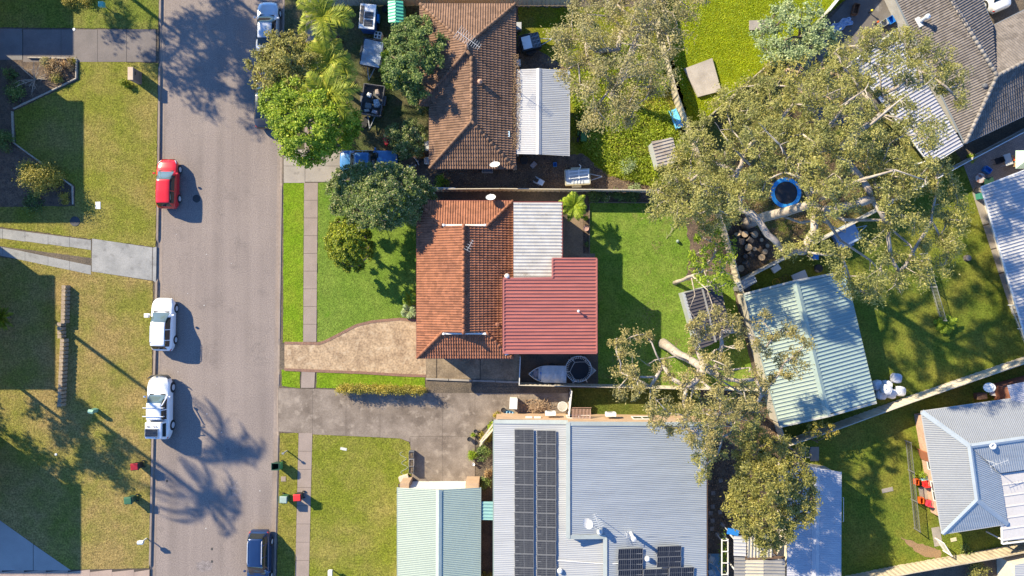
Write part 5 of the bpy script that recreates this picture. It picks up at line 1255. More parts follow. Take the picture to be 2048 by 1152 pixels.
tree('gum_tree', 'outer limb gum shading the fence corner above the back lawn', (1395, 395), [(1298, 400), (1330, 355), (1370, 340), (1420, 330), (1470, 340), (1475, 400), (1450, 450), (1420, 470), (1380, 440), (1340, 440), (1305, 425)], 5.5, 8.5, .8, lf_gum, bark_gum, .2, (.25, .085), 200, (.55, .9), .35, .95, .6, sub=7)
tree('silver_tree', 'silvery pale green tree beside the courtyard in the upper right', (1545, 120), [(1515, 80), (1540, 35), (1580, 0), (1620, 10), (1650, 35), (1680, 90), (1690, 130), (1650, 160), (1610, 140), (1575, 130), (1540, 115)], 4.0, 7.5, .72, lf_silver, bark_brown, .18, (.2, .1), 289, (.5, .8), .4, .97, .7)
tree('gum_tree', 'dark undercrown gum between the silver tree and large gum', (1600, 190), [(1510, 150), (1560, 125), (1640, 140), (1690, 130), (1720, 160), (1680, 220), (1640, 280), (1560, 270), (1500, 230)], 5.0, 8.5, .85, lf_olive, bark_tan, .2, (.24, .09), 190, (.55, .9), .4, .93, .6, sub=7, bare=[([(1620, 170, 6), (1600, 200, 7), (1560, 190, 7.5), (1540, 215, 8)], .07), ([(1650, 190, 6.5), (1680, 215, 7), (1700, 240, 7.5)], .06)])
tree('olive_tree', 'drooping olive leaved tree beside the long white roof at the bottom', (1500, 905), [(1480, 880), (1500, 860), (1535, 868), (1570, 880), (1600, 910), (1622, 950), (1625, 1010), (1610, 1050), (1575, 1075), (1560, 1095), (1525, 1095), (1490, 1062), (1470, 1030), (1462, 990), (1470, 940)], 4.5, 8.5, .66, lf_olive, bark_brown, .22, (.24, .075), 391, (.5, .8), .4, 1.0, .75, sub=7)
tree('gum_tree', 'grey green gum behind the solar house corner by the long fence', (1420, 820), [(1380, 830), (1405, 790), (1450, 800), (1500, 790), (1520, 830), (1500, 870), (1450, 880), (1425, 930), (1400, 960), (1385, 930)], 5.5, 8.0, .8, lf_gum, bark_gum, .18, (.24, .08), 170, (.5, .85), .4, .9, .6, sub=7)
tree('small_tree', 'thin golden leaved sapling leaning over the tan fence below the green shed', (1610, 872), [(1610, 855), (1635, 843), (1670, 850), (1672, 868), (1640, 876), (1612, 872)], 2.0, 2.9, .4, lf_gold, bark_brown, .05, (.15, .07), 60, (.2, .35), .5, .9)
# --- front of the brown tiled house
tree('leafy_tree', 'bright green dense tree over the right kerb below the olive tree', (655, 275), [(522, 200), (545, 170), (590, 165), (630, 190), (670, 185), (700, 215), (712, 260), (690, 290), (650, 305), (625, 325), (590, 310), (560, 280), (548, 245), (525, 225)], 4.0, 8.0, .62, lf_bright, bark_brown, .22, (.22, .11), 442, (.5, .8), .35, 1.0, .75, sub=7)
tree('olive_tree', 'dusty olive tree over the silver sedan at the right kerb', (640, 150), [(505, 150), (510, 115), (540, 80), (580, 70), (610, 80), (640, 100), (640, 150), (610, 180), (560, 180), (520, 180)], 3.8, 6.8, .62, lf_olive, bark_brown, .2, (.2, .09), 357, (.5, .75), .35, .98, .7, sub=7)
tree('leafy_tree', 'dark green tree with pale tips against the brown tiled house', (835, 130), [(775, 80), (800, 50), (830, 40), (860, 55), (878, 85), (872, 130), (850, 150), (840, 175), (850, 190), (825, 200), (800, 165), (780, 165), (768, 130), (785, 105)], 3.0, 5.6, .55, lf_dark, bark_brown, .16, (.2, .1), 357, (.42, .7), .35, 1.0, .75, sub=6)
tree('leafy_tree', 'lime green tree growing out beneath the dark tree beside the parked trailer', (805, 130), [(770, 110), (785, 95), (815, 110), (815, 150), (800, 165), (780, 168), (768, 135)], 2.6, 4.0, .45, lf_bright, bark_brown, .1, (.18, .1), 221, (.35, .5), .35, 1.0, .7, sub=6)
tree('shrub', 'rounded shrub at the corner of the brown tiled house near the motorbike', (822, 288), [(780, 255), (805, 245), (840, 250), (858, 275), (850, 300), (815, 310), (790, 300), (776, 275)], 1.3, 2.8, .42, lf_flower, bark_brown, .08, (.15, .08), 221, (.3, .5), .35, 1.0, .7, 'shrub' and (), (0, 0), 'shrub')
tree('shrub', 'pale flowering shrub hugging the brown tiled wall under the dark tree', (846, 185), [(810, 165), (835, 160), (852, 180), (860, 215), (845, 225), (820, 200), (808, 185)], 1.2, 2.4, .4, lf_flower, bark_brown, .07, (.14, .08), 187, (.28, .42), .35, 1.0, .7, (), (0, 0), 'shrub')
tree('flowering_tree', 'broad dark tree with pale blossom at the front lawn corner', (785, 408), [(660, 368), (685, 340), (725, 330), (770, 326), (810, 336), (842, 358), (866, 388), (858, 422), (832, 442), (790, 450), (750, 452), (715, 447), (688, 432), (662, 412)], 2.2, 6.0, .36, lf_flower, bark_brown, .2, (.15, .09), 280, (.36, .5), .3, 1.0, .92, sub=7, twigs=False)
tree('leafy_tree', 'compact glossy yellow green tree standing alone on the front lawn', (724, 497), [(655, 480), (660, 455), (678, 438), (705, 438), (730, 452), (740, 480), (737, 512), (722, 532), (700, 540), (673, 528), (658, 506)], 1.2, 5.2, .33, lf_yellow, bark_brown, .13, (.15, .10), 330, (.3, .42), .3, 1.0, .95, sub=6, twigs=False)

# --- palms
def palm(name, label, base, hgt, n, flen, mat, tr=.14, droop=.9, lw=.05, ll=.55, cat='palm', seed=1, up0=.75, lean=(0, 0)):
    rs = random.Random(seed); B = W(*base); th = thing(name, label, cat, (B.x, B.y, 0))
    top = Vector((lean[0], lean[1], hgt))
    if hgt > .5:
        MB().tube([(0, 0, 0), (lean[0] * .4, lean[1] * .4, hgt * .5), top], [tr * 1.3, tr, tr * .85], 9).build('trunk', bark_brown, th, smooth=True)
    for k in range(n):
        az = 2 * math.pi * (k * .381966 + rs.uniform(-.04, .04)); el = up0 * rs.uniform(.25, 1.2); L_ = flen * rs.uniform(.8, 1.15)
        d_ = Vector((math.cos(az) * math.cos(el), math.sin(az) * math.cos(el), math.sin(el))); p = top.copy(); pts_ = [p.copy()]; seg = 9
        for i in range(seg):
            p = p + d_ * (L_ / seg); d_ = (d_ + Vector((0, 0, -droop * .16 * (1 + i * .12)))).normalized(); pts_.append(p.copy())
        ra = MB().tube(pts_, [.03 * (1 - .8 * i / seg) for i in range(seg + 1)], 4, False)
        fr = ra.build('frond', mat, th)
        v = []; m = 30
        for i in range(2, m):
            t = i / m * seg; a = int(min(t, seg - 1)); q = pts_[a].lerp(pts_[a + 1], t - a); ax = (pts_[a + 1] - pts_[a]).normalized()
            sd = ax.cross(Vector((0, 0, 1))); sd = sd.normalized() if sd.length > .05 else Vector((1, 0, 0))
            for s in (-1, 1):
                l = ll * math.sin(math.pi * min(.97, .12 + .85 * i / m)) * rs.uniform(.8, 1.15)
                tip = q + (sd * s * .8 + ax * .62 + Vector((0, 0, -.3 + rs.uniform(-.2, .25)))).normalized() * l
                md = q.lerp(tip, .45); wv = ax * (lw * .5) + Vector((0, 0, .012))
                v += [q, md + wv, tip, md - wv]
        quads_mesh('leaflets', mat, np.array([tuple(x) for x in v]), fr)
    return th
palm('palm_tree', 'tallest feathery palm behind the bright green kerbside tree', (690, 235), 6.2, 17, 3.0, lf_palm, .16, 1.0, .10, .8, seed=2)
palm('palm_tree', 'feathery palm at the top edge above the parked trailer', (683, 85), 5.6, 16, 2.7, lf_palm, .15, 1.0, .10, .75, seed=5)
palm('palm_tree', 'middle feathery palm with yellowing fronds beside the box trailer', (690, 165), 5.2, 16, 2.6, lf_palm, .15, 1.0, .10, .75, seed=9)
palm('fern_palm', 'bright green tree fern in the nook behind the white skillion roof', (1143, 418), 2.2, 16, 1.35, lf_bright, .1, .9, .08, .4, seed=3)
palm('palm_clump', 'small palm clump at the end of the wire fence on the east lawn', (1884, 648), .5, 14, 1.0, lf_bright, .06, .8, .10, .38, seed=4)
palm('yucca', 'spiky yellow green yucca at the left edge beside the retaining wall', (22, 634), 1.2, 24, 1.25, lf_yellow, .1, .55, .06, .3, cat='plant', seed=6, up0=.9)
palm('garden_plant', 'large leaved tropical plant by the front wall, nearer the driveway', (820, 622), .5, 13, .75, lf_silver, .05, .9, .16, .3, cat='plant', seed=7)
palm('garden_plant', 'dark leaved tropical plant by the front wall, nearer the lawn tree', (822, 597), .5, 13, .8, lf_bright, .05, .9, .16, .3, cat='plant', seed=8)
palm('palm_tree', 'tall palm past the left edge whose shadow crosses the dry lawn', (-62, 515), 14.8, 15, 4.4, lf_palm, .16, 1.7, .15, 1.0, seed=11, up0=1.2)
palm('palm_tree', 'second tall palm past the left edge, shading the road lower down', (-75, 640), 14.0, 15, 4.4, lf_palm, .16, 1.7, .15, 1.0, seed=12, up0=1.2)

# --- shrubs, hedges and bed plants
def bush(label, px, py, r, hgt, mat, leaf=(.13, .07), n=900, name='shrub', cat='shrub', ry=None, seed=0):
    B = W(px, py); th = thing(name, label, cat, (B.x, B.y, 0)); rs = np.random.RandomState(int(px * 13 + py)); ry = ry or r
    m = max(6, int(18 * r)); ph = rs.uniform(0, 2 * np.pi, m); ct = rs.uniform(0.05, 1, m); st = np.sqrt(1 - ct ** 2)
    k = rs.uniform(.55, .95, m); sc = np.stack([np.cos(ph) * st * r * k, np.sin(ph) * st * ry * k, .15 + ct * hgt * k * .92], 1)
    idx = rs.randint(0, m, n); cen = sc[idx] + rs.normal(size=(n, 3)) * np.array([.17 * r + .04, .17 * ry + .04, .13 * hgt]); cen[:, 2] = np.maximum(cen[:, 2], .16)
    ow = np.stack([np.cos(ph) * st, np.sin(ph) * st, ct], 1)[idx]
    st_ = MB()
    for i in range(min(m, 9)): st_.tube([(0, 0, .05), (sc[i][0] * .4, sc[i][1] * .4, sc[i][2] * .6), tuple(sc[i])], [.025, .018, .008], 4, False)
    st_.build('stems', bark_brown, th, kind='stuff')
    quads_mesh('foliage', mat, leaf_quads(cen, leaf[0], leaf[1], outward=ow), th)
    return th
hd = thing('hedge', 'clipped yellow green hedge along the southern edge of the front strip', 'hedge', W(765, 776, 0)); cs = []
A, B_h = W(682, 774), W(850, 778)
for i in range(95):
    t = i / 94; q = A.lerp(B_h, t); k = 120
    g = np.random.normal(size=(k, 3)) * np.array([.14, .15, .2]) + np.array([q.x, q.y + random.uniform(-.18, .18), .15 + random.uniform(.25, 1.05)]); cs.append(g)
cs = np.concatenate(cs); cs[:, 2] = np.maximum(cs[:, 2], .15); o = ORG[hd.name]; cs -= np.array([o.x, o.y, 0])
quads_mesh('foliage', lf_gold, leaf_quads(cs, .12, .06), hd)
sm_ = MB()
for i in range(24): q = A.lerp(B_h, i / 23); sm_.tube([(q.x, q.y, .05), (q.x + random.uniform(-.1, .1), q.y, .8)], [.03, .015], 5)
sm_.build('stems', bark_brown, hd, world=True, kind='stuff')
for lab, x, y, r, h, mt, n in (
    ('russet shrub in the upper left bed, largest of its clump', 118, 140, .75, 1.1, lf_brown, 1300), ('pinkish shrub beside the sleeper edging in the upper left bed', 140, 132, .55, .9, lf_brown, 800),
    ('pale tan shrub at the top of the upper left bed', 102, 127, .5, .8, lf_gum2, 600), ('low olive shrub in front of the russet ones, upper left bed', 122, 158, .5, .7, lf_olive, 600),
    ('small golden flower clump in the corner of the upper left bed', 148, 124, .3, .5, lf_gold, 300), ('dark green shrub at the lower end of the upper left bed', 36, 185, .85, 1.0, lf_dark, 1200),
    ('low dark shrub beside the bare tree in the upper left bed', 25, 150, .5, .8, lf_dark, 500),
    ('rounded golden bush in the lower left flower bed', 96, 358, 1.35, 3.0, lf_gold, 8500), ('dark round bush cut by the left edge above the golden bush', 14, 283, .85, 1.5, lf_dark, 1700),
    ('red flowered low shrub by the stepped timber edging', 114, 360, .55, .6, lf_flower, 600), ('orange tipped low shrub at the lower corner of the flower bed', 133, 398, .45, .6, lf_gold, 450),
    ('dark groundcover shrub along the bottom of the flower bed', 70, 405, 1.0, .5, lf_dark, 900), ('dark low shrub between golden bush and edging', 100, 335, .5, .5, lf_dark, 400),
    ('green bush hugging the brick letterbox pillar', 258, 168, .38, .8, lf_yellow, 700), ('yellow flowering shrub row at the top edge left', 145, 3, .6, .8, lf_gold, 700), ('second yellow shrub at the top edge near the teal box', 175, 4, .5, .7, lf_gold, 600),
    ('small leafy sapling with pale green leaves in the weedy yard', 1252, 335, .75, 1.5, lf_silver, 600), ('low flowering weed shrub by the cream fence beneath the sapling', 1268, 378, .5, .8, lf_silver, 350),
    ('bushy green shrub by the tan fence above the blue slide', 1318, 175, .8, 1.3, lf_bright, 1000), ('dark shrub below the fence in the weedy yard', 1322, 135, .6, 1.0, lf_dark, 600),
    ('round dark shrub in the fern bed next to the tree fern', 1190, 392, .55, .9, lf_dark, 700), ('pale flowered shrub in the fern bed behind the back lawn', 1212, 394, .5, .8, lf_flower, 600),
    ('dark shrub at the right end of the fern bed', 1262, 394, .6, .8, lf_dark, 700), ('small dark shrub midway along the fern bed', 1237, 394, .5, .8, lf_dark, 600),
    ('yellow green shrub beside the driveway planter, left of solar house', 972, 868, .55, 1.0, lf_gold, 900), ('dark green shrub under the slanting brace by the solar house', 968, 905, .6, 1.1, lf_dark, 900),
    ('bright shrub climbing beside the planter pots at the driveway edge', 945, 908, .35, .8, lf_bright, 500), ('dark shrub beside the green garage wall', 970, 965, .5, .9, lf_dark, 600), ('low shrub with orange leaves in the garage side bed', 975, 945, .35, .6, lf_brown, 350),
    ('long yellow green shrub at the top of the driveway planter', 985, 852, .45, .9, lf_bright, 500),
    ('leafy bush at the bottom edge below the tan fence', 1946, 1136, .8, 1.6, lf_olive, 1100), ('second small bush at the bottom edge by the garage link', 975, 1148, .5, 1.0, lf_olive, 500),
    ('low weeds at the gate outside the blue house', 1930, 1105, .7, .5, lf_dark, 500), ('climbing weed on the rail by the red chairs', 1836, 948, .45, .8, lf_bright, 400),
    ('green shrub in the paved patio near the white fence', 1936, 318, .35, .7, lf_bright, 400), ('dark green shrub behind the log pile', 1455, 420, .9, 1.6, lf_dark, 1500), ('grey green shrub beside the log pile and fence', 1440, 450, .7, 1.3, lf_silver, 900),
    ('young leafy shrub by the blue barrel along the long fence', 1640, 505, .6, 1.3, lf_dark, 700), ('low green plants against the picket fence with red flower', 884, 365, .6, .7, lf_bright, 500), ('dark bush against the brown tiled house wall', 848, 210, .5, 1.2, lf_dark, 500)):
    bush(lab, x, y, r, h, mt, n=n)
# bare shrub in the upper left bed
bt_ = thing('bare_shrub', 'leafless pale branched shrub in the upper left garden bed', 'shrub', W(72, 160, 0)); bm_ = MB(); rsb = random.Random(5)
for k in range(16):
    az = rsb.uniform(0, 6.28); L_ = rsb.uniform(.8, 1.5); e = Vector((math.cos(az) * L_, math.sin(az) * L_, rsb.uniform(.5, 1.3)))
    bm_.tube([(0, 0, .1), e * .5 + Vector((0, 0, .15)), e], [.035, .025, .01], 5)
    for q in range(3): a = e * rsb.uniform(.4, .9); b = a + Vector((rsb.uniform(-.4, .4), rsb.uniform(-.4, .4), rsb.uniform(.0, .4))); bm_.tube([a, b], [.015, .006], 4)
bm_.build('branches', lf_dead, bt_, kind='stuff')
# trees standing beyond the top left: they shade the upper road
tree('leafy_tree', 'tall tree beyond the top edge shading the upper road, nearer the kerb', (215, -190), [(60, -430), (260, -470), (330, -330), (250, -200), (110, -220)], 7, 12, 1.1, lf_olive, bark_brown, .2, (.32, .16), 300, (.9, 1.4), .4, 1.0, .6)
tree('leafy_tree', 'tall tree beyond the top edge shading the upper road, further left', (60, -150), [(-260, -340), (-40, -420), (60, -280), (-40, -170), (-190, -190)], 7, 12, 1.1, lf_olive, bark_brown, .2, (.32, .16), 300, (.9, 1.4), .4, 1.0, .6)
tree('leafy_tree', 'tree past the left edge shading the lower dry lawn', (-60, 700), [(-420, 690), (-260, 620), (-160, 680), (-170, 780), (-300, 830)], 5, 9, 1.0, lf_dark, bark_brown, .16, (.28, .14), 260, (.7, 1.1), .4, 1.0, .6)
# ================================================================ STREET AND YARD THINGS
def base_of(px, py, h):      # ground point below something whose top shows at px,py
    w = W(px, py, h); return Vector((w.x, w.y, 0))
plastic_g = M('plastic_green', (.035, .12, .06), .5, fine=.05); plastic_dg = M('plastic_dark_green', (.025, .075, .045), .5); plastic_r = M('plastic_red', (.62, .03, .03), .45, fine=.04)
plastic_lg = M('plastic_leaf_green', (.05, .27, .10), .45, fine=.04); blk = M('black_plastic', (.018, .018, .02), .55); plastic_b = M('plastic_blue', (.03, .22, .62), .4, fine=.05); plastic_o = M('plastic_orange', (.75, .13, .02), .45)
plastic_w = M('plastic_white', (.78, .78, .76), .45, fine=.04); timber = M('timber_weathered', (.33, .24, .16), .85, (.24, .17, .11), 3, fine=.2); zinc = steel('zinc_bright', (.50, .51, .52), .4); tealm = M('plastic_teal', (.12, .45, .38), .45)
rustm = M('rust', (.26, .12, .06), .9, fine=.3); galv = steel('galvanised', (.42, .43, .44), .45)

def bin_(label, px, py, rz, lid, body=plastic_dg, opened=False):
    b = base_of(px, py, 1.05); th = thing('wheelie_bin', label, 'bin', (b.x, b.y, G), rz, 'wheelie bins put out along the road')
    MB().add([(x, y, z) for z, k in ((.10, .78), (.98, 1.0)) for x, y in ((-.30 * k, -.27 * k), (.30 * k, -.27 * k), (.30 * k, .27 * k), (-.30 * k, .27 * k))], [(3, 2, 1, 0)] + [(i, (i + 1) % 4, 4 + (i + 1) % 4, 4 + i) for i in range(4)]).build('body', body, th, bevel=.02)
    MB().bar((-.31, -.28, .98), (.31, -.28, .98), .05, .06).bar((-.31, .28, .98), (.31, .28, .98), .05, .06).bar((-.31, -.28, .985), (-.31, .28, .985), .05, .06).bar((.31, -.28, .985), (.31, .28, .985), .05, .06).build('rim', body, th)
    if opened: MB().box((.40, 0, .66), (.06, .56, .62)).box((.36, 0, .97), (.05, .5, .05)).build('lid', lid, th, bevel=.02)
    else: MB().add([(-.34, -.30, 1.0), (.30, -.30, 1.0), (.30, .30, 1.0), (-.34, .30, 1.0), (-.29, -.25, 1.07), (.27, -.25, 1.07), (.27, .25, 1.07), (-.29, .25, 1.07)], [(3, 2, 1, 0), (4, 5, 6, 7)] + [(i, (i + 1) % 4, 4 + (i + 1) % 4, 4 + i) for i in range(4)]).build('lid', lid, th, bevel=.02)
    MB().tube([(.33, -.22, .98), (.42, -.22, 1.0), (.42, .22, 1.0), (.33, .22, .98)], .018, 6).build('handle', body, th)
    for s in (-1, 1): MB().lathe((.28, s * .27, .11), [(.11, -.03), (.11, .03), (.02, .035)], 12, 'Y').build('wheel', blk, th)
    return th
bin_('red lidded wheelie bin on the left verge beside the lower road shadows', 270, 933, R(5), plastic_r, blk)
bin_('plain green wheelie bin alone on the left verge below the red lidded bin', 257, 1001, R(2), plastic_g)
bin_('wheelie bin with its green lid flung open at the right kerb', 551, 933, R(0), plastic_lg, plastic_dg, True)
bin_('green wheelie bin on the right verge touching the red lidded one', 567, 999, R(178), M('lid_grey_green', (.30, .38, .33)), plastic_g)
bin_('red lidded wheelie bin standing on the right footpath', 595, 995, R(3), plastic_r, blk)

def letterbox(label, px, py, h, size, mat, post=white_m, rz=0.0, roof=False, name='letterbox'):
    b = base_of(px, py, h); th = thing(name, label, 'letterbox', (b.x, b.y, G * .5), rz)
    MB().box((0, 0, (h - size[2]) / 2), (.07, .07, h - size[2])).build('post', post, th)
    MB().box((0, 0, h - size[2] / 2), size).build('box', mat, th, bevel=.02)
    MB().box((size[0] / 2 + .004, 0, h - size[2] * .35), (.012, size[1] * .7, .03)).build('slot', blk, th)
    if roof: MB().add([(-size[0] * .55, -size[1] * .6, h), (size[0] * .55, -size[1] * .6, h), (size[0] * .55, size[1] * .6, h), (-size[0] * .55, size[1] * .6, h), (-size[0] * .55, 0, h + .1), (size[0] * .55, 0, h + .1)], [(0, 1, 5, 4), (2, 3, 4, 5), (0, 4, 3), (1, 2, 5)]).build('roof', mat, th)
letterbox('white letterbox on a post next to the white crossover', 293, 631, 1.05, (.38, .34, .26), plastic_w)
letterbox('white letterbox near the lower left kerb', 281, 1085, 1.1, (.42, .26, .26), plastic_w, roof=True)
letterbox('small dark letterbox on a thin pole on the right verge', 566, 907, 1.15, (.2, .14, .16), M('box_grey', (.20, .21, .22)), M('pole_grey', (.3, .3, .3)))
letterbox('white letterbox on the olive lawn at the bottom edge', 660, 1147, .9, (.34, .5, .3), plastic_w, blk)
letterbox('teal letterbox at the top left edge among yellow shrubs', 202, 8, .95, (.45, .42, .32), tealm, timber)
# brick letterbox pillar
b = base_of(262, 147, 1.45); bp = thing('brick_pillar', 'tall brick letterbox pillar on the upper left lawn', 'pillar', (b.x, b.y, G * .5))
def brickmat(name, c1, c2, mort, swap=False):
    m, nt, b_ = new_mat(name); bt = nt.nodes.new('ShaderNodeTexBrick'); tc = nt.nodes.new('ShaderNodeTexCoord').outputs['Object']
    mp = nt.nodes.new('ShaderNodeMapping'); mp.inputs['Rotation'].default_value = (R(90), 0, R(90) if swap else 0); nt.links.new(tc, mp.inputs['Vector']); nt.links.new(mp.outputs[0], bt.inputs['Vector'])
    bt.inputs['Scale'].default_value = 1; bt.inputs['Brick Width'].default_value = .23; bt.inputs['Row Height'].default_value = .085; bt.inputs['Mortar Size'].default_value = .01
    for k, c in (('Color1', c1), ('Color2', c2), ('Mortar', mort)): bt.inputs[k].default_value = (*c, 1)
    nt.links.new(bt.outputs[0], b_.inputs['Base Color']); b_.inputs['Roughness'].default_value = .9; return m
MB().box((0, 0, .68), (.38, 1.0, 1.36)).build('shaft', brickmat('brick_brown', (.27, .15, .10), (.20, .11, .075), (.34, .30, .26), True), bp)
MB().box((-.03, 0, 1.40), (.44, 1.06, .08)).build('cap', M('brick_cap', (.52, .38, .28), fine=.15), bp, bevel=.01)
MB().box((.195, .1, 1.1), (.02, .3, .12)).build('slot', blk, bp)
# green cable pillar on the left lawn
b = base_of(182, 823, .85); gp = thing('cable_pillar', 'green service pillar standing alone on the dry left lawn', 'pillar', (b.x, b.y, G * .5), R(-12))
MB().box((0, 0, .42), (.36, .30, .84), taper=.92).build('body', M('pillar_green', (.15, .33, .24), .6), gp, bevel=.02); MB().add([(-.2, -.17, .84), (.2, -.17, .84), (.2, .17, .84), (-.2, .17, .84), (-.2, 0, .95), (.2, 0, .95)], [(0, 1, 5, 4), (2, 3, 4, 5), (0, 4, 3), (1, 2, 5)]).build('lid', M('pillar_lid', (.24, .42, .33), .6), gp)
def flat_cover(label, px, py, sx, sy, mat, rz=0, rnd=False, name='pit_cover', hgt=.03):
    b = W(px, py); 
    if rnd: mb = MB().lathe((0, 0, 0), [(sx, 0), (sx, hgt), (sx * .85, hgt + .006), (.01, hgt + .006)], 20)
    else: mb = MB().box((0, 0, hgt / 2), (sx, sy, hgt)).box((0, 0, hgt + .002), (sx * .86, sy * .86, .01))
    o = mb.build(name, mat); o.location = (b.x, b.y, G + .006); o.rotation_euler = (0, 0, rz); tag(o, label, 'cover')
flat_cover('white pit lid on the upper left lawn below the red car', 198, 411, .42, .6, plastic_w)
flat_cover('dark round manhole cover in the shaded left lawn', 152, 443, .42, .42, M('iron', (.05, .05, .055)), rnd=True)
flat_cover('square pit lid in the right verge between the bins', 568, 957, .42, .42, M('pit_brown', (.30, .23, .17)))
flat_cover('small white disc in the dark part of the lower left lawn', 114, 908, .1, .1, plastic_w, rnd=True)
flat_cover('small white disc on the upper left driveway', 150, 60, .12, .12, plastic_w, rnd=True)
flat_cover('concrete pad on the sunny patch of the lower right lawn', 1773, 979, .95, .35, conc_pale, R(12))
flat_cover('broken white marker lying on the olive lawn', 688, 897, .55, .22, M('chalk', (.6, .6, .52)), R(-12))

def ac_unit(label, p, rz, size=(.85, .32, .62), wall=True):
    th = thing('air_conditioner', label, 'air conditioner', p, rz)
    MB().box((0, 0, size[2] / 2), size).build('casing', plastic_w, th, bevel=.025)
    MB().lathe((-.1, size[1] / 2 + .004, size[2] / 2), [(.24, 0), (.24, .012), (.02, .014)], 16, 'Y').build('fan_grille', M('grille_grey', (.30, .30, .30)), th)
    MB().bar((-.3, -.1, -.03), (-.3, .18, -.03), .05, .04).build('bracket', zinc, th); MB().bar((.3, -.1, -.03), (.3, .18, -.03), .05, .04).build('bracket', zinc, th)
c = n_wall(1102, 1.75); ac_unit('white air conditioner on the apricot wall above the branch heap', (c.x, c.y + .36, 1.75), 0)
c = n_wall(1224, 1.75); ac_unit('white air conditioner on the apricot wall by the small lawn', (c.x, c.y + .36, 1.75), 0)
def dish(label, p, r, az, el, mast=.5):
    th = thing('satellite_dish', label, 'satellite dish', p, az)
    MB().tube([(0, 0, -.15), (0, 0, mast)], .025, 6).build('mast', zinc, th)
    v = []; n = 18; rings = 5
    rot = Matrix.Rotation(R(90) - el, 3, 'Y')
    for i in range(rings + 1):
        rr_ = r * i / rings
        for k in range(n): an = 2 * math.pi * k / n; v.append(rot @ Vector((rr_ * math.cos(an), rr_ * math.sin(an), .28 * rr_ * rr_ / r)) + Vector((0, 0, mast)))
    MB().add(v, [(i * n + k, i * n + (k + 1) % n, (i + 1) * n + (k + 1) % n, (i + 1) * n + k) for i in range(rings) for k in range(n)]).build('reflector', M('dish_white', (.66, .64, .62), .5), th, smooth=True)
    f = rot @ Vector((0, 0, r * .95)) + Vector((0, 0, mast)); e = rot @ Vector((r * .95, 0, .28 * r)) + Vector((0, 0, mast))
    MB().tube([e, f], .015, 5).lathe((f.x, f.y, f.z - .04), [(.04, 0), (.04, .1)], 8).build('feed_arm', zinc, th)
dish('satellite dish on the northern eave of the terracotta tiled house', W(982, 398, 3.4), .40, R(95), R(42), .45)
dish('satellite dish at the southern eave of the brown tiled house', W(990, 333, 2.95), .42, R(100), R(40), .4)
dish('large satellite dish on the pale blue solar house roof', onE(1172, 1040), .42, R(65), R(48), .95)
dish('satellite dish on the corner roof by the right edge', W(1969, 774, 2.4), .42, R(140), R(40), .6)
MB().box((0, 0, 0), (.01, .01, .01))
def aerial(label, p, mast, boom, n, el_len, az, tilt=0.0, name='tv_aerial'):
    th = thing(name, label, 'aerial', p, az); MB().tube([(0, 0, -.2), (0, 0, mast)], .02, 6).build('mast', zinc, th)
    bm = MB().bar((-boom * .4, 0, mast), (boom * .6, 0, mast + tilt), .025).build('boom', zinc, th)
    for i in range(n):
        t = i / (n - 1); x = -boom * .38 + boom * .95 * t; l = el_len * (1 - .55 * t); z = mast + tilt * (t) * .95
        MB().tube([(x, -l / 2, z), (x, l / 2, z)], .011, 4).build('element', zinc, bm)
    return th
aerial('tall mast TV aerial on the brown tiled roof ridge', P((A1.x + .15, A1.y + .15, A1.z + .05)), 2.4, 2.1, 12, 1.15, R(-35))
aerial('small white TV aerial on the terracotta roof behind the ridge', W(940, 494, 4.6), .9, .9, 5, .55, R(60))
aerial('TV aerial next to the dish on the solar house roof', onE(1190, 1030), 1.6, 1.1, 7, .8, R(110))
aerial('small white aerial beside the flue on the solar house roof', onE(1250, 1062), .9, .5, 5, .7, R(80))
aerial('spidery aerial on the dark blue slope of the lower right house', W(1975, 921, 3.8), 1.1, 1.5, 6, 1.0, R(20))
c = W(1985, 892, 4.1); wb_ = thing('roof_ventilator', 'round white ventilator on the blue hip roof beside the aerial', 'ventilator', (c.x, c.y, c.z - .15)); MB().lathe((0, 0, 0), [(.16, 0), (.16, .15)], 14).build('neck', zinc, wb_); MB().torus((0, 0, .2), .2, .07, 18, 8).build('cowl', plastic_w, wb_, smooth=True)

# ---- trampolines
def trampoline(label, px, py, r, h, ring_m, mat_m, poles=0, skirt=None):
    b = base_of(px, py, h); th = thing('trampoline', label, 'trampoline', (b.x, b.y, G * .8))
    MB().torus((0, 0, h), r, .035, 32, 8).build('frame', zinc if not skirt else skirt, th, smooth=True)
    MB().lathe((0, 0, h - .02), [(r * .80, 0), (r * .80, .012), (.02, .0)], 32).build('mat', mat_m, th)
    if skirt:
        v = []; n = 36
        for rr_, z in ((r * .76, h + .02), (r * .88, h + .05), (r * 1.0, h + .03)): v += [(rr_ * math.cos(2 * math.pi * k / n), rr_ * math.sin(2 * math.pi * k / n), z) for k in range(n)]
        MB().add(v, [(i * n + k, i * n + (k + 1) % n, (i + 1) * n + (k + 1) % n, (i + 1) * n + k) for i in range(2) for k in range(n)]).build('safety_pad', skirt, th, smooth=True)
    else:
        for k in range(40):
            an = 2 * math.pi * k / 40; MB().tube([(r * .80 * math.cos(an), r * .80 * math.sin(an), h), (r * .98 * math.cos(an), r * .98 * math.sin(an), h)], .016, 4).build('spring', plastic_w, th)
    for k in range(6):
        an = 2 * math.pi * k / 6 + .3; x, y = r * math.cos(an), r * math.sin(an); MB().tube([(x, y, 0), (x, y, h)], .03, 6).build('leg', zinc, th)
    return th
tr1 = trampoline('black trampoline with white springs and sagging net poles by the boat', 1157, 738, 1.08, .75, ring_m=zinc, mat_m=M('tramp_black', (.008, .010, .014), .7))
pole_pts = []
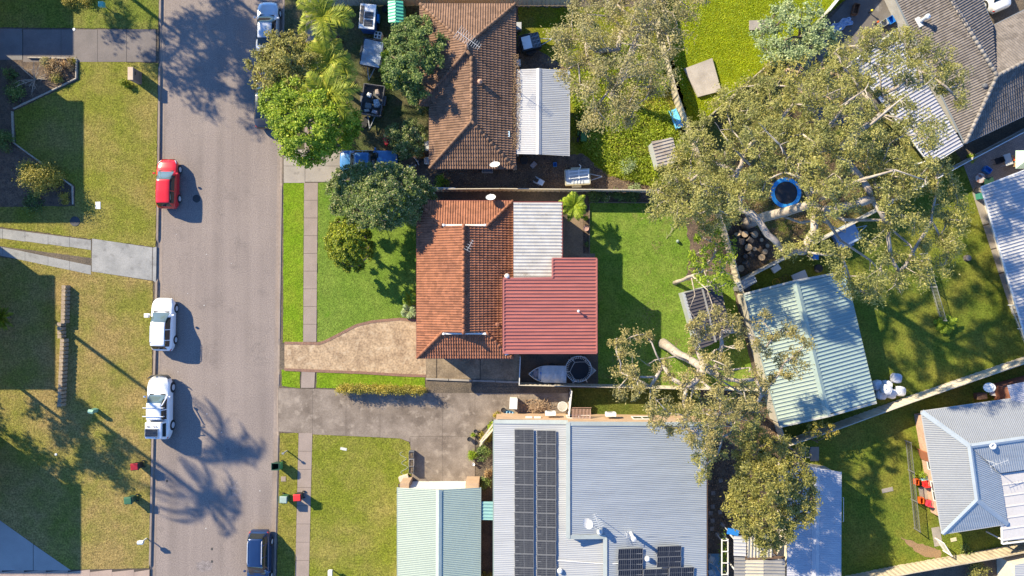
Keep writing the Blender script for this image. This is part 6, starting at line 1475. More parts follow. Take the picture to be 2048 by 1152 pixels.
for k in range(6):
    an = 2 * math.pi * k / 6 + .05; x, y = 1.15 * math.cos(an), 1.15 * math.sin(an); lean = .75 if k else 1.12
    MB().tube([(x, y, .1), (x * 1.02, y * 1.02, 1.6), (x * lean, y * lean, 2.2)], .022, 6).build('net_pole', galv, tr1); pole_pts.append(Vector((x * lean, y * lean, 2.2)))
for k in range(6): MB().tube([pole_pts[k], (pole_pts[k] + pole_pts[(k + 1) % 6]) / 2 - Vector((0, 0, .12)), pole_pts[(k + 1) % 6]], .02, 5).build('net_rope', M('net_grey', (.33, .32, .30)), tr1)
v = [(1.12 * math.cos(a), 1.12 * math.sin(a), .78) for a in (-.95, -.4, .05)] + [tuple(pole_pts[5] * .98), tuple((pole_pts[5] + pole_pts[0]) / 2 - Vector((0, 0, .2))), tuple(pole_pts[0] * .98)]
MB().add(v, [(0, 1, 4, 3), (1, 2, 5, 4)]).build('net', M('net_cloth', (.30, .28, .26), .9), tr1)
trampoline('blue rimmed trampoline under the large gum in the east yard', 1571, 386, 1.25, .8, zinc, M('tramp_dark', (.02, .02, .025), .7), skirt=M('pad_blue', (.03, .27, .62), .5))

# ---- boat
b = base_of(1095, 748, .7); bt = thing('dinghy', 'small pale boat with grey cover and pointed bow beside the fence', 'boat', (b.x, b.y, G), R(179))
n = 16; L_ = 3.15; rows = []
for i in range(n):
    t = i / (n - 1); x = -L_ / 2 + L_ * t; w = .68 * (1 - max(0, (t - .5) / .5) ** 2.2) + .012; sh = .62 + .16 * t ** 2
    rows.append([(x, -w, sh), (x, -w * .82, sh * .55), (x, -w * .35, .12 + .12 * t * t), (x, 0, .05 + .2 * t ** 3), (x, w * .35, .12 + .12 * t * t), (x, w * .82, sh * .55), (x, w, sh)])
MB().add([p for r in rows for p in r], [(i * 7 + k, i * 7 + k + 1, (i + 1) * 7 + k + 1, (i + 1) * 7 + k) for i in range(n - 1) for k in range(6)] + [tuple(range(7))]).build('hull', M('boat_aluminium', (.55, .58, .61), .4), bt, smooth=True, fixn=True)
for s in (0, 6): MB().tube([Vector(r[s]) for r in rows], .03, 6).build('gunwale', M('boat_trim', (.62, .64, .66), .35), bt)
cv = []; 
for i in range(0, 11):
    r = rows[i]; w = r[6][1] * 1.02; x = r[0][0]
    cv += [(x, -w, r[0][2] + .03), (x, -w * .5, r[0][2] + .14 + .03 * math.sin(i * 1.3)), (x, 0, r[0][2] + .2 + .05 * math.sin(i * 2.1)), (x, w * .5, r[0][2] + .14 + .03 * math.cos(i * 1.7)), (x, w, r[0][2] + .03)]
MB().add(cv, [(i * 5 + k, i * 5 + k + 1, (i + 1) * 5 + k + 1, (i + 1) * 5 + k) for i in range(10) for k in range(4)]).build('cover', M('boat_cover', (.50, .52, .54), .8, (.40, .43, .46), 2, fine=.12), bt, smooth=False, fixn=True)
MB().box((.62, 0, .55), (.28, 1.0, .06)).build('thwart', M('boat_seat', (.50, .55, .60)), bt); MB().box((1.0, 0, .5), (.35, .6, .05)).build('thwart', M('boat_bow', (.25, .23, .25)), bt); MB().box((.40, .1, .64), (.3, .6, .05), .3).build('folded_tarp', plastic_b, bt)
for y in (-.4, .4): MB().bar((-1.4, y, .08), (1.2, y * .4, .08), .07, .1).build('trailer_rail', galv, bt)
for y in (-.75, .75): MB().lathe((-.4, y, .26), [(.26, -.07), (.26, .07), (.05, .075)], 14, 'Y').build('wheel', tyre_m, bt)
MB().tube([(0, 0, 0), (0, 0, 1.5)], .03, 6)

# ---- trailers and junk in the north yards
def trailer(name, label, px, py, rz, L_, Wd, h, mat, z0=.45, side_t=.05):
    b = base_of(px, py, h); th = thing(name, label, 'trailer', (b.x, b.y, G), rz)
    MB().box((0, 0, z0), (L_, Wd, .06)).build('bed', M('bed_dark', (.10, .10, .10)), th)
    for s in (-1, 1):
        MB().box((0, s * Wd / 2, (z0 + h) / 2), (L_, side_t, h - z0)).build('side_panel', mat, th); MB().box((s * L_ / 2, 0, (z0 + h) / 2), (side_t, Wd - .06, h - z0)).build('end_panel', mat, th)
        MB().lathe((-.1, s * (Wd / 2 + .1), .3), [(.15, -.09), (.29, -.09), (.3, 0), (.29, .09), (.15, .09)], 16, 'Y').build('wheel', tyre_m, th); MB().box((-.1, s * (Wd / 2 + .1), .66), (.8, .24, .05)).build('mudguard', mat, th)
    MB().bar((L_ / 2, -.3, .42), (L_ / 2 + 1.1, 0, .42), .06).bar((L_ / 2, .3, .42), (L_ / 2 + 1.1, 0, .42), .06).build('drawbar', galv, th)
    return th
t1 = trailer('box_trailer', 'dark box trailer under a grey blue sheet among the palms', 745, 106, R(-101), 2.2, 1.75, 1.0, M('trailer_black', (.06, .065, .075), .5))
shv = []; 
for i in range(9):
    for j in range(9): shv.append((-1.0 + 2.0 * i / 8, -.8 + 1.6 * j / 8, 1.02 + .05 * math.sin(i * 1.4 + j * .8) - .06 * math.exp(-((i - 5) ** 2 + (j - 3) ** 2) / 3)))
MB().add(shv, [(i * 9 + j, i * 9 + j + 1, (i + 1) * 9 + j + 1, (i + 1) * 9 + j) for i in range(8) for j in range(8)]).build('sheet', M('tarp_grey_blue', (.30, .36, .42), .55, (.22, .27, .33), 2, fine=.15), t1, fixn=True)
MB().box((1.02, 0, 1.03), (.25, 1.6, .06)).build('tail_board', M('board_pale', (.50, .53, .56)), t1)
t2 = trailer('box_trailer', 'open junk filled trailer beside the palms', 745, 200, R(-98), 2.5, 1.7, .95, M('trailer_grey', (.12, .12, .13), .6))
for k, (x, y, sx, sy, sz, mt) in enumerate(((-.7, .3, .5, .35, .4, M('bag_tan', (.42, .33, .27))), (-.4, -.35, .4, .4, .3, plastic_w), (.2, .35, .7, .5, .35, M('bag_blue_grey', (.35, .42, .50))), (.5, -.3, .5, .6, .3, M('box_slate', (.16, .18, .2))), (.95, .3, .35, .5, .3, M('bag_mauve', (.35, .32, .36))), (-.1, .0, .6, .3, .25, blk), (.9, -.4, .3, .5, .2, galv))):
    MB().box((x, y, .55 + sz / 2), (sx, sy, sz), random.uniform(-.5, .5), .85).build('junk_piece', mt, t2, bevel=.06)
MB().tube([(.1, .55, .9), (.35, .3, 1.0), (.5, .5, .95), (.3, .7, .9), (.1, .55, .92)], .03, 6).build('hose_coil', M('hose_white', (.6, .62, .66)), t2)
t3 = trailer('cage_trailer', 'black cage trailer with a white panel beside the brown tiled house', 1061, 84, R(14), 1.6, 1.25, 1.1, blk)
MB().box((-.32, 0, 1.08), (.75, 1.05, .05)).build('panel', plastic_w, t3)
for k in range(6): MB().bar((.12 + k * .12, -.6, 1.12), (.12 + k * .12, .6, 1.12), .025).build('cage_bar', galv, t3)
for y in (-.3, 0, .3): MB().bar((.1, y, 1.15), (.78, y, 1.15), .025).build('cage_bar', galv, t3)
t4 = trailer('box_trailer', 'cream trailer loaded with white frames near the boundary fence', 1155, 354, R(3), 2.05, 1.25, 1.0, M('trailer_cream', (.58, .52, .36), .6))
MB().box((0, 0, .98), (1.95, 1.15, .05)).build('load_board', M('board_grey_blue', (.48, .52, .55), fine=.12), t4)
fr = plastic_w
for y in (-.05, .22, .50): MB().bar((-.7, y - .1, 1.15), (.9, y, 1.15), .06, .05).build('frame_bar', fr, t4)
for x in (-.72, .1, .9): MB().bar((x, -.2, 1.2), (x, .58, 1.2), .06, .05).build('frame_bar', fr, t4)
for k in range(4): MB().bar((-.4 + k * .27, -.55, 1.04), (-.4 + k * .27, -.3, 1.04), .05, .04).build('frame_bar', fr, t4)
MB().tube([(.2, .6, 1.1), (.3, .85, 1.2), (.15, .95, 1.3)], .03, 5).build('frame_bar', fr, t4)
cp = thing('camper_trailer', 'blue cube trailer with white roof and small solar panels at the top', 'trailer', base_of(735, 33, 1.7), R(-5))
MB().box((0, 0, 1.0), (1.15, 1.9, 1.3)).build('body', M('camper_blue', (.03, .10, .33), .45), cp, bevel=.03); rfp = MB().box((0, 0, 1.70), (1.3, 2.05, .08)).build('roof', plastic_w, cp, bevel=.02)
for y in (-.55, .1): MB().box((.12, y, 1.755), (.72, .56, .03)).build('solar_panel', sol_a, rfp)
MB().box((-.45, .1, 1.75), (.3, 1.5, .02)).build('hatch', M('hatch_dark', (.12, .10, .08)), rfp)
for s in (-1, 1): MB().lathe((s * .6, -.2, .3), [(.15, -.08), (.3, -.08), (.3, .08), (.15, .08)], 14, 'X').build('wheel', tyre_m, cp)
MB().box((.72, .2, .9), (.2, .6, .5)).build('toolbox', plastic_b, cp, bevel=.02)
stv = thing('stove', 'white four burner stove standing outside between the trailers', 'stove', base_of(755.5, 70, .85), R(-10)); MB().box((0, 0, .42), (.6, .6, .85)).build('body', plastic_w, stv, bevel=.02)
for x in (-.14, .14):
    for y in (-.14, .14): MB().lathe((x, y, .85), [(.095, 0), (.095, .02), (.03, .025)], 14).build('burner', blk, stv)
def tyre(label, px, py, z, rz=0, upright=False, r=.32, grp=None, rim=False):
    b = W(px, py, z); th = thing('tyre', label, 'tyre', (b.x, b.y, z), rz, grp)
    ax = 'Y' if upright else 'Z'
    MB().lathe((0, 0, 0), [(r * .58, -.1), (r * .9, -.11), (r, -.05), (r, .05), (r * .9, .11), (r * .58, .1)], 18, ax).build('tread', tyre_m, th)
    if rim: MB().lathe((0, 0, .02) if not upright else (0, -.1, 0), [(r * .62, 0), (r * .3, .03), (.02, .03)], 14, ax).build('rim', rim_m, th)
    return th
tyre('lowest black tyre dumped below the junk trailer', 728, 249, .25); tyre('upper black tyre dumped below the junk trailer', 734, 240, .28); tyre('spoked wheel leaning by the little emerald shed', 771, 18, .35, R(20), False, .3, None, True)
tyre('alloy wheel under the end of the low patio cover', 1048, 321, .5, 0, False, .36, None, True); tyre('pale hubbed wheel lying beside the green ribbed shed', 1637, 537, .4, 0, False, .36, None, True)
# motorbike by the house corner
mbk = thing('motorbike', 'old motorbike parked at an angle by the brown tiled house corner', 'motorbike', base_of(826, 330, .6), R(35))
for x in (-.65, .65): w_ = MB().lathe((x, 0, .32), [(.22, -.05), (.32, -.05), (.32, .05), (.22, .05)], 18, 'Y').build('wheel', tyre_m, mbk); MB().lathe((x, 0, .32), [(.2, -.02), (.2, .02)], 12, 'Y').build('rim', rim_m, w_)
MB().tube([(-.2, 0, .8), (.05, 0, .86), (.3, 0, .82)], [.12, .17, .1], 8).build('tank', M('tank_black', (.03, .03, .035), .3), mbk, smooth=True); MB().box((-.42, 0, .78), (.6, .24, .1)).build('seat', M('seat_grey', (.4, .4, .42)), mbk, bevel=.04); MB().box((0, 0, .45), (.5, .3, .4)).build('engine', galv, mbk, bevel=.04)
MB().tube([(.65, 0, .32), (.45, 0, .95)], .03, 6).tube([(.42, -.38, 1.02), (.47, 0, .96), (.42, .38, 1.02)], .018, 6).build('fork', chrome, mbk)
def crate(label, px, py, size, mat, rz=0.0, name='crate', cat='crate', open_=True):
    b = base_of(px, py, size[2]); th = thing(name, label, cat, (b.x, b.y, G), rz); x, y, z = size
    if open_:
        MB().box((0, 0, .03), (x, y, .04)).build('base', mat, th)
        for s in (-1, 1): MB().box((s * (x / 2 - .015), 0, z / 2), (.03, y, z)).build('side', mat, th); MB().box((0, s * (y / 2 - .015), z / 2), (x - .06, .03, z)).build('side', mat, th)
    else:
        MB().box((0, 0, z / 2), size).build('body', mat, th, bevel=.03); MB().box((0, 0, z + .02), (x * 1.04, y * 1.04, .05)).build('lid', mat, th, bevel=.015)
    return th
crate('white washing machine against the brown tiled wall', 856, 291, (.55, .7, .85), plastic_w, 0, 'washing_machine', 'washing machine', False)
crate('white tub of junk at the corner of the brown tiled house', 854, 321, (.42, .55, .45), plastic_w, 0, 'tub', 'tub'); crate('orange tool frame near the brown tiled house corner', 845, 311, (.35, .45, .5), M('orange_rust', (.5, .22, .04)), .2)
crate('red bucket crate beside the overturned white chair', 1078, 365, (.26, .26, .3), plastic_r, .5, 'bucket', 'bucket'); crate('blue bucket in the dirt below the patio cover', 1110, 329, (.3, .34, .35), plastic_b, .1, 'bucket', 'bucket'); crate('red plastic toy box half under the shrub near the motorbike', 772, 283, (.3, .6, .5), plastic_r, .3, 'toy_box', 'toy box', False)
crate('grey cushion bundle in the dirt below the patio cover', 1067, 330, (.5, .35, .3), M('cushion', (.33, .29, .29)), .8, 'bundle', 'bundle', False); crate('white cabinet leaning under the brown tiled eave', 1029, 330, (.3, .6, .9), M('cabinet', (.6, .57, .5)), .1, 'cabinet', 'cabinet', False)
crate('small air cooler on the eastern wall of the brown tiled house', 1038, 53, (.4, .6, .5), galv, 0, 'air_cooler', 'air cooler', False); crate('white sack against the brown tiled house above the patio cover', 1037, 126, (.35, .5, .4), plastic_w, .1, 'sack', 'sack', False)
crate('low grey table frame by the southern wall of brown tiled house', 975, 341, (.9, .35, .5), galv, 0, 'bench_frame', 'bench', True)
def chair(label, px, py, rz, mat, tip=None, name='garden_chair'):
    b = base_of(px, py, .5); th = thing(name, label, 'chair', (b.x, b.y, G), rz)
    MB().box((0, 0, .43), (.46, .46, .04)).build('seat', mat, th, bevel=.01); MB().box((-.23, 0, .68), (.05, .46, .46)).build('backrest', mat, th, bevel=.01)
    for x in (-.2, .2):
        for y in (-.2, .2): MB().tube([(x * 1.1, y * 1.1, 0), (x, y, .42)], .02, 5).build('leg', mat, th)
    for y in (-.24, .24): MB().tube([(-.22, y, .64), (.18, y, .64), (.2, y, .43)], .02, 5).build('armrest', mat, th)
    if tip: th.rotation_euler = (tip[0], tip[1], rz); th.location.z = G + .25
    return th
chair('white chair lying overturned in the dirt yard', 1069, 358, R(-30), plastic_w, (0, R(80)))
chair('upper red chair on the pad outside the blue hip roofed house', 1849, 966, R(100), plastic_r); chair('lower red chair outside the blue hip roofed house', 1856, 1005, R(80), M('chair_crimson', (.6, .04, .08), .5))
for lab, x, y in (('upper orange crate set before the upper red chair', 1834, 964), ('lower orange crate set before the lower red chair', 1843, 1001)): crate(lab, x, y, (.32, .5, .45), plastic_o)
crate('blue and white cooler between the red chair and the wall', 1848, 957, (.5, .3, .4), M('cooler_blue', (.25, .5, .62)), .1, 'cooler', 'cooler', False)
flat_cover('concrete doorstep pad between the two red chairs', 1846, 985, .8, 1.1, conc_pale, R(10), name='doorstep')
flat_cover('concrete path pad at the corner of the blue hip roofed house', 1872, 1072, .7, 1.6, conc_pale, R(10), name='path_pad'); flat_cover('round tank lid leaning at the foot of the blue house corner', 1905, 1078, .5, .3, M('lid_cream', (.6, .52, .36)), R(12))
# ride-on mower
mw = thing('ride_on_mower', 'green ride on mower with yellow seat in the weedy yard', 'mower', base_of(1168, 262, .7), R(-92)); gm = M('mower_green', (.05, .16, .04), .4)
MB().box((.45, 0, .55), (.8, .5, .35)).build('bonnet', gm, mw, bevel=.06); MB().box((-.2, 0, .32), (1.5, .7, .14)).build('chassis', blk, mw, bevel=.03); MB().box((-.45, 0, .62), (.42, .44, .12)).box((-.68, 0, .82), (.1, .44, .38)).build('seat', M('seat_yellow', (.75, .52, .03), .45), mw, bevel=.04)
for x, r in ((.65, .2), (-.55, .27)):
    for s in (-1, 1): MB().lathe((x, s * .45, r), [(r * .5, -.09), (r, -.08), (r, .08), (r * .5, .09)], 14, 'Y').build('wheel', tyre_m, mw)
MB().lathe((-.1, 0, .85), [(.17, 0), (.19, .02), (.17, .04)], 14).build('steering_wheel', blk, mw); MB().box((0, 0, .22), (.6, 1.0, .14)).build('mower_deck', gm, mw, bevel=.04)
# blue slide, concrete slabs
sl = thing('slide', 'faded blue plastic slide lying against the tan fence', 'slide', base_of(1352, 237, .6), R(-72)); bl = M('slide_blue', (.12, .42, .66), .5, fine=.1)
MB().add([(-.85, -.28, .25), (-.85, .28, .25), (.85, .28, .75), (.85, -.28, .75), (-.85, -.28, .2), (-.85, .28, .2), (.85, .28, .68), (.85, -.28, .68)], [(0, 3, 2, 1), (4, 5, 6, 7), (0, 1, 5, 4), (2, 3, 7, 6), (1, 2, 6, 5), (0, 4, 7, 3)]).build('chute', bl, sl)
for s in (-1, 1): MB().bar((-.85, s * .3, .3), (.85, s * .3, .82), .06, .2).build('side_rail', bl, sl)
for k in range(3): MB().bar((.85 - .1 * k, -.27, .2 + .18 * k), (.85 - .1 * k, .27, .2 + .18 * k), .05, .03).build('rung', plastic_b, sl)
def slab_thing(label, q, z, mat, h=.12):
    c = W(q[0][0], q[0][1]); P4 = [W(x, y) for x, y in q]; o = MB().prism([(p.x - c.x, p.y - c.y) for p in P4], 0, h).build('concrete_slab', mat); o.location = (c.x, c.y, G); tag(o, label, 'slab')
slab_thing('large pale concrete slab on the lime lawn behind the tan fence', [(1366, 140), (1422, 119), (1440, 184), (1394, 196)], 0, M('slab_pale', (.42, .37, .32), .9, (.30, .26, .22), .8, fine=.14), .25); slab_thing('small stepping slab at the top of the lime lawn', [(1497, 43), (1535, 42), (1535, 61), (1497, 62)], 0, conc_pale)
# cut logs, one by one
lg_end = M('log_end', (.40, .30, .20), .9, (.30, .22, .14), 6, fine=.2); lg_bark = M('log_bark', (.10, .085, .075), .95, (.06, .05, .045), 4, fine=.3)
rsl = random.Random(3); spots = []
while len(spots) < 26:
    x, y = rsl.uniform(1450, 1540), rsl.uniform(455, 548)
    if y > 552 - (x - 1478) * .5 - 10 or (x < 1450 + (y - 440) * .25) : continue
    if all(math.hypot(x - a, y - b) > 11 for a, b in spots): spots.append((x, y))
    if len(spots) < 26 and rsl.random() < .003: break
words = ['nearest the fence', 'beside the trunk', 'in the middle', 'on the outer edge', 'half buried', 'with a pale face', 'with a dark face', 'tilted over']
for i, (x, y) in enumerate(spots):
    r = rsl.uniform(.16, .36); h = rsl.uniform(.3, .6); b = W(x, y, .3); th = thing('cut_log', 'short cut log in the heap between gum trunk and diagonal fence', 'log', (b.x, b.y, G), rsl.uniform(0, 6.28), 'cut logs heaped below the large gum')
    MB().tube([(0, 0, 0), (.0, 0, h)], [r, r * .96], 12).build('bark', lg_bark, th); MB().lathe((0, 0, h), [(r * .93, 0), (r * .93, .012), (.02, .014)], 12).build('end_grain', lg_end if i % 3 else lg_bark, th)
    if rsl.random() < .35: th.rotation_euler = (R(rsl.uniform(50, 90)), 0, rsl.uniform(0, 6)); th.location.z = G + r
# bulk bags
bagm = M('bulk_bag_white', (.62, .63, .66), .8, (.50, .51, .55), 2.5, fine=.12, bump=.03, bsc=6)
for i, (x, y, z, lab) in enumerate(((1757, 771, 0, 'white bulk bag nearest the green shed wall'), (1776, 771, .0, 'white bulk bag in the middle of its row'), (1795, 757, 0, 'highest white bulk bag on the lawn side'), (1765, 790, 0, 'white bulk bag at the lower left of the heap'), (1784, 788, 0, 'white bulk bag in the lower middle of the heap'), (1803, 783, 0, 'white bulk bag at the right end of the heap'), (1775, 780, .62, 'white bulk bag lying on top of the others'))):
    b = base_of(x, y, .7 + z); th = thing('bulk_bag', lab, 'bulk bag', (b.x, b.y, G + z), rsl.uniform(-.5, .5), 'bulk bags heaped beside the green shed')
    bm = bmesh.new(); bmesh.ops.create_icosphere(bm, subdivisions=3, radius=1.0)
    for v_ in bm.verts:
        p = v_.co; k = (abs(p.x) ** 4 + abs(p.y) ** 4 + abs(p.z) ** 4) ** -.25; nz = 1 + .05 * math.sin(7 * p.x + i) * math.cos(6 * p.y + 2 * i) + .04 * math.sin(9 * p.z + i); v_.co = Vector((p.x * k * .40 * nz, p.y * k * .40 * nz, p.z * k * .34 * nz + .34))
    me = bpy.data.meshes.new('sack'); bm.to_mesh(me); bm.free(); me.materials.append(bagm); me.polygons.foreach_set('use_smooth', [True] * len(me.polygons)); ob = bpy.data.objects.new('sack', me); COL.objects.link(ob); ob.parent = th
    for s in (-1, 1): MB().tube([(s * .3, -.25, .62), (s * .26, 0, .76), (s * .3, .25, .62)], .02, 5).build('loop', bagm, th)
# heap of branches by the solar house
hp = thing('branch_heap', 'heap of cut sticks and bark chips against the apricot wall', 'heap', W(1075, 812, 0)); hm = MB()
for k in range(420):
    a = rsl.uniform(0, 6.28); rr_ = abs(rsl.gauss(0, .8)); x, y = 1.35 * rr_ * math.cos(a) * .8, .55 * rr_ * math.sin(a); z = .15 + max(0, .55 - rr_ * .35) * rsl.random(); l = rsl.uniform(.15, .7); an = rsl.uniform(0, 6.28)
    hm.tube([(x, y, z), (x + l * math.cos(an), y + l * .6 * math.sin(an), z + rsl.uniform(-.08, .15))], [.022, .012], 4)
hm.build('sticks', M('stick_tan', (.40, .28, .18), .9, (.22, .15, .10), 4, fine=.3), hp, kind='stuff')
crate('white chest freezer standing out by the branch heap', 1027, 807, (.62, .85, .85), plastic_w, R(-3), 'chest_freezer', 'freezer', False)
kb = thing('toy_boat', 'bright blue plastic toy shell by the solar house corner', 'toy', base_of(1019, 828, .5), R(-8)); rw_ = []
for i in range(9): t = i / 8; w = .3 * math.sin(math.pi * (.12 + .8 * t)) ; rw_.append([(-.5 + t, -w, .5), (-.5 + t, -w * .6, .25), (-.5 + t, w * .6, .25), (-.5 + t, w, .5)])
MB().add([p for r in rw_ for p in r], [(i * 4 + k, i * 4 + k + 1, (i + 1) * 4 + k + 1, (i + 1) * 4 + k) for i in range(8) for k in range(3)]).build('shell', M('toy_blue', (.05, .42, .80), .4), kb, fixn=True)
for x in (-.25, 0, .25): MB().box((x, 0, .46), (.06, .4, .05)).build('rib', M('toy_light', (.35, .65, .85)), kb)
tb = thing('round_table', 'round glass topped table beside the short white fence', 'table', base_of(1125, 813, .72)); MB().lathe((0, 0, .70), [(.40, 0), (.40, .02), (.02, .021)], 28).build('top', M('glass_pale', (.42, .40, .36), .25), tb); MB().torus((0, 0, .71), .40, .018, 28, 6).build('rim', plastic_w, tb)
for k in range(4): an = k * math.pi / 2 + .6; MB().tube([(.05 * math.cos(an), .05 * math.sin(an), .69), (.3 * math.cos(an), .3 * math.sin(an), 0)], .018, 5).build('leg', plastic_w, tb)
# pots along the driveway planter and elsewhere
def pot(label, px, py, r, h, mat, plant=None, grp='pots edging the driveway planter'):
    b = base_of(px, py, h); th = thing('plant_pot', label, 'pot', (b.x, b.y, G), 0, grp)
    MB().lathe((0, 0, 0), [(r * .7, 0), (r, h), (r * 1.08, h), (r * 1.08, h - .04), (r * .85, h - .05), (.02, h - .06)], 16).build('body', mat, th)
    if plant is not None:
        n = 160; g = np.random.normal(size=(n, 3)) * np.array([r * .55, r * .55, .1]) + np.array([0, 0, h + .12]); quads_mesh('foliage', plant, leaf_quads(g, .12, .05), th)
pm = M('pot_black', (.03, .03, .032), .5); pt_ = M('pot_terracotta', (.42, .2, .12), .8)
for lab, x, y, r, m_, pl_ in (('black pot left of the planter, lowest at the bend', 939, 878, .18, pm, None), ('black pot at the bend of the planter', 946, 869, .15, pm, lf_bright), ('small pot above the bend', 951, 862, .14, pm, None), ('black pot near the toy shell, upper end of the planter', 1007, 820, .2, pm, None), ('leafy pot near the upper end of the planter', 996, 826, .16, pt_, lf_olive), ('terracotta pot second from the toy shell', 990, 830, .14, pt_, lf_gold),
    ('long leafy pot beside the planter lower end', 944, 915, .16, pm, lf_bright), ('white pot at the lower end of the planter', 947, 928, .12, plastic_w, None), ('yellow planted pot at the white roller door', 944, 961, .22, M('pot_yellow', (.5, .36, .06)), lf_gold), ('pink rimmed round pot in the back lawn bed', 1172, 457, .22, M('pot_pink', (.42, .26, .22)), None), ('small pot lower in the back lawn bed', 1173, 488, .18, pm, lf_dark), ('pot with fern at the top of the back lawn side bed', 1171, 437, .2, pm, lf_bright)):
    pot(lab, x, y, r, .35, m_, pl_, 'pots edging the driveway planter' if x < 1100 else 'pots in the side bed')
for lab, x, y, mt in (('upper dark planter box at the lawn corner by the drive', 823, 910, M('planter_slate', (.12, .13, .15))), ('middle planter box with pale rim and bare soil', 823, 925, M('planter_pale', (.40, .37, .34))), ('lower dark planter box next to the brick pier', 823, 939, M('planter_slate', (.12, .13, .15)))):
    p_ = crate(lab, x, y, (.42, .6, .6), mt, 0, 'planter_box', 'planter'); MB().box((0, 0, .5), (.34, .52, .04)).build('soil', earth, p_)
    q_ = MB()
    for k in range(5): q_.tube([(rsl.uniform(-.1, .1), rsl.uniform(-.2, .2), .5), (rsl.uniform(-.15, .15), rsl.uniform(-.25, .25), rsl.uniform(1.0, 1.5))], [.012, .006], 4)
    q_.build('stakes', timber, p_, kind='stuff')
crate('pale rock planter beside the garage pier', 808, 956, (.8, .45, .35), M('rock_cream', (.55, .46, .36)), .3, 'rock', 'rock', False)
hs = [(W(805 + 6 * math.sin(k * .9) + (k if k < 10 else 20 - k) * .5, 958 - k * 2.6, .14)) for k in range(22)]; o = MB().tube([(p.x, p.y, G + .03) for p in hs], .014, 5).build('garden_hose', M('hose_pale', (.45, .47, .40))); tag(o, 'pale garden hose trailing over the olive lawn near the planters', 'hose')
MB().torus((0, 0, 0), .2, .015)
o = MB().bar(W(960, 884, 2.0), W(988, 846, 2.3), .12, .08).build('brace_beam', f_cream); tag(o, 'slanting cream beam from driveway planter to the solar house roof', 'beam')
# logs, ball, twig on the back lawn, stump
o = MB().lathe((0, 0, .15), [(.02, -.15), (.1, -.12), (.15, 0), (.1, .12), (.02, .15)], 14).build('ball', M('ball_grey_green', (.22, .28, .22), .6), smooth=True); p = W(1354, 483); o.location = (p.x, p.y, G); tag(o, 'dull green ball lying on the back lawn by the bed', 'ball')
tw = MB(); a = W(1332, 478, .1)
for k in range(9): tw.tube([(a.x + .1 * k, a.y + .13 * k, G + .05 + .01 * k), (a.x + .1 * k + rsl.uniform(-.4, .4), a.y + .13 * k + rsl.uniform(.1, .6), G + .12)], [.014, .006], 4)
tag(tw.build('fallen_branch', lf_dead, kind='stuff'), 'fallen twiggy branch on the back lawn near the ball', 'branch')
sp_ = thing('tree_stump', 'weathered square stump on the shaded east lawn', 'stump', base_of(1937, 516, .4)); MB().tube([(0, 0, 0), (0, 0, .42)], [.3, .26], 9).build('bark', lg_bark, sp_); MB().lathe((0, 0, .42), [(.24, 0), (.24, .01), (.02, .012)], 9).build('end_grain', M('stump_grey', (.28, .23, .2)), sp_)
# behind the green shed
crate('blue drum standing by the long grey fence behind the green shed', 1630, 514, (.45, .45, .7), plastic_b, 0, 'drum', 'drum', False)
bm2 = trailer('box_trailer', 'trailer under a blue grey tarp by the long fence and gum limbs', 1693, 473, R(27), 2.0, 1.4, .85, M('trailer_blue_grey', (.22, .28, .36)))
MB().box((0, 0, .88), (2.0, 1.4, .05)).box((-.4, .3, .93), (.8, .5, .06)).build('sheet', M('tarp_blue_grey', (.33, .40, .50), .6, (.22, .30, .45), 1.4, fine=.12), bm2, bevel=.02)
for lab, x, y, sz, mt, r_ in (('crumpled white sheet in the junk strip behind the green shed', 1551, 537, (.7, .5, .25), plastic_w, .6), ('grey board leaning at the back of the green shed', 1598, 553, (1.2, .7, .2), zinc, .4), ('dark tarp bundle below the zinc lean-to', 1492, 578, (.6, .4, .35), M('tarp_dark', (.12, .13, .15)), .4)): crate(lab, x, y, sz, mt, r_, 'junk_bundle', 'junk', False)
hoop = thing('bicycle', 'old yellow bicycle lying behind the green shed', 'bicycle', base_of(1562, 560, .3), R(25))
for x in (-.45, .45): v_ = MB().torus((x, 0, .25), .3, .02, 20, 5).build('wheel', M('bike_yellow', (.6, .4, .03)) if x < 0 else tyre_m, hoop)
MB().tube([(-.45, 0, .25), (0, .25, .32), (.45, 0, .25), (-.05, -.1, .3), (-.45, 0, .25)], .02, 5).tube([(.4, -.25, .4), (.5, .2, .4)], .015, 5).build('frame', rustm, hoop)
# courtyard things, top right
tp = thing('crumpled_tarp', 'crumpled blue tarpaulin on the stained courtyard concrete', 'tarp', W(1680, 52, 0), R(28)); tv = []
for i in range(13):
    for j in range(7): tv.append((-.9 + 1.8 * i / 12, -.36 + .72 * j / 6 + .08 * math.sin(i), .06 + .16 * abs(math.sin(i * 1.3 + j * 2.1)) + .1 * abs(math.cos(j * 1.7 - i * .6))))
tp.location.z = G; MB().add(tv, [(i * 7 + j, (i + 1) * 7 + j, (i + 1) * 7 + j + 1, i * 7 + j + 1) for i in range(12) for j in range(6)]).build('cloth', M('tarp_blue', (.22, .34, .55), .5, (.50, .55, .62), 3, fine=.1), tp)
crate('blue crate against the angled wall of the grey tiled house', 1782, 40, (.5, .6, .4), plastic_b, R(30)); crate('slatted white rack beside the blue crate', 1768, 46, (.6, .5, .5), galv, R(30), 'rack', 'rack'); crate('barrow with rusty tray at the top of the courtyard', 1712, 18, (.45, .9, .5), rustm, R(-15), 'barrow', 'barrow')
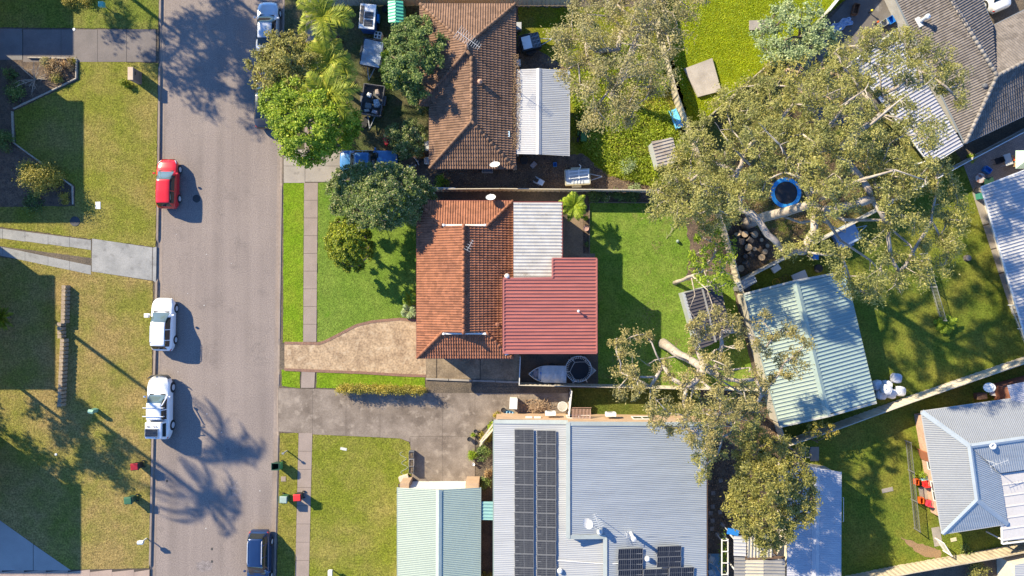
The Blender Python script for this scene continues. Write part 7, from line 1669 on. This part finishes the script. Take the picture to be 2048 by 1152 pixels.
for lab, x, y, mt in (('orange topped bollard in the courtyard', 1757, 43, plastic_o), ('yellow topped post in the courtyard near the wall', 1745, 20, M('post_yellow', (.7, .6, .05)))):
    th = thing('bollard', lab, 'bollard', base_of(x, y, .7)); MB().tube([(0, 0, .05), (0, 0, .6)], .05, 8).build('post', blk, th); MB().lathe((0, 0, .6), [(.09, 0), (.09, .08), (.03, .1)], 10).build('cap', mt, th)
# paved patio at the right edge
gt = thing('work_table', 'grey topped bench on the paved patio with a hose on it', 'table', base_of(2016, 319, .85), R(18)); MB().box((0, 0, .85), (.62, .95, .06)).build('top', zinc, gt, bevel=.01)
for x in (-.25, .25):
    for y in (-.4, .4): MB().box((x, y, .42), (.05, .05, .82)).build('leg', galv, gt)
tt_ = thing('timber_table', 'timber patio table carrying an orange cloth beside the grey bench', 'table', base_of(2036, 320, .74), R(10))
for k in range(6): MB().box((0, -.42 + k * .168, .74), (.95, .155, .04)).build('slat', M('table_timber', (.48, .28, .13), .7, fine=.2), tt_)
for x in (-.4, .4):
    for y in (-.38, .38): MB().box((x, y, .36), (.07, .07, .72)).build('leg', timber, tt_)
oc = thing('orange_cloth', 'crumpled orange cloth on the timber patio table', 'cloth', tuple(base_of(2031, 318, .8) + P((0, 0, .90)))); tv = [(-.3 + .6 * i / 6, -.16 + .32 * j / 4, .05 * abs(math.sin(2 * i + j)) + .02) for i in range(7) for j in range(5)]
MB().add(tv, [(i * 5 + j, (i + 1) * 5 + j, (i + 1) * 5 + j + 1, i * 5 + j + 1) for i in range(6) for j in range(4)]).build('cloth', plastic_o, oc)
um = thing('parasol', 'pale green square parasol cut by the right edge over the patio', 'parasol', base_of(2054, 318, 2.2)); MB().tube([(0, 0, 0), (0, 0, 2.3)], .03, 6).build('pole', plastic_w, um)
MB().add([(-.75, -.75, 1.95), (.75, -.75, 1.95), (.75, .75, 1.95), (-.75, .75, 1.95), (0, 0, 2.35)], [(0, 1, 4), (1, 2, 4), (2, 3, 4), (3, 0, 4)]).build('canopy', M('canopy_mint', (.55, .68, .52), .8), um)
crate('blue tub holding white laundry on the patio', 1975, 340, (.62, .45, .4), plastic_b, R(-35), 'laundry_tub', 'tub'); crate('dark green storage bin beside the laundry tub', 1976, 362, (.75, .5, .5), plastic_dg, R(20), 'storage_bin', 'bin', False)
rt_ = thing('round_table', 'round mosaic table between the laundry tub and patio edge', 'table', base_of(1961, 356, .6)); MB().lathe((0, 0, .56), [(.42, 0), (.42, .04), (.02, .042)], 24).build('top', M('mosaic', (.45, .40, .38), .6, (.25, .11, .08), 3, fine=.2, lo=.45, hi=.55), rt_); MB().tube([(0, 0, 0), (0, 0, .56)], .05, 8).build('pedestal', galv, rt_)
chair('dark chair pulled out from the grey patio bench', 1995, 322, R(200), blk); pot('dark pot by the edge of the white ribbed roof', 1951, 380, .2, .35, pm, None, None); crate('green storage tub at the top of the side path', 1962, 392, (.45, .5, .5), M('tub_green', (.04, .22, .16)), .2, 'storage_bin', 'bin', False)
# strip between the solar house and the long white roof
stone = M('stepping_stone', (.28, .24, .21), .9, (.2, .17, .15), 4, fine=.15)
ordn = ['topmost', 'second', 'third', 'fourth', 'fifth', 'sixth', 'seventh', 'eighth', 'ninth', 'tenth', 'lowest']
for i, (x, y, r_) in enumerate(sorted(((1420, 1025, .0), (1439, 1023, .1), (1424, 1040, .2), (1423, 1056, 0), (1434, 1068, .8), (1444, 1048, .75), (1424, 1012, .1), (1458, 1024, 0), (1425, 985, .1), (1440, 960, .3), (1449, 1074, .1)), key=lambda q: q[1])):
    th = W(x, y); o = MB().box((0, 0, .03), (.34, .34, .06)).build('stepping_stone', stone); o.modifiers.new('bevel', 'BEVEL').width = .015; o.location = (th.x, th.y, G + .01); o.rotation_euler = (0, 0, r_); tag(o, 'square stepping stone beside the solar house, ' + ordn[i] + ('' if i in (0, 10) else ' from the top') + ' of its trail', 'stone', 'stepping stones beside the solar house')
slab_thing('blue painted concrete pad below the stepping stones', [(1416, 1106), (1443, 1106), (1443, 1200), (1416, 1200)], 0, M('paint_slab_blue', (.16, .30, .42), .8, fine=.15), .05)
chair('white wicker chair on the blue pad, upper one', 1423, 1118, R(60), M('wicker', (.5, .52, .52))); chair('white wicker chair on the blue pad, at the bottom edge', 1422, 1144, R(200), M('wicker', (.5, .52, .52)))
pg = thing('lattice_screen', 'narrow white framed plant screen beside the patchwork patio cover', 'screen', base_of(1450, 1115, 1.8))
for y in (-1.4, -.45, .5, 1.4): MB().box((0, y, 1.8), (.5, .06, .08)).build('cross_bar', white_m, pg)
for x in (-.25, .25): MB().box((x, 0, 1.76), (.08, 3.0, .08)).build('side_rail', white_m, pg); MB().box((x, 1.4, .9), (.08, .08, 1.7)).build('post', white_m, pg); MB().box((x, -1.4, .9), (.08, .08, 1.7)).build('post', white_m, pg)
gg = np.random.normal(size=(700, 3)) * np.array([.13, .8, .25]) + np.array([0, 0, 1.2]); gg[:, 2] = np.clip(gg[:, 2], .3, 1.7); quads_mesh('foliage', lf_bright, leaf_quads(gg, .16, .06), pg)
bts = thing('blue_awning', 'small bright blue sheet roof under the olive tree', 'awning', base_of(1466, 1064, 2.2), R(-12)); MB().box((0, 0, 2.2), (.95, .5, .04)).build('sheet', plastic_b, bts)
for x in (-.4, .4): MB().box((x, 0, 1.1), (.05, .05, 2.2)).build('post', zinc, bts)
sc_ = thing('lounge_frame', 'dark metal lounge frames behind the end of the long white roof', 'furniture', base_of(1608, 905, .6), R(-2))
for x in (-.6, -.25, .1, .45): MB().tube([(x, -.45, 0), (x, -.45, .6), (x, .45, .75)], .025, 5).build('frame_tube', M('tube_slate', (.18, .2, .25)), sc_)
for y in (-.4, 0, .4): MB().tube([(-.6, y, .62), (.45, y, .62)], .02, 5).build('frame_tube', M('tube_slate', (.18, .2, .25)), sc_)
slab_thing('grey paver pad beside the dark lounge frames', [(1619, 893), (1636, 893), (1636, 921), (1619, 921)], 0, conc_pale, .06)
crate('dark timber box against the end wall near the right edge dish', 1962, 792, (.8, .5, .5), M('box_brown', (.15, .09, .06)), .1, 'timber_box', 'box', False); crate('white step by the brick end wall near the right edge', 1996, 786, (1.2, .5, .3), plastic_w, -.1, 'step', 'step', False)

# ================================================================ LOOSE LEAVES AND WEEDS (uncountable)
def scatter(name, label, poly, n, mat, size, z0, z1, up=.6, clump=0, cat='litter'):
    xs = [p[0] for p in poly]; ys3 = [p[1] for p in poly]; pts_ = []; rsx = random.Random(len(poly) * 31 + n); cc = []
    if clump:
        while len(cc) < clump:
            x, y = rsx.uniform(min(xs), max(xs)), rsx.uniform(min(ys3), max(ys3))
            if in_poly(x, y, poly): cc.append((x, y, rsx.uniform(.6, 1.7)))
    while len(pts_) < n:
        if clump and rsx.random() < .75: c_ = rsx.choice(cc); x, y = rsx.gauss(c_[0], 9 * c_[2]), rsx.gauss(c_[1], 9 * c_[2]); zz = c_[2]
        else: x, y = rsx.uniform(min(xs), max(xs)), rsx.uniform(min(ys3), max(ys3)); zz = .6
        if in_poly(x, y, poly): q = W(x, y); pts_.append((q.x, q.y, rsx.uniform(z0, z0 + (z1 - z0) * zz)))
    ob = quads_mesh(name, mat, leaf_quads(np.array(pts_), size[0], size[1], up=up), None, kind='stuff'); tag(ob, label, cat); return ob
lf_litter = leafmat('leaf_litter', (.14, .09, .05), (.30, .20, .12), (.40, .30, .20), .1, .8); lf_weed = leafmat('leaf_weed', (.17, .25, .012), (.36, .44, .03), (.52, .50, .11), .35); lf_grass = leafmat('leaf_grass_lime', (.24, .35, .006), (.45, .54, .012), (.58, .60, .03), .35)
scatter('weeds', 'tall yellow green weeds filling the north back yard', [(1130, 150), (1290, 60), (1330, 200), (1400, 370), (1300, 375), (1220, 350), (1165, 300), (1145, 220)], 26000, lf_weed, (.2, .065), .13, .5, .6, 160, 'weeds')
scatter('weeds', 'thick lime grass tufts of the upper yard behind the tan fence', [(1335, -20), (1700, -20), (1640, 30), (1400, 245), (1350, 160)], 30000, lf_grass, (.11, .04), .125, .19, 1.2, 0, 'grass')
scatter('leaf_litter', 'brown leaf litter lying on the tile edge beside the patio cover', [(1018, 130), (1036, 132), (1041, 200), (1036, 312), (1018, 312)], 1800, lf_litter, (.1, .05), 2.85, 2.98, 2.0)
scatter('leaf_litter', 'bark and leaf litter strewn under the large gum', [(1400, 300), (1520, 260), (1700, 300), (1800, 380), (1480, 555), (1420, 400)], 9000, lf_litter, (.16, .05), .13, .2, 1.5, 60)
scatter('leaf_litter', 'fallen gum leaves scattered over the back lawn', [(1260, 410), (1425, 410), (1505, 765), (1205, 765), (1240, 640), (1330, 560), (1300, 480)], 1300, lf_litter, (.12, .045), .13, .15, 2.0, 14)
scatter('leaf_litter', 'litter and rubbish flecks in the bare soil below the patio cover', [(880, 345), (1030, 340), (1165, 310), (1220, 352), (1380, 380), (870, 380)], 3500, lf_litter, (.12, .05), .13, .18, 1.5, 40)
scatter('leaf_litter', 'fallen bark on the soil strip beside the solar house', [(1415, 790), (1545, 800), (1565, 900), (1470, 960), (1460, 1080), (1415, 1080)], 4500, lf_litter, (.16, .05), .13, .2, 1.5, 50)
